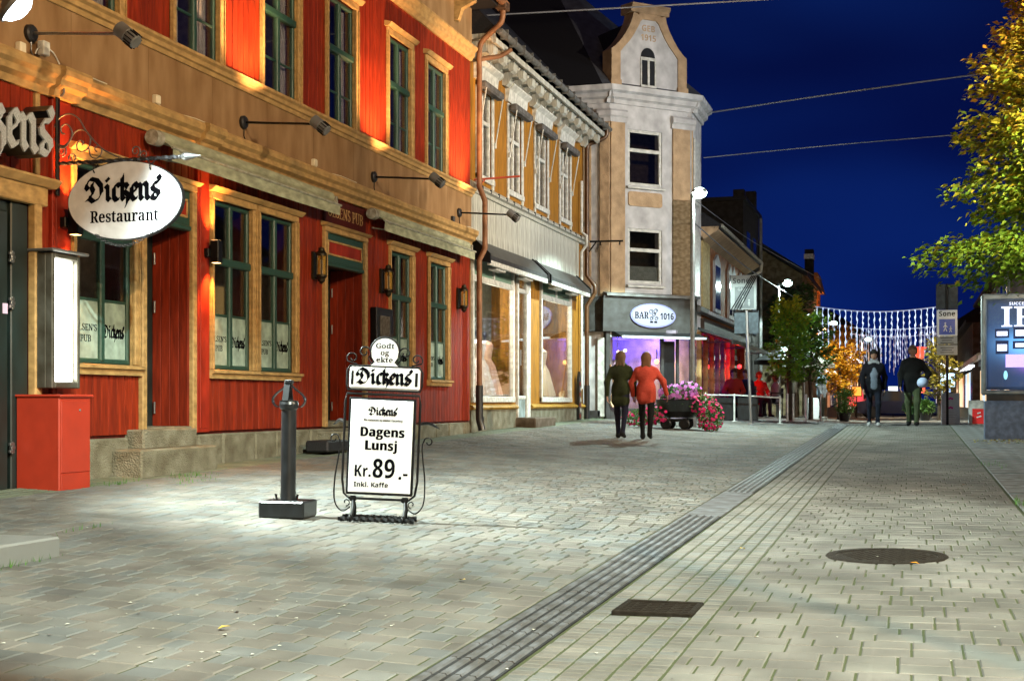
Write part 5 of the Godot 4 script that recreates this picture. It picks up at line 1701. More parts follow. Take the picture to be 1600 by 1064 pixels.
	F2.b(q, -0.12, -0.0, 0.6, 2.74, -0.1, 0.03, 0.01)
	F2.b(q, -0.0, 1.46, 0.6, 0.95, -0.06, 0.02, 0.01)
	F2.b(q, 1.44, 1.52, 0.6, 2.62, -0.06, 0.02, 0.01)
	F2.b(q, 1.9, 1.96, 0.6, 2.62, -0.06, 0.02, 0.01)
	F2.b(q, W - 0.06, W + 0.03, 0.6, 2.74, -0.06, 0.04, 0.01)
	F1.b(q, 6.55, 7.05, 0.5, 0.9, 0.0, 0.06)
	part(H, "bar_front_frame", q, M.bar_grey)
	q = MB.new()
	F1.b(q, 6.98, 7.2, 0.75, 2.6, 0.0, 0.06, 0.015)
	part(H, "pale_column", q, M.white_paint)
	for e in [[0.02, 1.44], [1.96, W - 0.07]]:
		q = MB.new()
		F2.b(q, e[0], e[1], 0.95 if e[0] < 1 else 0.7, 2.6, -0.03, -0.022)
		part(H, "bar_pane", q, M["glass"])
	q = MB.new()
	F2.b(q, 1.53, 1.89, 0.72, 2.55, -0.12, -0.07, 0.008)
	part(H, "bar_door", q, M.black_paint)
	# bar room
	mt("bar_wall", Color(0.22, 0.18, 0.22), 0.9, 0, "cloud")
	q = MB.new()
	q.b(-10.0, -5.3, 0.5, 0.72, 31.1, 40.0)
	q.b(-10.0, -9.9, 0.7, 2.75, 31.1, 40.0)
	q.b(-10.0, -5.4, 0.7, 2.75, 40.0, 40.1)
	q.b(-10.0, -7.2, 0.7, 2.75, 31.0, 31.1)
	q.b(-10.0, -5.35, 2.72, 2.8, 31.6, 40.0)
	part(H, "bar_room", q, M.bar_wall)
	q = MB.new()
	q.b(-9.2, -8.7, 0.7, 1.75, 32.6, 38.0)
	q.b(-9.85, -9.7, 1.7, 2.4, 32.8, 37.8)
	part(H, "bar_counter", q, M.bar_grey)
	var sg := thing("bar_sign", "oval white bar sign with lettering and a sketchy emblem on the dark corner fascia", "sign", F2.p(1.12, 3.15, 0.15))
	var el := PackedVector2Array(); var el2 := PackedVector2Array()
	for i in 48:
		var a := TAU * i / 48
		el.append(Vector2(1.12 + 0.6 * cos(a), 3.13 + 0.255 * sin(a))); el2.append(Vector2(1.12 + 0.64 * cos(a), 3.13 + 0.285 * sin(a)))
	q = MB.new()
	F2.plate(q, el2, 0.11, 0.15)
	part(sg, "sign_rim", q, mt("rim_blue", Color(0.14, 0.14, 0.3), 0.5, 0, ""))
	q = MB.new()
	F2.plate(q, el, 0.15, 0.158)
	part(sg, "sign_face", q, mt("lit_sign", Color(0.19, 0.185, 0.24), 0.5, 0, ""))
	put_text(sg, "lettering", "BAR", 0.22, F2.p(0.78, 3.13, 0.16), F2.bs(), M.ink, true, "Droid Serif", 0.85)
	put_text(sg, "lettering", "1016", 0.21, F2.p(1.5, 3.12, 0.16), F2.bs(), M.ink, true, "Droid Sans", 0.85)
	q = MB.new()
	for e in [[1.06, 3.06, 0.05], [1.2, 3.06, 0.05], [1.05, 3.22, 0.06], [1.18, 3.24, 0.06], [1.13, 3.15, 0.05]]:
		q.tube(spiral(F2.p(e[0], e[1], 0.162), F2.u, Vector3.UP, e[2], e[2] * 0.5, 0, 8, 18), 0.006, 5)
	for e in [1.05, 1.17]: F2.b(q, e - 0.03, e + 0.05, 2.96, 3.0, 0.158, 0.164)
	part(sg, "emblem", q, M.ink)
	var aw2 := thing("bar_awning", "short dark awning with pale edge over the corner bar front", "awning", F2.p(1.1, 2.6, 0.2))
	q = MB.new()
	F2.run(q, [Vector2(0.0, 2.74), Vector2(0.1, 2.74), Vector2(0.42, 2.62), Vector2(0.42, 2.58), Vector2(0.0, 2.62)], 0.05, W + 0.1)
	part(aw2, "awning_cloth", q, M.black_paint)
	q = MB.new()
	F2.b(q, 0.05, W + 0.1, 2.58, 2.63, 0.42, 0.45)
	part(aw2, "front_bar", q, mt("bar_edge", Color(0.5, 0.55, 0.62), 0.4, 0.2, ""))
	# lamps in the bar
	for e in [[0.35, 1.98, -0.9, "left dome pendant lamp inside the corner bar"], [0.92, 1.95, -1.1, "right dome pendant lamp inside the corner bar"]]:
		var t := thing("pendant_lamp", e[3], "pendant lamp", F2.p(e[0], e[1], e[2]), "dome pendants in the corner bar")
		q = MB.new()
		q.lathe([Vector2(0.24, 0.0), Vector2(0.2, 0.1), Vector2(0.1, 0.17), Vector2(0.02, 0.19)], 18, Transform3D(Basis(), org[t]))
		q.tube([org[t] + Vector3(0, 0.18, 0), org[t] + Vector3(0, 0.75, 0)], 0.008, 6)
		part(t, "lamp_shade", q, M.dirty_white)
		q = MB.new()
		q.ell(org[t] + Vector3(0, 0.06, 0), Vector3(0.05, 0.05, 0.05), 10)
		part(t, "bulb", q, glow("bulb_warm", Color(1, 0.85, 0.7), 6.0))
		omni(t, org[t] + Vector3(0, 0.05, 0), Color(1, 0.82, 0.75), 0.35, 0.04)
	var cl := thing("bulb_cluster", "cluster of small bright bulbs hanging in the corner bar", "lamp", F2.p(0.75, 2.3, -0.8))
	for e in [[0, 0, 0], [0.12, -0.05, 0.05], [0.03, -0.12, -0.05], [0.2, 0.04, 0]]:
		q = MB.new()
		q.ell(org[cl] + F2.u * e[0] + Vector3(0, e[1], e[2]), Vector3(0.04, 0.04, 0.04), 10)
		part(cl, "bulb", q, M.bulb_warm)
	omni(cl, org[cl] + Vector3(0.05, -0.3, 0), Color(0.9, 0.8, 1), 0.4)
	var bl := thing("blue_ceiling_light", "blue strip light on the ceiling of the corner bar", "lamp", P(-6.6, 2.6, 33))
	q = MB.new()
	q.b(-8.0, -5.9, 2.66, 2.7, 32.9, 33.0)
	part(bl, "light_strip", q, glow("blue_strip", Color(0.3, 0.25, 1), 2.0))
	omni(bl, P(-7.0, 2.55, 32.95), Color(0.35, 0.28, 1), 1.3, 0.1)
	omni(bl, P(-6.2, 2.55, 33.4), Color(0.35, 0.28, 1), 0.8, 0.1)
	var gt := thing("electric_guitar", "cream electric guitar leaning inside the bar window", "guitar", F2.p(0.12, 0.95, 0.05))
	q = MB.new()
	var gp := PackedVector2Array([Vector2(0.0, 1.0), Vector2(0.1, 0.96), Vector2(0.2, 1.0), Vector2(0.24, 1.1), Vector2(0.2, 1.18), Vector2(0.23, 1.28), Vector2(0.18, 1.35), Vector2(0.13, 1.28), Vector2(0.08, 1.27), Vector2(0.04, 1.36), Vector2(-0.0, 1.26), Vector2(0.02, 1.17), Vector2(-0.03, 1.08)])
	F2.plate(q, gp, 0.04, 0.09)
	part(gt, "body", q, mt("cream_paint", Color(0.7, 0.5, 0.3), 0.3, 0, ""))
	q = MB.new()
	q.tube([F2.p(0.1, 1.25, 0.09), F2.p(0.0, 1.85, 0.06), F2.p(-0.02, 1.97, 0.055)], [0.016, 0.014, 0.022], 6)
	part(gt, "neck", q, mt("maple", Color(0.3, 0.15, 0.06), 0.4, 0, ""))

func orange_building() -> void:
	var F := Face.new(P(-5.07, 0, 33.7), Vector3(0, 0, -1))
	var L := 9.4
	mt("orange_plaster", Color(0.42, 0.17, 0.07), 0.9, 0, "stain", Vector3(0.8, 0.8, 0.8))
	var H := thing("orange_house", "low orange plastered house with pale window surrounds and a terrace cafe below", "building", P(-5.07, 0.6, 38))
	var q := MB.new()
	F.b(q, 0, L, 2.85, 5.25, -0.3, 0.0)
	F.b(q, L - 0.2, L, 0.3, 5.25, -5, 0.0)
	part(H, "wall", q, M.orange_plaster)
	q = MB.new()
	F.b(q, 0.0, 1.3, 3.5, 5.25, 0.0, 0.04)
	part(H, "yellow_pier", q, M.plaster_yellow)
	q = MB.new()
	F.run(q, [Vector2(0, 5.15), Vector2(0.42, 5.4), Vector2(0.45, 5.5), Vector2(0, 5.5)], 0, L + 0.15)
	part(H, "eaves", q, M.plaster_beige)
	q = MB.new()
	F.run(q, [Vector2(0.47, 5.44), Vector2(0.5, 5.54), Vector2(-3.5, 8.4), Vector2(-7, 5.54), Vector2(-7, 5.44)], 0, L + 0.2)
	part(H, "roof", q, M.roof)
	q = MB.new()
	for i in 30: q.tube([F.p(0.1 + i * 0.32, 5.52, 0.5), F.p(0.3 + i * 0.32, 5.52, 0.5)], 0.05, 6)
	part(H, "gutter", q, M.dirty_white)
	q = MB.new()
	q.tube([F.p(L + 0.1, 5.5, 0.5), F.p(L + 0.1, 5.25, 0.48), F.p(L + 0.05, 5.05, 0.12), F.p(L + 0.05, 3.2, 0.1)], 0.05, 8)
	part(H, "downpipe", q, M.white_paint)
	for w in [[2.2, 3.1], [5.1, 5.6], [5.9, 6.4], [7.6, 8.1], [8.4, 8.9]]:
		q = MB.new()
		var wd: float = 0.12
		F.plate(q, PackedVector2Array([Vector2(w[0] - wd, 3.5), Vector2(w[1] + wd, 3.5), Vector2(w[1] + wd, 4.85), Vector2(w[1] + 0.02, 4.9), Vector2((w[0] + w[1]) / 2, 5.08), Vector2(w[0] - 0.02, 4.9), Vector2(w[0] - wd, 4.85)]), 0.0, 0.06)
		var wn := part(H, "window", q, M.plaster_white)
		q = MB.new()
		F.b(q, w[0], w[1], 3.6, 4.75, 0.055, 0.07)
		part(wn, "pane", q, mt("dark_pane", Color(0.02, 0.022, 0.03), 0.08, 0, ""))
	q = MB.new()
	F.b(q, -0.1, L, 2.82, 3.2, 0.0, 0.1, 0.01)
	part(H, "shop_fascia", q, mt("brown_fascia", Color(0.07, 0.05, 0.04), 0.6, 0, "stain"))
	q = MB.new()
	F.run(q, [Vector2(0, 3.3), Vector2(0.2, 3.3), Vector2(0.22, 3.38), Vector2(0.05, 3.46), Vector2(0, 3.46)], -0.1, L)
	part(H, "shop_ledge", q, M.plaster_white)
	# glazed terrace front: posts and panes, seen from s 32.4 on
	for i in 8:
		var a := -1.25 + i * 1.1
		q = MB.new()
		F.b(q, a, a + 0.09, 0.6, 2.85, -0.08, 0.03, 0.01)
		part(H, "shopfront_post", q, mt("yellow_post", Color(0.45, 0.33, 0.14), 0.6, 0, "stain"))
		q = MB.new()
		F.b(q, a + 0.09, a + 1.1, 0.95, 2.8, -0.04, -0.032)
		part(H, "shopfront_pane", q, M["glass"])
		q = MB.new()
		F.b(q, a + 0.09, a + 1.1, 0.6, 0.95, -0.08, 0.0, 0.01)
		part(H, "stall_riser", q, M.bar_grey)
	for e in [[-1.05, 1.75, 0.3, 0.35], [-0.6, 1.2, 0.25, 0.4], [0.1, 1.3, 0.3, 0.4], [0.15, 2.0, 0.2, 0.25]]:
		q = MB.new()
		F.b(q, e[0], e[0] + e[2], e[1], e[1] + e[3], -0.06, -0.05)
		part(H, "window_poster", q, mt("poster_pale", Color(0.6, 0.55, 0.4), 0.8, 0, ""))
	# terrace awning
	var aw := thing("terrace_awning", "long dark awning over the terrace of the orange house", "awning", P(-4.8, 2.6, 37))
	q = MB.new()
	F.run(q, [Vector2(0.1, 2.92), Vector2(0.95, 2.62), Vector2(0.95, 2.5), Vector2(0.92, 2.5), Vector2(0.92, 2.58), Vector2(0.1, 2.85)], -1.2, L)
	part(aw, "awning_cloth", q, M.black_paint)
	q = MB.new()
	for a in [0.2, 4.0, 8.5]: q.tube([F.p(a, 2.6, 0.1), F.p(a + 0.05, 2.62, 0.9)], 0.02, 6)
	part(aw, "awning_arm", q, M.zinc)
	for e in [[0.9, 2.2, -0.9, Color(1, 0.06, 0.03), 1.6, "red spotlight glowing inside the terrace window", "red_spot"], [2.6, 1.55, -1.2, Color(0.1, 0.12, 1), 2.5, "blue lamp glowing inside the terrace window", "blue_spot"], [4.6, 2.1, 0.4, Color(1, 0.1, 0.06), 1.5, "red heater lamp over the terrace seats", "red_heater"], [-0.7, 2.1, -1.0, Color(1, 0.75, 0.35), 1.2, "amber lamp in the window next to the corner bar", "amber_spot"]]:
		var t := thing("cafe_lamp", e[5], "lamp", F.p(e[0], e[1], e[2]), "coloured lamps at the terrace")
		q = MB.new()
		q.ell(org[t], Vector3(0.06, 0.06, 0.06), 12)
		part(t, "lamp_glass", q, glow(e[6], e[3], 5.0))
		q = MB.new()
		q.tube([org[t] + Vector3(0, 0.05, 0), org[t] + Vector3(0, 0.3, 0)], 0.012, 6)
		part(t, "stem", q, M.black_iron)
		omni(t, org[t], e[3], e[4], 0.05)

# ---------- people: tapered capsules joined by a smooth minimum and meshed as surface nets ----------
func nets(m: MB, caps: Array, cell := 0.022, k := 0.035) -> void:
	var lo := Vector3(9, 9, 9); var hi := -lo
	for c in caps:
		for e in [[c[0], c[1]], [c[2], c[3]]]:
			var r := Vector3.ONE * (float(e[1]) + cell * 2.5)
			lo = lo.min(e[0] - r); hi = hi.max(e[0] + r)
	var nx := int(ceil((hi.x - lo.x) / cell)) + 1; var ny := int(ceil((hi.y - lo.y) / cell)) + 1; var nz := int(ceil((hi.z - lo.z) / cell)) + 1
	var f := PackedFloat32Array(); f.resize(nx * ny * nz); f.fill(1.0)
	var best := PackedFloat32Array(); best.resize(nx * ny * nz); best.fill(1.0)
	var own := PackedByteArray(); own.resize(nx * ny * nz)
	for ci in caps.size():
		var a: Vector3 = caps[ci][0]; var ra: float = caps[ci][1]; var b: Vector3 = caps[ci][2]; var rb: float = caps[ci][3]
		var R := maxf(ra, rb) + cell * 3.0
		var q0 := ((a.min(b) - Vector3.ONE * R - lo) / cell).floor(); var q1 := ((a.max(b) + Vector3.ONE * R - lo) / cell).ceil()
		var ab := b - a
		var l2 := maxf(ab.length_squared(), 1e-9)
		for z in range(maxi(0, int(q0.z)), mini(nz, int(q1.z) + 1)):
			for y in range(maxi(0, int(q0.y)), mini(ny, int(q1.y) + 1)):
				for x in range(maxi(0, int(q0.x)), mini(nx, int(q1.x) + 1)):
					var p := lo + Vector3(x, y, z) * cell
					var t := clampf((p - a).dot(ab) / l2, 0, 1)
					var d := (p - a - ab * t).length() - lerpf(ra, rb, t)
					var i := (z * ny + y) * nx + x
					if d < best[i]:
						best[i] = d; own[i] = ci
					var o := f[i]
					var h := maxf(k - absf(o - d), 0.0) / k
					f[i] = minf(o, d) - h * h * k * 0.25
	var id := PackedInt32Array(); id.resize(nx * ny * nz); id.fill(-1)
	var vs := PackedVector3Array(); var ns := PackedVector3Array(); var cs := PackedColorArray()
	var st := [0, 1, nx, nx + 1, nx * ny, nx * ny + 1, nx * ny + nx, nx * ny + nx + 1]
	var ofs := [Vector3(0, 0, 0), Vector3(1, 0, 0), Vector3(0, 1, 0), Vector3(1, 1, 0), Vector3(0, 0, 1), Vector3(1, 0, 1), Vector3(0, 1, 1), Vector3(1, 1, 1)]
	var edges := [[0, 1], [2, 3], [4, 5], [6, 7], [0, 2], [1, 3], [4, 6], [5, 7], [0, 4], [1, 5], [2, 6], [3, 7]]
	for z in nz - 1:
		for y in ny - 1:
			for x in nx - 1:
				var i := (z * ny + y) * nx + x
				var s0 := f[i] < 0.0
				var mixed := false
				for j in 7:
					if (f[i + st[j + 1]] < 0.0) != s0:
						mixed = true
						break
				if not mixed: continue
				var acc := Vector3.ZERO
				var n := 0
				for e in edges:
					var d0 := f[i + st[e[0]]]; var d1 := f[i + st[e[1]]]
					if (d0 < 0.0) != (d1 < 0.0):
						acc += ofs[e[0]].lerp(ofs[e[1]], d0 / (d0 - d1)); n += 1
				id[i] = vs.size()
				vs.append(lo + (Vector3(x, y, z) + acc / n) * cell)
				var g := Vector3(f[i + 1] - f[i] + f[i + st[3]] - f[i + st[2]] + f[i + st[5]] - f[i + st[4]] + f[i + st[7]] - f[i + st[6]], f[i + st[2]] - f[i] + f[i + st[3]] - f[i + 1] + f[i + st[6]] - f[i + st[4]] + f[i + st[7]] - f[i + st[5]], f[i + st[4]] - f[i] + f[i + st[5]] - f[i + 1] + f[i + st[6]] - f[i + st[2]] + f[i + st[7]] - f[i + st[3]])
				ns.append(g.normalized())
				var bi := i
				for j in 8:
					if best[i + st[j]] < best[bi]: bi = i + st[j]
				cs.append(caps[own[bi]][4])
	var ax := [1, nx, nx * ny]
	for z in range(1, nz - 1):
		for y in range(1, ny - 1):
			for x in range(1, nx - 1):
				var i := (z * ny + y) * nx + x
				for a in 3:
					var in0 := f[i] < 0.0
					if in0 == (f[i + ax[a]] < 0.0): continue
					var u: int = ax[(a + 1) % 3]; var w: int = ax[(a + 2) % 3]
					var q := [id[i - u - w], id[i - w], id[i], id[i - u]]
					if q.has(-1): continue
					if not in0: q.reverse()
					for t in [[0, 1, 2], [0, 2, 3]]:
						for o in [0, 2, 1]:
							m.v.append(vs[q[t[o]]]); m.n.append(ns[q[t[o]]]); m.c.append(cs[q[t[o]]])

func hand(m: MB, w: Vector3, dir: Vector3, inward: Vector3, fwd: Vector3, skin: Color, curl := 0.5, k := 1.0) -> void:
	# palm and five fingers; dir runs from the wrist to the fingertips, inward towards the thigh, fwd to the thumb side
	m.col = skin
	var bs := Basis(fwd, dir, fwd.cross(dir).normalized())
	m.ell(w + dir * 0.045 * k, Vector3(0.042, 0.052, 0.017) * k, 10, bs)
	var i := 0
	for l in [0.075, 0.085, 0.08, 0.062]:
		var a := w + dir * 0.085 * k + fwd * (0.03 - i * 0.02) * k
		var b: Vector3 = a + (dir + inward * curl * 0.5).normalized() * l * 0.5 * k
		var c: Vector3 = b + (dir + inward * curl * 1.6).normalized() * l * 0.5 * k
		m.tube([a, b, c], [0.0095 * k, 0.0088 * k, 0.006 * k], 6)
		i += 1
	var t := w + dir * 0.03 * k + fwd * 0.035 * k
	m.tube([t, t + (dir * 0.7 + fwd * 0.7).normalized() * 0.035 * k, t + (dir * 0.9 + fwd * 0.5 + inward * 0.4).normalized() * 0.068 * k], [0.012 * k, 0.0105 * k, 0.007 * k], 6)

func head(m: MB, c: Vector3, bs: Basis, skin: Color, hair: Color, k := 1.0) -> void:
	var seg := 22
	var rows := 16
	var pt := func(i: int, j: int) -> Array:
		var th := PI * i / rows; var ph := TAU * j / seg
		var d := Vector3(sin(th) * sin(ph), -cos(th), sin(th) * cos(ph))
		var r := Vector3(0.076, 0.116, 0.096)
		var p := d * r
		if d.y < -0.1: p.x *= 1.0 + 0.28 * (d.y + 0.1); p.z *= 1.0 + (0.1 if d.z > 0 else 0.35) * (d.y + 0.1)
		var nose := exp(-(pow(p.x / 0.014, 2) + pow((p.y + 0.018) / 0.026, 2))) if d.z > 0 else 0.0
		p.z += 0.026 * nose
		var brow := exp(-(pow(p.x / 0.05, 2) + pow((p.y - 0.022) / 0.012, 2))) if d.z > 0 else 0.0
		p.z += 0.006 * brow
		var chin := exp(-(pow(p.x / 0.025, 2) + pow((p.y + 0.1) / 0.02, 2))) if d.z > 0 else 0.0
		p.z += 0.01 * chin
		return [c + bs * (p * k), (bs * (d / r)).normalized()]
	m.col = skin
	for i in rows:
		for j in seg:
			var a: Array = pt.call(i, j); var b: Array = pt.call(i, j + 1); var d: Array = pt.call(i + 1, j + 1); var e: Array = pt.call(i + 1, j)
			if i > 0: m.t3(a[0], b[0], d[0], a[1], b[1], d[1])
			if i < rows - 1: m.t3(a[0], d[0], e[0], a[1], d[1], e[1])
	for s in [-1.0, 1.0]:
		m.col = skin
		m.ell(c + bs * (Vector3(0.077 * s, -0.005, -0.005) * k), Vector3(0.012, 0.03, 0.018) * k, 8, bs)
		m.col = Color(0.5, 0.5, 0.48)
		m.ell(c + bs * (Vector3(0.03 * s, 0.004, 0.083) * k), Vector3(0.013, 0.008, 0.008) * k, 8, bs)
		m.col = Color(0.02, 0.015, 0.01)
		m.ell(c + bs * (Vector3(0.03 * s, 0.004, 0.088) * k), Vector3(0.006, 0.007, 0.005) * k, 8, bs)
		m.col = hair * 0.7
		m.box(c + bs * (Vector3(0.03 * s, 0.024, 0.092) * k), Vector3(0.03, 0.006, 0.008) * k, bs)
	m.col = Color(0.3, 0.09, 0.07)
	m.ell(c + bs * (Vector3(0, -0.056, 0.09) * k), Vector3(0.022, 0.006, 0.007) * k, 8, bs)

func hair_cap(c: Vector3, bs: Basis, k := 1.0, long := 0.0) -> MB:
	var m := MB.new()
	var caps := [[c + bs * (Vector3(0, 0.032, -0.022) * k), 0.1 * k, c + bs * (Vector3(0, 0.055, 0.016) * k), 0.082 * k, Color.WHITE], [c + bs * (Vector3(-0.03, -0.02, -0.045) * k), 0.066 * k, c + bs * (Vector3(0.03, -0.02, -0.045) * k), 0.066 * k, Color.WHITE]]
	if long > 0:
		for x in [-0.045, 0.0, 0.045]:
			caps.append([c + bs * (Vector3(x, 0.0, -0.055) * k), 0.056 * k, c + bs * (Vector3(x * 1.5, -long * (1.0 - absf(x) * 4.0), -0.088) * k), 0.026 * k, Color.WHITE])
	nets(m, caps, 0.014, 0.03)
	return m

func person(label: String, at: Vector3, yaw: float, h: float, o: Dictionary, group := "") -> Node3D:
	var t := thing("person", label, "person", at, group, yaw)
	org[t] = Vector3.ZERO
	var k := h / 1.75
	var top: Color = o.top; var leg: Color = o.leg; var shoe: Color = o.shoe
	var skin: Color = o.get("skin", Color(0.5, 0.28, 0.19))
	var bulk: float = o.get("bulk", 1.0)
	var st: float = o.get("stride", 0.0)     # half step length
	var hem: float = o.get("hem", 0.9)
	var caps := []
	var add := func(a: Vector3, ra: float, b: Vector3, rb: float, c: Color) -> void: caps.append([a * k, ra * k, b * k, rb * k, c])
	var seat: bool = o.get("seated", false)
	var hy := 0.52 if seat else 0.93
	var up := Vector3(0, hy - 0.93, 0)
	var lean: float = o.get("lean", 0.02)
	add.call(Vector3(-0.07, hy + 0.02, 0), 0.112, Vector3(0.07, hy + 0.02, 0), 0.112, top if hem < 0.93 and not seat else leg)
	add.call(up + Vector3(-0.06, 1.04, lean * 0.3), 0.118 * bulk, up + Vector3(0.06, 1.04, lean * 0.3), 0.118 * bulk, top)
	add.call(up + Vector3(-0.085, 1.3, lean), 0.122 * bulk, up + Vector3(0.085, 1.3, lean), 0.122 * bulk, top)
	add.call(up + Vector3(0, 1.1, lean * 0.5), 0.13 * bulk, up + Vector3(0, 1.36, lean), 0.12 * bulk, top)
	add.call(up + Vector3(-0.15, 1.395, lean), 0.058 * bulk, up + Vector3(0.15, 1.395, lean), 0.058 * bulk, top)
	for s in [-1.0, 1.0]: add.call(up + Vector3(0.03 * s, 1.475, lean - 0.01), 0.045, up + Vector3(0.15 * s, 1.405, lean), 0.052, top)
	if hem < 0.93:
		add.call(up + Vector3(-0.07, hem, 0.0), 0.112 * bulk, up + Vector3(0.07, hem, 0.0), 0.112 * bulk, top)
	add.call(up + Vector3(0, 1.44, lean - 0.005), 0.054, up + Vector3(0, 1.57, lean + 0.012), 0.05, o.get("scarf", skin))
	if o.has("scarf"):
		add.call(up + Vector3(-0.05, 1.47, lean + 0.02), 0.065, up + Vector3(0.05, 1.47, lean + 0.02), 0.065, o.scarf)
	if o.has("shirt"):
		add.call(up + Vector3(0, 0.92, lean * 0.4 + 0.078), 0.062 * bulk, up + Vector3(0, 1.2, lean + 0.085), 0.07 * bulk, o.shirt)
		add.call(up + Vector3(0, 1.2, lean + 0.085), 0.07 * bulk, up + Vector3(0, 1.38, lean + 0.072), 0.045 * bulk, o.shirt)
	for s in [-1.0, 1.0]:
		var f: float = st * s
		var hip := Vector3(0.088 * s, hy, 0)
		var knee: Vector3; var ank: Vector3
		if seat:
			knee = Vector3(0.12 * s, 0.5, 0.42); ank = Vector3(0.13 * s, 0.08, 0.4 + 0.06 * s)
		else:
			ank = Vector3(0.085 * s, 0.085 + (0.05 * st * 4 if f < 0 else 0.0), f)
			knee = (hip + ank) * 0.5 + Vector3(0.01 * s, 0.02, 0.035 + 0.25 * absf(f) * (1.0 if f < 0 else 0.4))
		add.call(hip, 0.088 * o.get("legw", 1.0), knee, 0.06 * o.get("legw", 1.0), leg)
		add.call(knee, 0.06 * o.get("legw", 1.0), ank, 0.045 * o.get("legw", 1.0), leg)
		var toe := Vector3(0.02 * s, -0.04, 0.15) if (seat or f >= -0.01) else Vector3(0.015 * s, -0.075, 0.12)
		add.call(ank + Vector3(0, -0.03, -0.03), 0.045, ank + toe, 0.036, shoe)
		# arms
		var sh := up + Vector3(0.185 * s, 1.375, lean)
		var arm: Array = o.get("arm_l" if s < 0 else "arm_r", [Vector3(0.26 * s, 1.13, -f * 0.35 - 0.03), Vector3(0.25 * s, 0.88, -f * 0.9 + 0.07)])
		var el: Vector3 = arm[0] + up; var wr: Vector3 = arm[1] + up
		add.call(sh, 0.06 * bulk, el, 0.052 * bulk, top)
		add.call(el, 0.052 * bulk, wr, 0.04 * bulk, top)
	var m := MB.new()
	nets(m, caps, 0.018 * k, 0.05 * k)
	for s in [-1.0, 1.0]:
		if o.get("pocket", 0.0) == s: continue
		var arm: Array = o.get("arm_l" if s < 0 else "arm_r", [Vector3(0.26 * s, 1.13, -st * s * 0.35 - 0.03), Vector3(0.25 * s, 0.88, -st * s * 0.9 + 0.07)])
		var d: Vector3 = (arm[1] - arm[0]).normalized()
		var inw := Vector3(-s, 0, 0)
		inw = (inw - d * inw.dot(d)).normalized()
		hand(m, (arm[1] + up) * k + d * 0.02 * k, d, inw, (Vector3(0, 0, 1) - d * d.z).normalized(), skin, 0.6, k)
	var hb: Basis = o.get("look", Basis())
	var hc := (up + Vector3(0, 1.643, lean + 0.03)) * k
	var hair: Color = o.hair
	head(m, hc, hb, skin, hair, k)
	var body := part(t, "body", m, mt("figure", Color(1, 1, 1), 0.85, 0, "grain", Vector3(2.5, 1.6, 2.5), true, 2.5), true)
	part(t, "hair", hair_cap(hc, hb, k, o.get("long", 0.0)), mt("hair_%d" % int(hair.r * 1000), hair, 0.7, 0, "fine", Vector3(20, 5, 20)), true)
	if o.has("print"):
		var q := MB.new()
		q.ext(PackedVector2Array([Vector2(-0.045, 1.27), Vector2(-0.01, 1.25), Vector2(0.03, 1.26), Vector2(0.045, 1.3), Vector2(0.0, 1.31), Vector2(-0.04, 1.3)]), 0.006, Transform3D(Basis.from_scale(Vector3(k, k, 1)), Vector3(0, 0, 0.15 * k)))
		part(t, "shirt_print", q, M.white_paint, true)
	return t

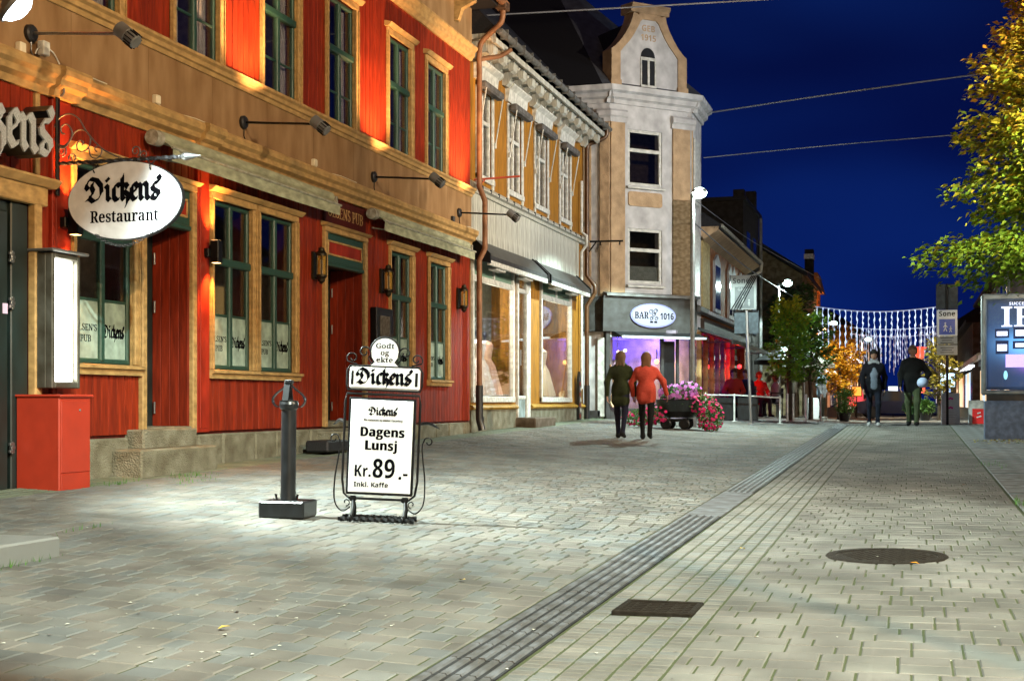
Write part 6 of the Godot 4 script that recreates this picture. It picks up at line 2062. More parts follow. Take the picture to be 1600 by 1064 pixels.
func people() -> void:
	person("girl in dark olive jacket with green scarf walking away by the flower planter", P(-4.72, gy(-4.72, 22.3), 22.3), PI, 1.47, {"top": Color(0.035, 0.04, 0.015), "leg": Color(0.02, 0.022, 0.045), "shoe": Color(0.02, 0.02, 0.022), "hair": Color(0.11, 0.07, 0.04), "long": 0.22, "hem": 0.76, "stride": 0.2, "scarf": Color(0.05, 0.2, 0.08), "bulk": 1.04})
	person("girl in coral orange jacket and black trousers with long brown hair walking away", P(-4.28, gy(-4.28, 22.3), 22.3), PI + 0.12, 1.47, {"top": Color(0.75, 0.1, 0.06), "leg": Color(0.012, 0.012, 0.014), "shoe": Color(0.012, 0.012, 0.014), "hair": Color(0.14, 0.065, 0.03), "long": 0.36, "hem": 0.85, "stride": 0.24, "bulk": 1.12, "arm_l": [Vector3(-0.34, 1.17, -0.02), Vector3(-0.4, 0.92, 0.1)], "arm_r": [Vector3(0.3, 1.14, 0.06), Vector3(0.28, 0.9, 0.16)]})
	person("man in open black hoodie, grey shirt and white shoes walking towards the camera", P(-0.86, gy(-0.86, 32.9), 32.9), 0.1, 1.8, {"top": Color(0.006, 0.007, 0.011), "shirt": Color(0.22, 0.26, 0.33), "leg": Color(0.014, 0.018, 0.035), "shoe": Color(0.6, 0.6, 0.6), "hair": Color(0.015, 0.012, 0.01), "stride": 0.12, "scarf": Color(0.35, 0.36, 0.38), "hem": 0.86, "bulk": 1.08, "print": true})
	var m2 := person("man in black jacket and olive trousers carrying a pale blue ball at his hip", P(0.03, gy(0.03, 32.9), 32.9), -0.05, 1.88, {"top": Color(0.01, 0.01, 0.011), "leg": Color(0.1, 0.125, 0.06), "shoe": Color(0.01, 0.01, 0.01), "hair": Color(0.16, 0.1, 0.06), "stride": 0.14, "hem": 0.84, "bulk": 1.14, "legw": 1.12, "arm_r": [Vector3(0.33, 1.15, -0.02), Vector3(0.24, 0.96, 0.14)]})
	var q := MB.new()
	q.ell(P(0.25, gy(0.25, 32.7) + 1.02, 32.62), Vector3(0.13, 0.12, 0.12), 18)
	single("ball", "pale blue ball held at the hip of the man in olive trousers", "ball", q, mt("ball_blue", Color(0.36, 0.42, 0.58), 0.6, 0, ""), P(0.25, gy(0.25, 32.7) + 1.02, 32.62))
	person("old man in pale denim jacket and dark trousers standing by the white board", P(-2.92, gy(-2.92, 46.5), 46.5), PI / 2 - 0.3, 1.74, {"top": Color(0.26, 0.33, 0.4), "leg": Color(0.03, 0.028, 0.022), "shoe": Color(0.5, 0.5, 0.48), "hair": Color(0.42, 0.42, 0.42), "hem": 0.86, "bulk": 1.2, "legw": 1.1, "arm_r": [Vector3(0.3, 1.13, -0.06), Vector3(0.2, 0.94, 0.1)]})
	# the terrace
	var seats := [[-4.62, 36.6, 0.2, "seated guest in red jacket at the terrace window", Color(0.5, 0.04, 0.03), Color(0.05, 0.02, 0.015)], [-4.3, 36.9, -0.5, "seated guest in dark navy jacket close beside the guest in red", Color(0.02, 0.02, 0.05), Color(0.06, 0.03, 0.02)], [-4.25, 39.4, 0.6, "seated guest in bright red coat at the middle of the terrace", Color(0.6, 0.03, 0.03), Color(0.1, 0.05, 0.03)], [-3.95, 41.6, -1.2, "seated guest in white sweater at the far end of the terrace", Color(0.5, 0.48, 0.46), Color(0.08, 0.03, 0.02)]]
	var ch: Node3D = null
	for e in seats:
		var g := gy(e[0], minf(e[1], 35.0))
		var at := P(e[0], g, e[1])
		person(e[3], at, e[2], 1.7, {"top": e[4], "leg": Color(0.015, 0.015, 0.02), "shoe": Color(0.01, 0.01, 0.01), "hair": e[5], "seated": true, "bulk": 1.1, "arm_l": [Vector3(-0.27, 1.14, 0.08), Vector3(-0.16, 1.06, 0.32)], "arm_r": [Vector3(0.27, 1.14, 0.08), Vector3(0.16, 1.06, 0.32)]}, "guests on the terrace")
		var lab: String = "dark terrace chair under the " + String(e[3]).replace("seated ", "")
		if ch == null:
			ch = thing("terrace_chair", lab, "chair", at, "chairs on the terrace", e[2])
			org[ch] = Vector3.ZERO
			q = MB.new()
			q.rbox(Vector3(0, 0.42, 0.08), Vector3(0.44, 0.035, 0.44), 0.01)
			part(ch, "seat", q, M.black_paint, true)
			q = MB.new()
			q.rbox(Vector3(0, 0.72, -0.15), Vector3(0.42, 0.3, 0.03), 0.01)
			part(ch, "backrest", q, M.black_paint, true)
			for x in [-0.19, 0.19]:
				for z in [-0.13, 0.28]:
					q = MB.new()
					q.tube([Vector3(x, 0, z), Vector3(x, 0.86 if z < 0 else 0.42, z)], 0.014, 6)
					part(ch, "leg", q, M.black_iron, true)
		else:
			copy(ch, at, lab, e[2])
	var tb: Node3D = null
	for e in [[-4.45, 37.7, "round dark terrace table in front of the pair of guests"], [-4.0, 40.4, "round dark terrace table before the guest in bright red"]]:
		var at := P(e[0], gy(e[0], 35.0), e[1])
		if tb == null:
			tb = thing("terrace_table", e[2], "table", at, "tables on the terrace")
			org[tb] = Vector3.ZERO
			q = MB.new()
			q.lathe([Vector2(0.001, 0.7), Vector2(0.35, 0.7), Vector2(0.36, 0.72), Vector2(0.35, 0.735), Vector2(0.001, 0.735)], 20)
			part(tb, "table_top", q, M.black_paint, true)
			q = MB.new()
			q.tube([Vector3(0, 0, 0), Vector3(0, 0.7, 0)], 0.03, 8)
			q.lathe([Vector2(0.2, 0.0), Vector2(0.2, 0.02), Vector2(0.001, 0.04)], 14)
			part(tb, "pedestal", q, M.black_iron, true)
		else:
			copy(tb, at, e[2])

# ---------- plants ----------
func leaf_mesh(w: float, l: float) -> ArrayMesh:
	var m := MB.new()
	var a := Vector3(0, 0, 0); var b := Vector3(w * 0.5, l * 0.42, w * 0.16); var c := Vector3(0, l, -l * 0.08); var d := Vector3(-w * 0.5, l * 0.42, w * 0.16); var e := Vector3(0, l * 0.45, 0)
	m.tri(a, b, e); m.tri(b, c, e); m.tri(a, e, d); m.tri(e, c, d)
	return m.mesh()

func scatter(par: Node3D, called: String, mesh: Mesh, m: Material, xs: Array, cols: Array) -> void:
	var mm := MultiMesh.new()
	mm.transform_format = MultiMesh.TRANSFORM_3D
	mm.use_colors = true
	mm.mesh = mesh
	mm.instance_count = xs.size()
	for i in xs.size():
		mm.set_instance_transform(i, xs[i])
		mm.set_instance_color(i, cols[i])
	var o := MultiMeshInstance3D.new()
	o.name = called
	o.multimesh = mm
	o.material_override = m
	par.add_child(o, true)
	o.set_meta("kind", "stuff")

func leaf_mat() -> StandardMaterial3D:
	if M.has("leaf"): return M.leaf
	var m := mt("leaf", Color(1, 1, 1), 0.55, 0, "", Vector3.ONE, true)
	m.backlight_enabled = true
	m.backlight = Color(0.5, 0.5, 0.4)
	return m

func rdir() -> Vector3:
	return Vector3(rng.randfn(), rng.randfn(), rng.randfn()).normalized()

func tree(called: String, label: String, at: Vector3, h: float, clear: float, limbs: Array, per: int, lw: float, ll: float, pal: Array, group := "") -> void:
	# limbs: [height on the trunk, direction angle, length, rise]
	var t := thing(called, label, "tree", at, group)
	org[t] = Vector3.ZERO
	var m := MB.new()
	var tr: float = 0.014 * h + 0.02
	m.tube([Vector3(0, -0.05, 0), Vector3(0.01, clear * 0.6, 0.01), Vector3(-0.02, clear, 0.02), Vector3(0.02, h * 0.6, -0.02), Vector3(0, h * 0.97, 0)], [tr * 1.25, tr, tr * 0.9, tr * 0.5, 0.008], 8)
	part(t, "trunk", m, mt("bark", Color(0.09, 0.075, 0.06), 0.9, 0, "stain", Vector3(3, 1, 3), false, 1.5), true)
	m = MB.new()
	var xs := []
	var cs := []
	for L in limbs:
		var a := Vector3(0, L[0], 0)
		var d := Vector3(cos(L[1]), L[3], sin(L[1])).normalized()
		var p := [a]
		var side := d.cross(Vector3.UP).normalized()
		for i in 4:
			var q: float = (i + 1) / 4.0
			p.append(a + d * L[2] * q + Vector3(0, -0.1 * L[2] * q * q, 0) + side * rng.randf_range(-0.05, 0.05) * L[2])
		m.tube(p, [0.012 + 0.012 * L[2], 0.01 + 0.008 * L[2], 0.01, 0.007, 0.004], 5)
		var n := int(per * maxf(0.5, L[2]))
		for i in n:
			var q := pow(rng.randf(), 0.65)
			var seg := mini(3, int(q * 4))
			var c: Vector3 = p[seg].lerp(p[seg + 1], q * 4 - seg)
			var sp: float = 0.1 + 0.26 * L[2] * (0.4 + 0.75 * sin(PI * clampf(q, 0.05, 0.95)))
			c += side * rng.randfn() * sp * 0.55 + Vector3(0, rng.randfn() * sp * 0.26 - 0.02, 0) + d * rng.randfn() * 0.07
			var out := (side * rng.randfn() * 0.8 + d * 0.9 + Vector3(0, rng.randf_range(-0.9, 0.1), 0) + rdir() * 0.3).normalized()
			var nrm := (Vector3.UP * 0.9 + rdir() * 0.8).normalized()
			var xx := out.cross(nrm).normalized()
			var s := rng.randf_range(0.7, 1.2)
			xs.append(Transform3D(Basis(xx, out, xx.cross(out)).scaled_local(Vector3(s, s, s)), c))
			var hgt: float = clampf((c.y - clear) / (h - clear) + rng.randfn() * 0.16, 0, 0.999)
			var pi := hgt * (pal.size() - 1)
			var col: Color = pal[int(pi)].lerp(pal[int(pi) + 1], pi - int(pi))
			var kk := rng.randf_range(0.65, 1.2)
			cs.append(Color(col.r * kk, col.g * kk, col.b * kk))
	part(t, "branches", m, M.bark, true)
	scatter(t, "crown", leaf_mesh(lw, ll), leaf_mat(), xs, cs)

func round_limbs(h: float, clear: float, r: float, n: int) -> Array:
	var o := []
	for i in n:
		var q := (i + 0.5) / n
		var y := lerpf(clear, h * 0.95, q)
		o.append([y - 0.15, i * 2.4 + rng.randf() * 0.5, r * (0.45 + 0.75 * sin(PI * clampf(q * 0.85 + 0.12, 0, 1))) * rng.randf_range(0.8, 1.1), 0.35 + q * 0.9])
	return o

func plants() -> void:
	# the big tree at right: limbs whose reach to the left is the photograph's outline
	var th := atan2(0.285, -0.958) + PI   # towards the left of the picture
	var limbs := []
	var sil := [[2.75, 1.75, 0.02], [2.95, 1.3, 0.05], [3.35, 1.0, 0.1], [3.5, 1.35, 0.12], [3.85, 1.1, 0.15], [4.1, 1.25, 0.2], [4.4, 1.22, 0.25], [4.7, 1.1, 0.3], [4.95, 1.12, 0.35], [5.25, 0.85, 0.4], [5.5, 0.8, 0.5], [5.8, 0.75, 0.6], [6.1, 0.75, 0.7], [6.4, 0.6, 0.9], [6.8, 0.45, 1.2]]
	for e in sil:
		for k in 9:
			var a := PI + 0.1 + k * TAU / 9 + rng.randf_range(-0.22, 0.22)
			limbs.append([e[0] + rng.randf_range(-0.12, 0.12), a, e[1] * (1.0 if k == 0 else rng.randf_range(0.75, 1.0)), e[2]])
	tree("hornbeam_tree", "large tree turning green to gold reaching in at the right edge above the poster case", P(1.84, gy(1.84, 19), 19), 7.4, 2.7, limbs, 250, 0.056, 0.1, [Color(0.14, 0.26, 0.02), Color(0.22, 0.3, 0.02), Color(0.36, 0.34, 0.025), Color(0.5, 0.34, 0.02), Color(0.55, 0.27, 0.02), Color(0.5, 0.2, 0.02)])
	tree("street_tree", "slim green and yellow street tree by the terrace posts", P(-3.25, gy(-3.25, 38), 38), 3.5, 1.25, round_limbs(3.5, 1.25, 0.6, 30), 210, 0.07, 0.11, [Color(0.14, 0.26, 0.02), Color(0.1, 0.26, 0.03), Color(0.2, 0.3, 0.02), Color(0.42, 0.32, 0.02)], "street trees along the pedestrian street")
	tree("street_tree", "dark green street tree just right of the slim yellow one", P(-3.1, gy(-3.1, 44), 44), 3.5, 1.3, round_limbs(3.5, 1.3, 0.75, 24), 150, 0.09, 0.13, [Color(0.06, 0.12, 0.02), Color(0.05, 0.12, 0.02), Color(0.1, 0.16, 0.02)], "street trees along the pedestrian street")
	tree("street_tree", "orange autumn tree in the middle of the far street", P(-2.5, gy(-2.5, 50), 50), 3.4, 1.0, round_limbs(3.4, 1.0, 0.8, 30), 190, 0.09, 0.13, [Color(0.5, 0.2, 0.01), Color(0.6, 0.24, 0.01), Color(0.55, 0.17, 0.01)], "street trees along the pedestrian street")
	tree("street_tree", "dull yellow tree behind the zone sign at right", P(0.9, gy(0.9, 48), 48), 2.9, 0.8, round_limbs(2.9, 0.8, 0.7, 20), 110, 0.1, 0.14, [Color(0.16, 0.14, 0.02), Color(0.22, 0.17, 0.02)], "street trees along the pedestrian street")
	tree("dark_tree", "dark round tree crown below the oriel house on the left", P(-4.1, gy(-4.1, 50), 50), 4.9, 2.2, round_limbs(4.9, 2.0, 1.1, 24), 90, 0.12, 0.17, [Color(0.03, 0.05, 0.015), Color(0.04, 0.07, 0.02)])
	# potted shrubs
	for e in [[-2.0, 43.0, 0.34, 0.62, "rounded green shrub in a pot right of the old man", Color(0.07, 0.16, 0.04)], [0.45, 47.0, 0.3, 0.4, "low green shrub left of the pink and white board", Color(0.06, 0.13, 0.03)], [0.0, 50.0, 0.3, 0.4, "low dark shrub under the bright shop sign", Color(0.05, 0.1, 0.03)]]:
		var g := gy(e[0], e[1])
		var t := thing("potted_shrub", e[4], "shrub", P(e[0], g, e[1]), "shrubs in pots along the street")
		org[t] = Vector3.ZERO
		var q := MB.new()
		q.lathe([Vector2(0.14, 0), Vector2(0.2, 0.25), Vector2(0.22, 0.26), Vector2(0.2, 0.28), Vector2(0.001, 0.27)], 14)
		part(t, "pot", q, M.black_paint, true)
		var xs := []; var cs := []
		for i in 700:
			var d := rdir()
			var p := Vector3(0, 0.22 + e[3] * 0.6, 0) + d * Vector3(e[2], e[3] * 0.65, e[2]) * pow(rng.randf(), 0.4)
			var xx := d.cross(Vector3.UP + rdir() * 0.3).normalized()
			xs.append(Transform3D(Basis(xx, (d + rdir() * 0.7).normalized(), xx.cross(d)).orthonormalized(), p))
			var c: Color = e[5]
			var kk := rng.randf_range(0.6, 1.4)
			cs.append(Color(c.r * kk, c.g * kk, c.b * kk))
		scatter(t, "foliage", leaf_mesh(0.06, 0.09), leaf_mat(), xs, cs)
	flower_cart()

func flower_cart() -> void:
	var g := gy(-4.55, 27.1)
	var t := thing("flower_planter", "wheeled black planter cart overflowing with pink and purple flowers", "planter", P(-4.6, g, 27.1))
	var q := MB.new()
	q.lathe([Vector2(0.001, g + 0.24), Vector2(0.3, g + 0.24), Vector2(0.42, g + 0.36), Vector2(0.5, g + 0.58), Vector2(0.52, g + 0.6), Vector2(0.48, g + 0.6), Vector2(0.001, g + 0.56)], 24, Transform3D(Basis(), P(-4.5, 0, 27.1)))
	part(t, "bowl", q, M.black_paint)
	for e in [[-4.75, 26.85], [-4.38, 26.85], [-4.75, 27.4], [-4.38, 27.4]]:
		q = MB.new()
		var rx := Basis(Vector3.RIGHT, Vector3(0, 0, -1), Vector3.UP)
		q.lathe([Vector2(0.001, -0.03), Vector2(0.085, -0.035), Vector2(0.11, -0.02), Vector2(0.11, 0.02), Vector2(0.085, 0.035), Vector2(0.001, 0.03)], 18, Transform3D(rx, P(e[0], g + 0.11, e[1])))
		part(t, "wheel", q, M.black_iron)
	q = MB.new()
	for e in [26.85, 27.4]: q.box(P(-4.56, g + 0.18, e), Vector3(0.55, 0.05, 0.05))
	part(t, "axle", q, M.black_iron)
	var lv := []; var lc := []; var fv := []; var fc := []
	var off: Vector3 = org[t]
	var blobs := [[-5.25, 0.2, 26.95, 0.42, 0.16, 0.35, 0], [-4.95, 0.3, 26.9, 0.3, 0.2, 0.3, 0], [-4.55, 0.72, 27.05, 0.36, 0.18, 0.4, 1], [-4.35, 0.82, 27.1, 0.26, 0.14, 0.3, 1], [-4.05, 0.5, 27.0, 0.32, 0.22, 0.36, 0], [-3.85, 0.3, 26.95, 0.24, 0.3, 0.3, 0], [-3.9, 0.14, 26.9, 0.2, 0.12, 0.25, 0], [-4.5, 0.55, 26.85, 0.3, 0.14, 0.2, 2]]
	for b in blobs:
		var n := int(9000.0 * b[3] * b[4])
		for i in n:
			var d := rdir()
			var p := P(b[0], gy(b[0], b[2]) + b[1], b[2]) + d * Vector3(b[3], b[4], b[5]) * pow(rng.randf(), 0.35)
			if p.y < gy(p.x, -p.z) + 0.015: continue
			var o := (d + rdir() * 0.8).normalized()
			var xx := o.cross(rdir()).normalized()
			lv.append(Transform3D(Basis(xx, o, xx.cross(o)).scaled_local(Vector3.ONE * rng.randf_range(0.7, 1.2)), p - off))
			var k := rng.randf_range(0.5, 1.3)
			lc.append(Color(0.06 * k, 0.14 * k, 0.03 * k))
			if rng.randf() < (0.2 if b[6] != 2 else 0.05) and d.z > -0.4:
				var nn := (d + rdir() * 0.5 + Vector3(0, 0.3, 0.4)).normalized()
				var e1 := nn.cross(rdir()).normalized()
				var pp := P(b[0], gy(b[0], b[2]) + b[1], b[2]) + d * Vector3(b[3], b[4], b[5]) * 1.03
				if pp.y < gy(pp.x, -pp.z) + 0.02: continue
				fv.append(Transform3D(Basis(e1, nn.cross(e1), nn).scaled_local(Vector3.ONE * rng.randf_range(0.8, 1.4) * (1.3 if b[6] == 1 else 0.85)), pp - off))
				fc.append(Color(0.42, 0.12, 0.42) * rng.randf_range(0.8, 1.2) if b[6] == 1 else Color(0.5, 0.015, 0.12) * rng.randf_range(0.7, 1.2))
	scatter(t, "foliage", leaf_mesh(0.035, 0.055), leaf_mat(), lv, lc)
	var m := MB.new()
	for i in 5:
		var a := TAU * i / 5
		var c := Vector3(cos(a), sin(a), 0) * 0.02
		var s := Vector3(-sin(a), cos(a), 0) * 0.014
		m.quad(Vector3(0, 0, 0), c - s + Vector3(0, 0, 0.006), c * 1.5, c + s + Vector3(0, 0, 0.006))
	scatter(t, "flowers", m.mesh(), leaf_mat(), fv, fc)

func lamp_post(label: String, x: float, s: float, h: float, arm: float, e: float, half: float, to: Vector3, col := Color(0.88, 1.0, 0.97), blend := 0.15, on := true, dist := false) -> void:
	var g := gy(x, s)
	var t := thing("street_lamp", label, "street lamp", P(x, g, s), "street lamps")
	var q := MB.new()
	q.lathe([Vector2(0.09, 0), Vector2(0.09, 0.7), Vector2(0.055, 0.75), Vector2(0.045, h - g - 0.05), Vector2(0.001, h - g)], 12, Transform3D(Basis(), P(x, g, s)))
	part(t, "pole", q, M.zinc)
	q = MB.new()
	q.tube([P(x, h - 0.1, s), P(x + arm * 0.6, h, s), P(x + arm, h + 0.01, s)], 0.025, 8)
	part(t, "arm", q, M.zinc)
	q = MB.new()
	q.rbox(P(x + arm * 1.0, h + 0.02, s), Vector3(0.3, 0.07, 0.2), 0.02)
	part(t, "lamp_head", q, M.zinc)
	q = MB.new()
	q.ell(P(x + arm, h - 0.02, s), Vector3(0.16, 0.12, 0.13) if not dist else Vector3(0.2, 0.12, 0.16), 12)
	part(t, "lamp_lens", q, glow("street_lens", Color(0.85, 1.0, 0.95), 12.0))
	if on:
		if half > 85: omni(t, P(x + arm, h - 0.12, s), col, e, 0.1)
		else: spot(t, P(x + arm, h - 0.09, s), to, col, e, half, blend, 0.06)

func street_things() -> void:
	# the poster case
	var g := gy(1.6, 25.7)
	var k := thing("poster_case", "blue grey double poster case on a concrete base, its lit poster half in view", "advertising case", P(1.95, g, 25.7))
	mt("case_blue", Color(0.13, 0.17, 0.2), 0.45, 0.1, "stain", Vector3(0.8, 0.8, 0.8))
	var q := MB.new()
	q.rbox(P(1.98, (g + 1.12) / 2 - 0.02, 25.7), Vector3(1.44, 1.12 - g + 0.04, 0.34), 0.015)
	part(k, "base", q, mt("base_blue", Color(0.09, 0.125, 0.2), 0.75, 0, "cloud", Vector3(1, 1, 1)))
	q = MB.new()
	q.b(1.3, 2.66, 1.12, 1.24, 25.6, 25.8)
	part(k, "gap_plinth", q, M.black_iron)
	q = MB.new()
	for e in [[1.255, 2.13, 0.09, 1.82], [2.7, 2.13, 0.09, 1.82]]: q.rbox(P(e[0], e[1], 25.7), Vector3(e[2], e[3], 0.26), 0.03)
	q.rbox(P(1.98, 2.98, 25.7), Vector3(1.53, 0.12, 0.262), 0.03)
	q.rbox(P(1.98, 1.27, 25.7), Vector3(1.53, 0.08, 0.258), 0.02)
	part(k, "case_frame", q, M.case_blue)
	var img := Image.create(192, 256, false, Image.FORMAT_RGB8)
	for y in 256:
		for x in 192:
			var u := x / 192.0; var v := y / 256.0
			var gl := exp(-(pow((u - 0.42) / 0.34, 2) + pow((v - 0.5) / 0.2, 2)))
			var pk := exp(-(pow((u - 0.62) / 0.25, 2) + pow((v - 0.72) / 0.1, 2)))
			var dk := 0.14 + 0.1 * sin(u * 9.0 + v * 4.0) * 0.3
			img.set_pixel(x, y, Color(dk * 0.5 + 0.35 * gl + 0.5 * pk, dk * 0.95 + 0.6 * gl + 0.05 * pk, dk * 1.5 + 0.8 * gl + 0.35 * pk))
	var pm := StandardMaterial3D.new()
	pm.albedo_color = Color(0.05, 0.05, 0.05)
	pm.emission_enabled = true
	pm.emission_texture = ImageTexture.create_from_image(img)
	pm.emission_energy_multiplier = 1.9
	pm.roughness = 0.3
	var pq := QuadMesh.new()
	pq.size = Vector2(1.36, 1.6)
	var po := inst(k, "lit_poster", pq, pm, Transform3D(Basis(), P(1.98, 2.12, 25.62)))
	mt("print_dark", Color(0.02, 0.02, 0.03), 0.5, 0, "")
	var pw := glow("poster_white", Color(0.95, 0.97, 1.0), 1.3)
	put_text(po, "lettering", "IF", 0.5, P(1.8, 2.62, 25.612), TO_CAM, pw, true, "Droid Serif", 1.05)
	put_text(po, "lettering", "SUCCESS", 0.07, P(1.85, 2.86, 25.612), TO_CAM, pw, true, "Droid Sans", 1.2)
	for e in [[1.56, 2.33, 0.24, 0.16], [1.56, 2.08, 0.22, 0.24], [1.9, 2.34, 0.3, 0.22], [1.92, 2.12, 0.36, 0.14]]:
		q = MB.new()
		q.b(e[0] - e[2] / 2, e[0] + e[2] / 2, e[1] - e[3] / 2, e[1] + e[3] / 2, 25.6125, 25.6135)
		part(po, "printed_box", q, M.print_dark)
		q = MB.new()
		q.b(e[0] - e[2] * 0.38, e[0] + e[2] * 0.38, e[1] - e[3] * 0.28, e[1] + e[3] * 0.22, 25.609, 25.61)
		part(po, "printed_panel", q, pw)
	q = MB.new()
	q.b(1.62, 2.2, 1.72, 1.95, 25.6125, 25.6135)
	part(po, "printed_box", q, glow("poster_pink", Color(0.8, 0.15, 0.6), 0.9))
	q = MB.new()
	q.ell(P(1.62, 1.58, 25.613), Vector3(0.035, 0.08, 0.004), 12)
	part(po, "printed_drop", q, glow("poster_green", Color(0.1, 0.8, 0.55), 1.0))
	q = MB.new()
	q.b(1.3, 2.66, 1.32, 2.92, 25.6, 25.602)
	var al := AreaLight3D.new()
	al.name = "lamp_light"
	al.light_color = Color(0.55, 0.7, 1); al.light_energy = 1.5; al.area_size = Vector2(1.3, 1.5); al.area_range = 40; al.shadow_enabled = true
	k.add_child(al, true)
	al.transform = Transform3D(Basis(), P(1.98, 2.12, 25.59) - org[k])
	q = MB.new()
	q.b(1.3, 2.66, 1.31, 2.92, 25.56, 25.566)
	part(k, "front_glass", q, M["glass"])
	# end of pedestrian zone sign
	g = gy(-3.56, 31.2)
	var t := thing("zone_sign", "grey end of zone sign crossed by black bars on a tall leaning pole", "road sign", P(-3.56, g, 31.2), "zone signs")
	q = MB.new()
	q.tube([P(-3.54, g, 31.2), P(-3.68, 3.98, 31.23)], 0.035, 10)
	q.lathe([Vector2(0.07, 0), Vector2(0.06, 0.04), Vector2(0.001, 0.05)], 12, Transform3D(Basis(), P(-3.54, g, 31.2)))
	part(t, "pole", q, M.steel)
	q = MB.new()
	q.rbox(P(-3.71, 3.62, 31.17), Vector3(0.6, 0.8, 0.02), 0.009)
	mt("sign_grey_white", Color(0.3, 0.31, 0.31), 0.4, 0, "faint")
	var pl := part(t, "sign_panel", q, mt("sign_darkened", Color(0.13, 0.135, 0.135), 0.5, 0, "faint"))  # panel, field and symbols darkened to offset the close street lamp
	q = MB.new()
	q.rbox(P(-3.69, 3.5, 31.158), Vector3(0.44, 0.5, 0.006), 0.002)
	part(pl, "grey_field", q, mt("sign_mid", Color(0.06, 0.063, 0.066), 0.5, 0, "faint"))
	put_text(pl, "lettering", "Sone", 0.17, P(-3.76, 3.89, 31.157), TO_CAM, mt("sign_dark", Color(0.02, 0.02, 0.022), 0.5, 0, ""), true, "Droid Sans", 1.0)
	put_text(pl, "lettering", "Gågate", 0.09, P(-3.69, 3.69, 31.152), TO_CAM, M.sign_darkened, true, "Droid Sans", 1.0)
	q = MB.new()
	q.ell(P(-3.72, 3.52, 31.153), Vector3(0.025, 0.028, 0.003), 10)
	q.ell(P(-3.72, 3.4, 31.153), Vector3(0.04, 0.09, 0.003), 10)
	q.ell(P(-3.58, 3.44, 31.153), Vector3(0.02, 0.022, 0.003), 10)
	q.ell(P(-3.58, 3.36, 31.153), Vector3(0.03, 0.06, 0.003), 10)
	part(pl, "walker_symbol", q, M.sign_darkened)
	for i in 4:
		q = MB.new()
		var dx := -0.1 + i * 0.065
		q.ext(PackedVector2Array([Vector2(-3.9 + dx, 3.23), Vector2(-3.875 + dx, 3.23), Vector2(-3.445 + dx * 0.6, 4.0), Vector2(-3.47 + dx * 0.6, 4.0)]), 0.003, Transform3D(Basis(), P(0, 0, 31.15)))
		part(pl, "black_bar", q, M.ink)
	q = MB.new()
	q.rbox(P(-3.65, 2.94, 31.25), Vector3(0.56, 0.54, 0.02), 0.009)
	part(t, "back_panel", q, mt("sign_back", Color(0.05, 0.06, 0.07), 0.5, 0.3, "cloud"))
	# pedestrian zone sign
	g = gy(0.8, 33.5)
	t = thing("zone_sign", "white pedestrian zone sign with blue walker square and two text plates", "road sign", P(0.8, g, 33.5), "zone signs")
	q = MB.new()
	q.tube([P(0.82, g, 33.52), P(0.81, 3.9, 33.52)], 0.032, 10)
	part(t, "pole", q, M.black_iron)
	q = MB.new()
	q.rbox(P(0.81, 2.97, 33.47), Vector3(0.47, 0.62, 0.02), 0.009)
	pl = part(t, "sign_panel", q, mt("sign_plain_white", Color(0.7, 0.72, 0.75), 0.4, 0, ""))  # plain white face, no emission
	put_text(pl, "lettering", "Sone", 0.16, P(0.81, 3.19, 33.457), TO_CAM, M.ink, true, "Droid Sans", 1.0)
	q = MB.new()
	q.rbox(P(0.81, 2.88, 33.458), Vector3(0.36, 0.37, 0.006), 0.002)
	part(pl, "blue_square", q, mt("sign_blue", Color(0.01, 0.05, 0.42), 0.4, 0, ""))
	q = MB.new()
	for e in [[0.77, 0.0, 1.0], [0.89, -0.05, 0.68]]:
		var c := P(e[0], 2.87 + e[1], 33.453)
		var z: float = e[2]
		q.ell(c + Vector3(0, 0.095, 0) * z, Vector3(0.02, 0.022, 0.003) * z, 10)
		for p in [[[0.0, 0.07], [0.0, -0.01]], [[0.0, -0.01], [0.035, -0.1]], [[0.0, -0.01], [-0.035, -0.1]], [[0.0, 0.055], [0.045, 0.0]], [[0.0, 0.055], [-0.04, 0.0]]]:
			q.tube([c + Vector3(p[0][0], p[0][1], 0) * z, c + Vector3(p[1][0], p[1][1], 0) * z], 0.012 * z, 5)
	part(pl, "walker_symbol", q, M.sign_plain_white)
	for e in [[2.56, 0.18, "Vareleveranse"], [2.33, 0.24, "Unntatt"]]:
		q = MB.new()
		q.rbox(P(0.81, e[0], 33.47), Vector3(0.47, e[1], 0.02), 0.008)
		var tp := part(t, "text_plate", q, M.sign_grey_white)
		for j in 3:
			q = MB.new()
			q.b(0.66 + 0.03 * (j % 2), 0.96 - 0.04 * (j % 2), e[0] + 0.045 - j * 0.055, e[0] + 0.06 - j * 0.055, 33.456, 33.459)
			part(tp, "text_line", q, M.ink)
	q = MB.new()
	q.rbox(P(0.81, 3.6, 33.55), Vector3(0.5, 0.6, 0.02), 0.008)
	part(t, "back_panel", q, M.sign_back)
	# lamps
	lamp_post("tall street lamp with cold bright head in front of the corner bar", -4.47, 28.5, 5.56, 0.15, 74, 66.5, P(-4.3, 0.5, 28.0))
	lamp_post("street lamp behind the slim yellow tree, by the dark gable", -4.3, 46, 5.12, 0.3, 60, 80, P(-3.9, 0.4, 45))
	lamp_post("street lamp on an arm over the far left awnings", -4.5, 58, 4.85, 0.5, 40, 80, P(-4, 0.3, 57.5), Color(0.88, 1, 0.97), 0.3, true, true)
	lamp_post("distant street lamp left of the hanging light curtains", -4.2, 70, 5.1, 0.4, 30, 80, P(-3.8, 0.3, 70), Color(0.88, 1, 0.97), 0.3, true, true)
	lamp_post("added lamp lighting the large tree from outside the right edge", 5.0, 15.2, 5.2, -0.4, 75, 46, P(1.5, 5.2, 19.0), Color(1, 0.97, 0.88), 0.8)  # invented lamp out of frame, brightens the tree crown
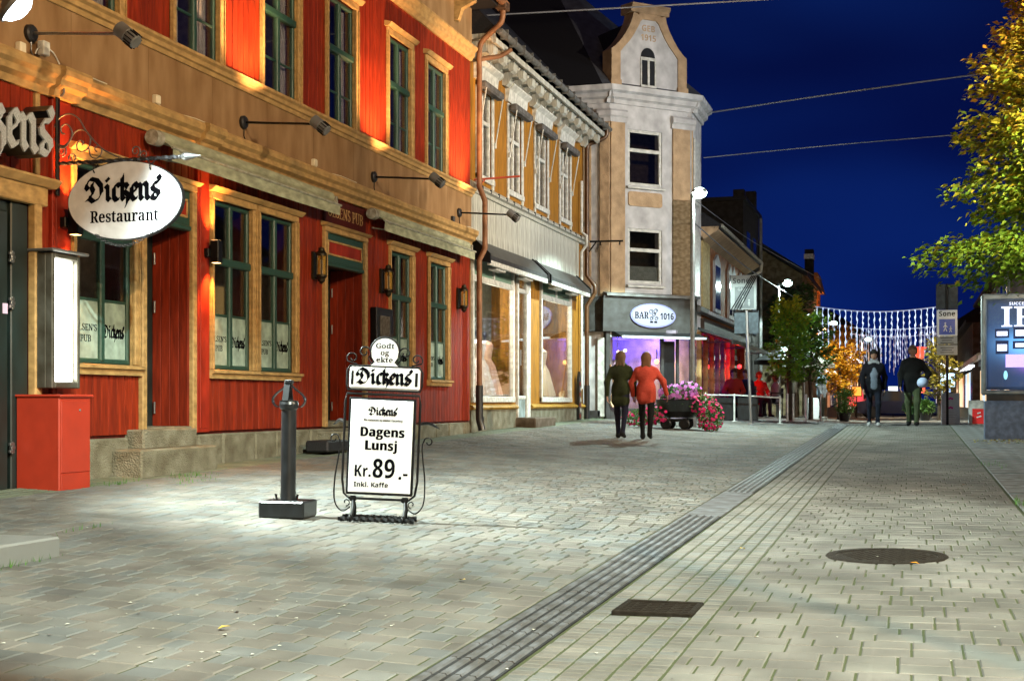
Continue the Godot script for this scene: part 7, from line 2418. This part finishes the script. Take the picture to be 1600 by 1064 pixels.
	lamp_post("added warm fill lamp on the open right side nearest the camera", 6.5, -3.0, 7.5, -0.5, 185, 100, P(5, 0, -3), Color(1, 0.83, 0.6))  # invented warm fill out of frame for the foreground
	lamp_post("added warm fill lamp on the right side of the square facing the yellow house", 9.0, 20.0, 7.0, -0.5, 190, 30, P(-7.2, 5.0, 26), Color(1, 0.93, 0.82), 0.7)  # invented, out of frame: warms the yellow house front
	lamp_post("added cold fill lamp at the right edge of the square beyond the large tree", 4.2, 26.0, 6.6, -0.3, 50, 42, P(-6.5, 5.2, 30), Color(0.86, 0.95, 1.0), 0.8)  # invented, out of frame: cool fill on the corner building
	lamp_post("added warm fill lamp on the square across from the pub door", 7.5, 9.0, 6.5, -0.5, 100, 33, P(-7.2, 3.8, 14.5), Color(1, 0.9, 0.74), 0.8)  # invented, out of frame: evens out the light on the pub front
	lamp_post("added cold floodlight on a tall mast at the right behind the camera", 2.3, 2.6, 8.4, -0.3, 240, 24.5, P(-2.5, 0.1, 8.5), Color(0.93, 1.0, 0.95), 0.25)  # invented mast, out of frame: lights the paving from the camera side
	lamp_post("added hidden lamp on the far right pavement by the grey shop house", 2.75, 45, 4.4, -0.3, 45, 80, P(2.4, 0.3, 45.5), Color(1, 0.95, 0.85), 0.4)  # added behind the poster case to brighten the grey shop house
	lamp_post("added lamp in the far distance left of the street end", -2.9, 84, 4.9, 0.4, 60, 80, P(-2.5, 0.2, 84), Color(1, 0.9, 0.75), 0.4, true, true)  # added to brighten the far end of the street
	# barrier and terrace screens
	t = thing("terrace_barrier", "low white rail barrier with dark screens closing off the terrace", "barrier", P(-4, gy(-4, 33), 33))
	for e in [[-4.85, 33.0], [-4.15, 33.0], [-3.05, 33.0]]:
		q = MB.new()
		q.lathe([Vector2(0.07, 0), Vector2(0.06, 0.015), Vector2(0.022, 0.02), Vector2(0.022, 0.66), Vector2(0.001, 0.68)], 12, Transform3D(Basis(), P(e[0], gy(e[0], e[1]), e[1])))
		part(t, "post", q, M.white_paint)
	q = MB.new()
	q.tube([P(-4.95, 1.27, 33.0), P(-4.15, 1.265, 33.0), P(-3.05, 1.2, 33.0)], 0.018, 8)
	part(t, "top_rail", q, M.white_paint)
	for e in [[-4.8, -4.2], [-4.1, -3.6]]:
		q = MB.new()
		q.rbox(P((e[0] + e[1]) / 2, gy(-4.2, 33) + 0.3, 33.25), Vector3(e[1] - e[0], 0.56, 0.04), 0.01)
		part(t, "dark_screen", q, M.black_paint)
	for e in [[-3.0, 34.5, "white bollard post nearest the slim yellow tree"], [-2.88, 34.8, "white bollard post beside the first one at the terrace corner"], [-2.62, 35.6, "pale bollard post farther right along the terrace"], [-2.3, 36.4, "reddish lit bollard post at the end of the terrace row"]]:
		var b := thing("terrace_post", e[2], "bollard", P(e[0], gy(e[0], minf(e[1], 35)), e[1]), "posts along the terrace")
		q = MB.new()
		q.lathe([Vector2(0.06, 0), Vector2(0.05, 0.015), Vector2(0.024, 0.02), Vector2(0.024, 0.68), Vector2(0.03, 0.7), Vector2(0.001, 0.72)], 12, Transform3D(Basis(), org[b]))
		part(b, "post", q, M.white_paint)
		q = MB.new()
		q.lathe([Vector2(0.09, 0), Vector2(0.085, 0.012), Vector2(0.05, 0.016)], 14, Transform3D(Basis(), org[b]))
		part(b, "foot", q, M.zinc)
	# pavement boards
	for e in [[-3.15, 46.8, 0.48, 0.72, "white pavement board partly behind the old man", 0], [0.9, 33.9, 0.42, 0.76, "white pavement board with a black arched top and pink emblem", 1], [1.47, 33.6, 0.34, 0.58, "white and red pavement board right beside the poster case", 2]]:
		var g2 := gy(e[0], e[1])
		var b := thing("pavement_board", e[4], "pavement sign", P(e[0], g2, e[1]), "pavement boards")
		for z in [0.0, 1.0]:
			q = MB.new()
			q.rbox(P(e[0], g2 + e[3] / 2, e[1] + 0.2 * z + 0.0), Vector3(e[2], e[3], 0.02), 0.006, Basis(Vector3.RIGHT, -0.14 + 0.28 * z))
			part(b, "board", q, M.sign_white if e[5] < 2 or z > 0 else M.white_paint)
		if e[5] == 1:
			q = MB.new()
			var ar := PackedVector2Array([Vector2(-0.21, 0.5), Vector2(0.21, 0.5)])
			for i in 13: ar.append(Vector2(0.21 * cos(PI * i / 12), 0.56 + 0.22 * sin(PI * i / 12)))
			q.ext(ar, 0.02, Transform3D(Basis(Vector3.RIGHT, -0.14), P(e[0], g2, e[1] + 0.03) + Vector3(0, 0, 0.03)))
			part(b, "arched_top", q, M.black_paint)
			q = MB.new()
			for p in [[0, 0.62], [0, 0.4]]:
				for j in 3: q.ell(P(e[0], g2 + p[1], e[1] - 0.045) + Vector3((j - 1) * 0.035, 0.015 * (1 - absi(j - 1)), 0.0), Vector3(0.03, 0.025, 0.006), 8)
			part(b, "pink_emblem", q, mt("pink", Color(0.6, 0.05, 0.3), 0.5, 0, ""))
			q = MB.new()
			for j in 4: q.b(e[0] - 0.14, e[0] + 0.14 - 0.05 * (j % 2), g2 + 0.12 + j * 0.055, g2 + 0.13 + j * 0.055, e[1] - 0.04, e[1] - 0.03)
			part(b, "text_lines", q, mt("text_grey", Color(0.3, 0.3, 0.32), 0.6, 0, ""))
		if e[5] == 2:
			q = MB.new()
			q.rbox(P(e[0] + 0.04, g2 + 0.2, e[1] - 0.04), Vector3(e[2] - 0.08, 0.36, 0.012), 0.003, Basis(Vector3.RIGHT, -0.14))
			part(b, "red_panel", q, mt("board_red", Color(0.6, 0.02, 0.02), 0.5, 0, ""))
			q = MB.new()
			for j in 3: q.box(P(e[0] + 0.06, g2 + 0.1 + j * 0.09, e[1] - 0.052), Vector3(0.14 - 0.03 * j, 0.03, 0.004), Basis(Vector3.BACK, 0.3))
			part(b, "white_script", q, M.sign_white)
	# overhead wires
	for e in [["overhead cable strung high from the yellow house roof across the sky", [-7.6, 8.05, 23.0], [0.0, 8.15, 24.0], [9, 8.4, 25], 0.016, 0.06], ["second overhead cable behind the gable, across the middle of the sky", [-4.9, 8.3, 33.5], [0.0, 8.6, 33], [12, 9.2, 32], 0.02, 0.0], ["faint lower overhead cable across the sky right of the corner building", [-4.9, 7.1, 33.0], [0, 7.3, 33], [12, 7.6, 33], 0.013, 0.0], ["bright sagging cable from the tall street lamp to the far lamps", [-5.0, 5.4, 31.9], [-4.4, 4.85, 38], [-4.0, 4.85, 50], 0.016, 0.0], ["thin cable above the sagging one at the tall street lamp", [-5.0, 5.95, 31.9], [-4.2, 5.55, 38], [-3.2, 5.7, 52], 0.009, 0.0]]:
		q = MB.new()
		q.tube(curve([P(e[1][0], e[1][1], e[1][2]), P(e[2][0], e[2][1], e[2][2]), P(e[3][0], e[3][1], e[3][2])], 12), e[4], 5)
		single("overhead_cable", e[0], "cable", q, mt("cable_pale", Color(0.16, 0.17, 0.2), 0.5, 0, ""), P(e[1][0], e[1][1], e[1][2]), "cables over the street")
	# light curtains
	var r := 0
	for e in [[44.0, -2.95, 0.95, 4.15, 3.98, 1.15, "nearest curtain of white light strings across the street"], [52.0, -2.9, 1.3, 4.0, 3.95, 1.3, "second curtain of white light strings farther down the street"], [62.0, -3.0, 1.4, 4.2, 4.1, 1.6, "farthest and lowest curtain of white light strings"]]:
		var c := thing("light_curtain", e[6], "christmas lights", P((e[1] + e[2]) / 2, e[4], e[0]), "curtains of light strings")
		var pts := []
		for i in 13:
			var u := i / 12.0
			pts.append(P(lerpf(e[1], e[2], u), lerpf(e[3], e[3] * 0.985, u) - 0.17 * sin(PI * u), e[0]))
		q = MB.new()
		q.tube(pts, 0.018, 5)
		part(c, "carrier_cable", q, glow("cable_glow", Color(0.5, 0.55, 0.7), 0.5))
		var n := 22 if r == 0 else 24
		for i in n:
			var u := (i + 0.3) / n
			var a: Vector3 = pts[int(u * 12)].lerp(pts[mini(12, int(u * 12) + 1)], u * 12 - int(u * 12))
			var len: float = e[5] * rng.randf_range(0.75, 1.1) * (0.25 if i == 0 else 1.0)
			q = MB.new()
			var m := 14
			var pr := []; var rr := []
			for j in m + 1:
				pr.append(a + Vector3(0.012 * sin(j * 1.9 + i), -len * j / m, 0)); rr.append(0.008 + 0.022 * float((j * 7 + i * 3) % 3 == 0))
			q.tube(pr, rr, 5)
			part(c, "light_string", q, glow("fairy_%d_%d" % [r, i % 3], Color(0.72, 0.8, 0.95), [1.0, 0.6, 0.42][r] * [0.55, 0.85, 1.1][(i * 7) % 3]))
		r += 1

func far_house(called: String, label: String, x: float, s0: float, s1: float, h: float, col: Color, lit: float, side: float) -> void:
	var g := gy(x, s0) - 0.3
	var F := Face.new(P(x, 0, s0), Vector3(0, 0, -1)) if side > 0 else Face.new(P(x, 0, s1), Vector3(0, 0, 1))
	var L := s1 - s0
	var key := "plaster_%d" % int((col.r * 7 + col.g * 13 + col.b * 29) * 1000)
	mt(key, col, 0.9, 0, "stain", Vector3(0.5, 0.5, 0.5))
	var H := thing(called, label, "building", F.p(L / 2, g))
	var q := MB.new()
	F.b(q, 0, L, g, h, -6, 0)
	part(H, "wall", q, M[key])
	q = MB.new()
	F.run(q, [Vector2(0.3, h), Vector2(0.32, h + 0.12), Vector2(-3, h + 2.3), Vector2(-6.2, h + 0.1), Vector2(-6.2, h)], -0.15, L + 0.15)
	part(H, "roof", q, M.roof)
	var n := maxi(2, int(L / 1.9))
	for i in n:
		var a := (i + 0.5) * L / n
		for fl in maxi(1, int((h - 3.2) / 2.2)):
			var y := 3.7 + fl * 2.2
			if y + 1.3 > h: continue
			q = MB.new()
			F.b(q, a - 0.5, a + 0.5, y - 0.08, y + 1.28, 0.0, 0.05, 0.01)
			var w := part(H, "window", q, M.white_paint)
			q = MB.new()
			F.b(q, a - 0.42, a + 0.42, y, y + 1.2, 0.045, 0.06)
			part(w, "pane", q, glow("far_lit", Color(1, 0.8, 0.45), 0.8) if rng.randf() < lit else M.dark_pane)
		q = MB.new()
		F.b(q, a - L / n * 0.42, a + L / n * 0.42, g + 0.75, 2.45, 0.0, 0.03)
		part(H, "shop_window", q, [glow("shop_warm", Color(1, 0.82, 0.6), 0.9), glow("shop_cold", Color(0.8, 0.92, 1), 0.8), M.dark_pane, glow("shop_dim", Color(1, 0.6, 0.35), 0.35)][rng.randi() % 4])
	q = MB.new()
	F.b(q, 0.1, L - 0.1, 2.6, 3.0, 0.0, 0.12, 0.02)
	part(H, "shop_fascia", q, M[["white_paint", "brown_fascia", "bar_grey"][rng.randi() % 3]])
	q = MB.new()
	F.run(q, [Vector2(0.05, 2.95), Vector2(0.95, 2.6), Vector2(0.95, 2.42), Vector2(0.92, 2.42), Vector2(0.9, 2.55), Vector2(0.05, 2.88)], 0.2, L - 0.2)
	part(H, "shop_awning", q, M[["awning_cloth", "dirty_white", "black_paint"][rng.randi() % 3]])

func far_street() -> void:
	mt("dark_brick", Color(0.03, 0.028, 0.028), 0.9, 0, "stain")
	# the tall dark building, the brown gable and the oriel
	var H := thing("dark_tall_building", "tall unlit dark building behind the orange house", "building", P(-5.2, 0.4, 46))
	var q := MB.new()
	q.b(-12, -5.2, 0, 7.6, 43.6, 48.2)
	part(H, "wall", q, M.dark_brick)
	q = MB.new()
	q.b(-12.1, -5.1, 7.6, 7.72, 43.5, 48.3)
	part(H, "flat_roof", q, M.roof)
	for e in [[44.2, 7.7, 0.35], [47.6, 7.7, 0.8]]:
		q = MB.new()
		q.b(-5.6, -5.25, e[1], e[1] + e[2], e[0], e[0] + 0.4)
		part(H, "chimney", q, M.dark_brick)
	q = MB.new()
	q.tube([P(-5.12, 0.5, 48.1), P(-5.12, 7.6, 48.1)], 0.06, 8)
	part(H, "downpipe", q, M.zinc)
	for i in 4:
		q = MB.new()
		q.b(-5.21, -5.17, 3.4 + (i % 2) * 2, 4.7 + (i % 2) * 2, 44.4 + int(i / 2.0) * 1.9, 45.3 + int(i / 2.0) * 1.9)
		part(H, "window", q, M.dark_pane)
	H = thing("brown_gable_house", "brown house whose bare gable faces down the street beyond the dark building", "building", P(-4.5, 0.4, 52))
	q = MB.new()
	var F := Face.new(P(-12, 0, 51), Vector3(1, 0, 0))
	F.plate(q, PackedVector2Array([Vector2(0, 0), Vector2(8.1, 0), Vector2(8.1, 5.85), Vector2(5.4, 7.6), Vector2(0, 7.6)]), -8, 0)
	part(H, "wall", q, mt("brown_plaster", Color(0.2, 0.16, 0.1), 0.9, 0, "stain"))
	q = MB.new()
	q.ext(PackedVector2Array([Vector2(8.3, 5.75), Vector2(8.3, 5.95), Vector2(5.4, 7.85), Vector2(5.4, 7.62)]), 8.6, Transform3D(F.bs(), F.o - F.n * 8.3))
	part(H, "roof", q, M.roof)
	q = MB.new()
	q.b(-4.3, -3.95, 6.3, 7.5, 57.5, 58.1)
	part(H, "chimney", q, M.dark_brick)
	q = MB.new()
	q.b(-4.32, -3.93, 7.1, 7.3, 57.45, 58.15)
	part(H, "chimney_band", q, M.white_paint)
	H = thing("oriel_house", "narrow house with an orange lit oriel at its corner", "building", P(-3.9, 0.3, 61))
	q = MB.new()
	q.b(-10, -4.3, 0, 5.6, 59.2, 66)
	part(H, "wall", q, M.brown_plaster)
	q = MB.new()
	q.b(-4.9, -3.9, 4.0, 5.9, 59.6, 61.4)
	var orl := part(H, "oriel", q, mt("oriel_orange", Color(0.5, 0.24, 0.08), 0.8, 0, "stain"))
	for e in [[-4.7, -4.45], [-4.3, -4.05]]:
		q = MB.new()
		q.b(e[0], e[1], 4.4, 5.5, 59.57, 59.6)
		part(orl, "window", q, glow("oriel_lit", Color(1, 0.7, 0.3), 0.9))
	q = MB.new()
	q.ext(PackedVector2Array([Vector2(-5.1, 5.9), Vector2(-3.7, 5.9), Vector2(-3.9, 6.7), Vector2(-4.9, 6.7)]), 2.2, Transform3D(Basis(), P(0, 0, 61.6)))
	part(orl, "oriel_roof", q, M.oriel_orange)
	var ol := thing("oriel_lamp", "small amber lamp lighting the oriel", "lamp", P(-3.6, 4.2, 59.3))
	q = MB.new()
	q.ell(org[ol], Vector3(0.08, 0.08, 0.08), 10)
	part(ol, "bulb", q, M.amber_lens)
	omni(ol, org[ol], Color(1, 0.6, 0.25), 6.0)
	far_house("far_shop_house", "low shop house with pale awning on the left beyond the orange tree", -3.9, 66.5, 80, 4.6, Color(0.3, 0.27, 0.22), 0.25, 1)
	far_house("far_shop_house", "distant beige house at the left end of the street", -3.6, 80.5, 105, 5.2, Color(0.32, 0.25, 0.18), 0.3, 1)
	far_house("far_shop_house", "most distant dark house closing the left side of the street", -3.2, 106, 150, 6.0, Color(0.12, 0.11, 0.1), 0.2, 1)
	far_house("grey_shop_house", "grey modern shop house with pale canopy on the right by the poster case", 2.9, 44, 62, 5.2, Color(0.28, 0.28, 0.28), 0.1, -1)
	far_house("grey_shop_house", "darker house with steep roof farther along the right side", 2.6, 62.5, 84, 4.6, Color(0.12, 0.11, 0.1), 0.15, -1)
	far_house("grey_shop_house", "last house on the right with dim shop windows", 2.2, 84.5, 130, 5.4, Color(0.15, 0.13, 0.11), 0.25, -1)
	# the square's right side, out of frame: it is what the shop windows mirror
	far_house("mirrored_shop_house", "grey shop house with lit windows on the right behind the square", 7.5, 28, 43, 6.2, Color(0.3, 0.3, 0.28), 0.2, -1)
	far_house("mirrored_shop_house", "cream shop house with lit windows on the right side of the square", 10.5, 6, 26, 6.2, Color(0.45, 0.4, 0.3), 0.2, -1)
	# small lit things far off
	for e in [[1.35, 55, 0.62, 0.6, 1.95, "bright blue white lit shop sign on the right", Color(0.75, 0.92, 1.0), 2.0], [-2.9, 75, 0.9, 1.0, 1.3, "pink red lit shop display far down on the left", Color(1, 0.25, 0.3), 0.9], [-1.9, 88, 1.6, 0.9, 1.3, "warm white lit shop display at the end of the street", Color(1, 0.9, 0.75), 1.0], [1.75, 70, 0.3, 1.6, 1.9, "narrow cold lit display on the far right", Color(0.6, 0.75, 1.0), 0.9], [-2.5, 66, 0.5, 0.5, 1.6, "small amber lit shop sign among the left awnings", Color(1, 0.6, 0.15), 1.4], [-1.2, 95, 0.7, 1.2, 1.6, "tall pale lit sign in the middle of the street end", Color(0.9, 0.95, 1.0), 1.1], [0.6, 92, 0.6, 0.5, 1.9, "red lit sign at the street end behind the walking men", Color(1, 0.12, 0.08), 1.2], [-0.3, 99, 1.4, 0.6, 0.9, "wide amber lit shopfront closing the street", Color(1, 0.65, 0.3), 0.9]]:
		var t := thing("lit_sign", e[5], "lit sign", P(e[0], e[4], e[1]), "lit shop signs down the street")
		q = MB.new()
		q.rbox(P(e[0], e[4], e[1]), Vector3(e[2], e[3], 0.12), 0.03)
		part(t, "sign_box", q, M.black_iron)
		q = MB.new()
		q.rbox(P(e[0], e[4], e[1] - 0.065), Vector3(e[2] - 0.08, e[3] - 0.08, 0.01), 0.004)
		part(t, "lit_face", q, glow("lit_face_%d" % int(e[1]), e[6], e[7]))
		q = MB.new()
		q.tube([P(e[0], gy(e[0], e[1]), e[1] + 0.02), P(e[0], e[4] - e[3] / 2, e[1] + 0.02)], 0.03, 6)
		part(t, "stand", q, M.black_iron)
	var la := thing("orange_lantern", "glowing orange lantern hanging above the man in olive trousers", "lantern", P(0.3, 3.1, 60))
	q = MB.new()
	q.lathe([Vector2(0.15, -0.5), Vector2(0.24, 0.25), Vector2(0.36, 0.3), Vector2(0.3, 0.34), Vector2(0.001, 0.36)], 14, Transform3D(Basis(), P(0.3, 3.1, 60)))
	part(la, "shade", q, glow("orange_shade", Color(1, 0.25, 0.03), 1.1))
	q = MB.new()
	q.tube([P(0.3, 3.4, 60), P(0.3, 4.4, 60)], 0.015, 5)
	part(la, "cord", q, M.black_iron)
	# strings of bulbs over the far left awnings
	for e in [[-3.9, 60, 4.2, -2.8, 84, 3.6, "string of white bulbs over the far left shopfronts"], [2.5, 60, 2.7, 1.3, 72, 3.2, "string of white bulbs down the right shopfronts"], [-3.6, 52, 2.9, -3.3, 66, 2.6, "string of white bulbs along the left awnings"]]:
		var t := thing("bulb_string", e[6], "string lights", P(e[0], e[2], e[1]), "strings of bulbs along the shops")
		var a := P(e[0], e[2], e[1]); var b := P(e[3], e[5], e[4])
		q = MB.new()
		var pts := []
		for i in 13: pts.append(a.lerp(b, i / 12.0) - Vector3(0, 0.25 * sin(PI * i / 12.0), 0))
		q.tube(pts, 0.012, 5)
		part(t, "cable", q, M.black_iron)
		for i in 12:
			q = MB.new()
			q.ell(pts[i] - Vector3(0, 0.08, 0), Vector3(0.1, 0.1, 0.1) * rng.randf_range(0.6, 1.2), 8)
			part(t, "bulb", q, glow("bulb_far", Color(0.95, 0.98, 1), 3.0))
	car()
	# cafe parasols beyond the terrace
	for e in [[-3.9, 44.5, "dark market umbrella beyond the terrace"], [-3.6, 48, "pale market umbrella by the orange tree"]]:
		var g := gy(e[0], e[1])
		var t := thing("market_umbrella", e[2], "parasol", P(e[0], g, e[1]), "market umbrellas on the left")
		q = MB.new()
		q.lathe([Vector2(1.05, g + 1.75), Vector2(1.06, g + 1.88), Vector2(0.5, g + 2.2), Vector2(0.05, g + 2.42), Vector2(0.001, g + 2.45)], 8, Transform3D(Basis(), P(e[0], 0, e[1])))
		part(t, "canopy", q, M.black_paint if e[1] < 46 else M.dirty_white)
		q = MB.new()
		q.tube([P(e[0], g, e[1]), P(e[0], g + 2.4, e[1])], 0.025, 8)
		q.lathe([Vector2(0.22, g), Vector2(0.22, g + 0.07), Vector2(0.03, g + 0.1)], 12, Transform3D(Basis(), P(e[0], 0, e[1])))
		part(t, "pole", q, M.zinc)

func car() -> void:
	var at := P(-0.7, gy(-0.7, 70), 70)
	var t := thing("parked_car", "dark car crossing the far end of the street behind the two walking men", "car", at, "", 0.15)
	org[t] = Vector3.ZERO
	var q := MB.new()
	var pr := PackedVector2Array([Vector2(-2.05, 0.3), Vector2(-1.9, 0.25), Vector2(1.95, 0.25), Vector2(2.08, 0.35), Vector2(2.08, 0.62), Vector2(1.9, 0.75), Vector2(1.1, 0.86), Vector2(-1.5, 0.9), Vector2(-2.05, 0.82)])
	q.ext(pr, 1.66, Transform3D(Basis(), Vector3(0, 0, -0.83)))
	part(t, "body", q, mt("car_dark", Color(0.03, 0.035, 0.09), 0.2, 0.3, ""), true)
	q = MB.new()
	q.ext(PackedVector2Array([Vector2(-1.6, 0.89), Vector2(1.05, 0.85), Vector2(0.35, 1.36), Vector2(-0.9, 1.4)]), 1.46, Transform3D(Basis(), Vector3(0, 0, -0.73)))
	part(t, "cabin", q, M.dark_pane, true)
	for x in [-1.3, 1.35]:
		for z in [-0.76, 0.76]:
			q = MB.new()
			q.lathe([Vector2(0.001, -0.1), Vector2(0.28, -0.1), Vector2(0.31, -0.06), Vector2(0.31, 0.06), Vector2(0.28, 0.1), Vector2(0.001, 0.1)], 18, Transform3D(Basis(Vector3.RIGHT, PI / 2), Vector3(x, 0.31, z)))
			part(t, "wheel", q, M.black_paint, true)
	for z in [-0.6, 0.6]:
		q = MB.new()
		q.rbox(Vector3(-2.06, 0.7, z), Vector3(0.06, 0.14, 0.3), 0.02)
		part(t, "tail_light", q, glow("tail_red", Color(1, 0.05, 0.04), 2.0), true)
		q = MB.new()
		q.rbox(Vector3(2.04, 0.6, z), Vector3(0.08, 0.13, 0.32), 0.02)
		part(t, "headlight", q, M.zinc, true)

func litter() -> void:
	var lm := leaf_mesh(0.035, 0.06)
	var leafy := [[-2.35, 6.9, "pale tan fallen leaf left of the tactile strip", Color(0.5, 0.35, 0.12)], [-1.05, 8.9, "yellow fallen leaf on the narrow bricks", Color(0.6, 0.42, 0.06)], [-2.85, 5.15, "yellow fallen leaf on the nearest brown bricks", Color(0.55, 0.4, 0.08)], [0.05, 8.3, "bright orange fallen leaf at the edge of the manhole cover", Color(0.8, 0.3, 0.02)], [-5.05, 13.9, "small dark fallen leaf left of the far bricks", Color(0.08, 0.06, 0.04)], [-4.4, 14.8, "small dark fallen leaf in the middle of the paving", Color(0.07, 0.05, 0.03)], [0.5, 14.5, "brown fallen leaf near the right edge", Color(0.12, 0.06, 0.03)]]
	for e in leafy:
		var o := MeshInstance3D.new()
		o.name = numbered("fallen_leaf")
		o.mesh = lm
		o.material_override = mt("fallen_%d" % int(e[0] * 100 + 900), e[3], 0.7, 0, "")
		o.transform = Transform3D(Basis(Vector3.UP, rng.randf() * TAU) * Basis(Vector3.RIGHT, -PI / 2 + 0.25), P(e[0], gy(e[0], e[1]) + 0.008, e[1]))
		add_child(o)
		tag(o, e[2], "leaf", "fallen leaves on the paving")
	var xs := []; var cs := []
	for i in 130:   # petals and grit
		var s := 4.6 + 20.0 * pow(rng.randf(), 1.3)
		var x := rng.randf_range(-6.5, 0.7) if i % 3 else rng.randf_range(-3.6, -2.2)
		if i % 3 == 0: s = rng.randf_range(4.5, 6.0)
		xs.append(Transform3D(Basis(Vector3.UP, rng.randf() * TAU).scaled_local(Vector3.ONE * rng.randf_range(0.4, 1.0)), P(x, gy(x, s) + 0.004, s)))
		cs.append(Color(0.6, 0.58, 0.5) if i % 4 else Color(0.04, 0.035, 0.03))
	for i in 260:  # heaps of leaves by the poster case
		var x := rng.randfn() * 0.45 + 1.7; var s := 24.2 + rng.randfn() * 0.35
		if x < 1.0: continue
		xs.append(Transform3D(Basis(Vector3.UP, rng.randf() * TAU) * Basis(Vector3.RIGHT, rng.randf() * 0.6) * Basis.from_scale(Vector3.ONE * rng.randf_range(1.0, 2.0)), P(x, gy(x, s) + 0.015 + 0.02 * rng.randf(), s)))
		cs.append([Color(0.3, 0.22, 0.05), Color(0.16, 0.09, 0.03), Color(0.36, 0.3, 0.06), Color(0.1, 0.12, 0.03)][rng.randi() % 4])
	var pm := MB.new()
	pm.quad(Vector3(-0.012, 0, -0.007), Vector3(-0.009, 0.002, 0.008), Vector3(0.012, 0.0, 0.007), Vector3(0.01, 0.003, -0.008))
	var t := thing("petals_and_leaves", "small pale petals, grit and leaf litter scattered over the paving", "litter", P(0, 0, 0))
	t.set_meta("kind", "stuff")
	scatter(t, "leaf_litter", pm.mesh(), leaf_mat(), xs, cs)
	# grass tufts in the joints by the wall and at the granite block
	xs = []; cs = []
	var gm := MB.new()
	gm.tri(Vector3(-0.004, 0, 0), Vector3(0.004, 0, 0), Vector3(0.006, 0.05, 0.01))
	for e in [[-6.72, 10.3, 0.12, 60], [-6.6, 11.4, 0.2, 90], [-6.3, 11.0, 0.25, 60], [-4.64, 5.6, 0.03, 90], [-4.63, 6.2, 0.03, 60], [1.0, 18.0, 0.3, 70], [2.1, 17.7, 0.3, 120], [-6.9, 30.3, 0.3, 60], [-5.2, 7.6, 0.06, 25], [0.9, 12.5, 0.05, 60]]:
		for i in e[3]:
			var x: float = e[0] + rng.randfn() * e[2] * (0.4 if e[2] > 0.04 else 1.0); var s: float = e[1] + rng.randfn() * maxf(e[2], 0.2)
			xs.append(Transform3D(Basis(Vector3.UP, rng.randf() * TAU) * Basis(Vector3.RIGHT, rng.randfn() * 0.5) * Basis.from_scale(Vector3.ONE * rng.randf_range(0.4, 1.1)), P(x, gy(x, s) - 0.004, s)))
			cs.append(Color(0.06, 0.16, 0.02) * rng.randf_range(0.6, 1.3))
	t = thing("grass_tufts", "short green grass tufts growing in the joints by walls and kerbs", "grass", P(0, 0, 0))
	t.set_meta("kind", "stuff")
	scatter(t, "blades", gm.mesh(), leaf_mat(), xs, cs)

func _ready() -> void:
	rng.seed = 1915
	var cam := Camera3D.new()
	cam.name = "camera"
	cam.projection = Camera3D.PROJECTION_FRUSTUM
	cam.near = 0.1
	cam.far = 600
	cam.size = 0.1 * 1064.0 / 2100.0
	cam.frustum_offset = Vector2(0, 0.1 * 96.0 / 2100.0)
	cam.position = Vector3(0, 1.1, 0)
	cam.rotation.y = atan(625.0 / 2100.0)
	add_child(cam)
	cam.current = true
	var we := WorldEnvironment.new()
	we.name = "world"
	var en := Environment.new()
	en.background_mode = Environment.BG_SKY
	var sky := Sky.new()
	var sm := ProceduralSkyMaterial.new()
	sm.sky_top_color = Color(0.012, 0.018, 0.1)
	sm.sky_horizon_color = Color(0.012, 0.075, 0.32)
	sm.sky_curve = 0.16
	var ci := Image.create(512, 256, false, Image.FORMAT_RGBA8)
	var cn := FastNoiseLite.new()
	cn.seed = 7
	cn.frequency = 1.0
	cn.fractal_octaves = 4
	for y in 128:
		for x in 512:
			var el := PI * (0.5 - (y + 0.5) / 256.0)
			var az := TAU * x / 512.0
			var d := Vector3(cos(el) * cos(az), sin(el), cos(el) * sin(az))
			ci.set_pixel(x, y, Color(0.06, 0.2, 0.5, clampf(0.2 + 1.1 * cn.get_noise_3d(d.x * 1.6, d.y * 8.0, d.z * 1.6), 0, 1) * 0.3))
	sm.sky_cover = ImageTexture.create_from_image(ci)
	sm.ground_bottom_color = Color(0.02, 0.02, 0.03)
	sm.ground_horizon_color = Color(0.02, 0.04, 0.12)
	sky.sky_material = sm
	en.sky = sky
	en.tonemap_mode = Environment.TONE_MAPPER_LINEAR
	en.tonemap_exposure = 1.3
	en.sdfgi_enabled = true
	en.ssao_enabled = true
	en.ssil_enabled = true
	we.environment = en
	add_child(we)
	materials()
	var u := BoxMesh.new()
	u.size = Vector3.ONE
	M["unit_pane"] = u
	ground_all()
	red_house()
	pub_fittings()
	bollard()
	yellow_house()
	corner_building()
	orange_building()
	lunch_sign()
	street_things()
	far_street()
	people()
	plants()
	litter()
	#MORE
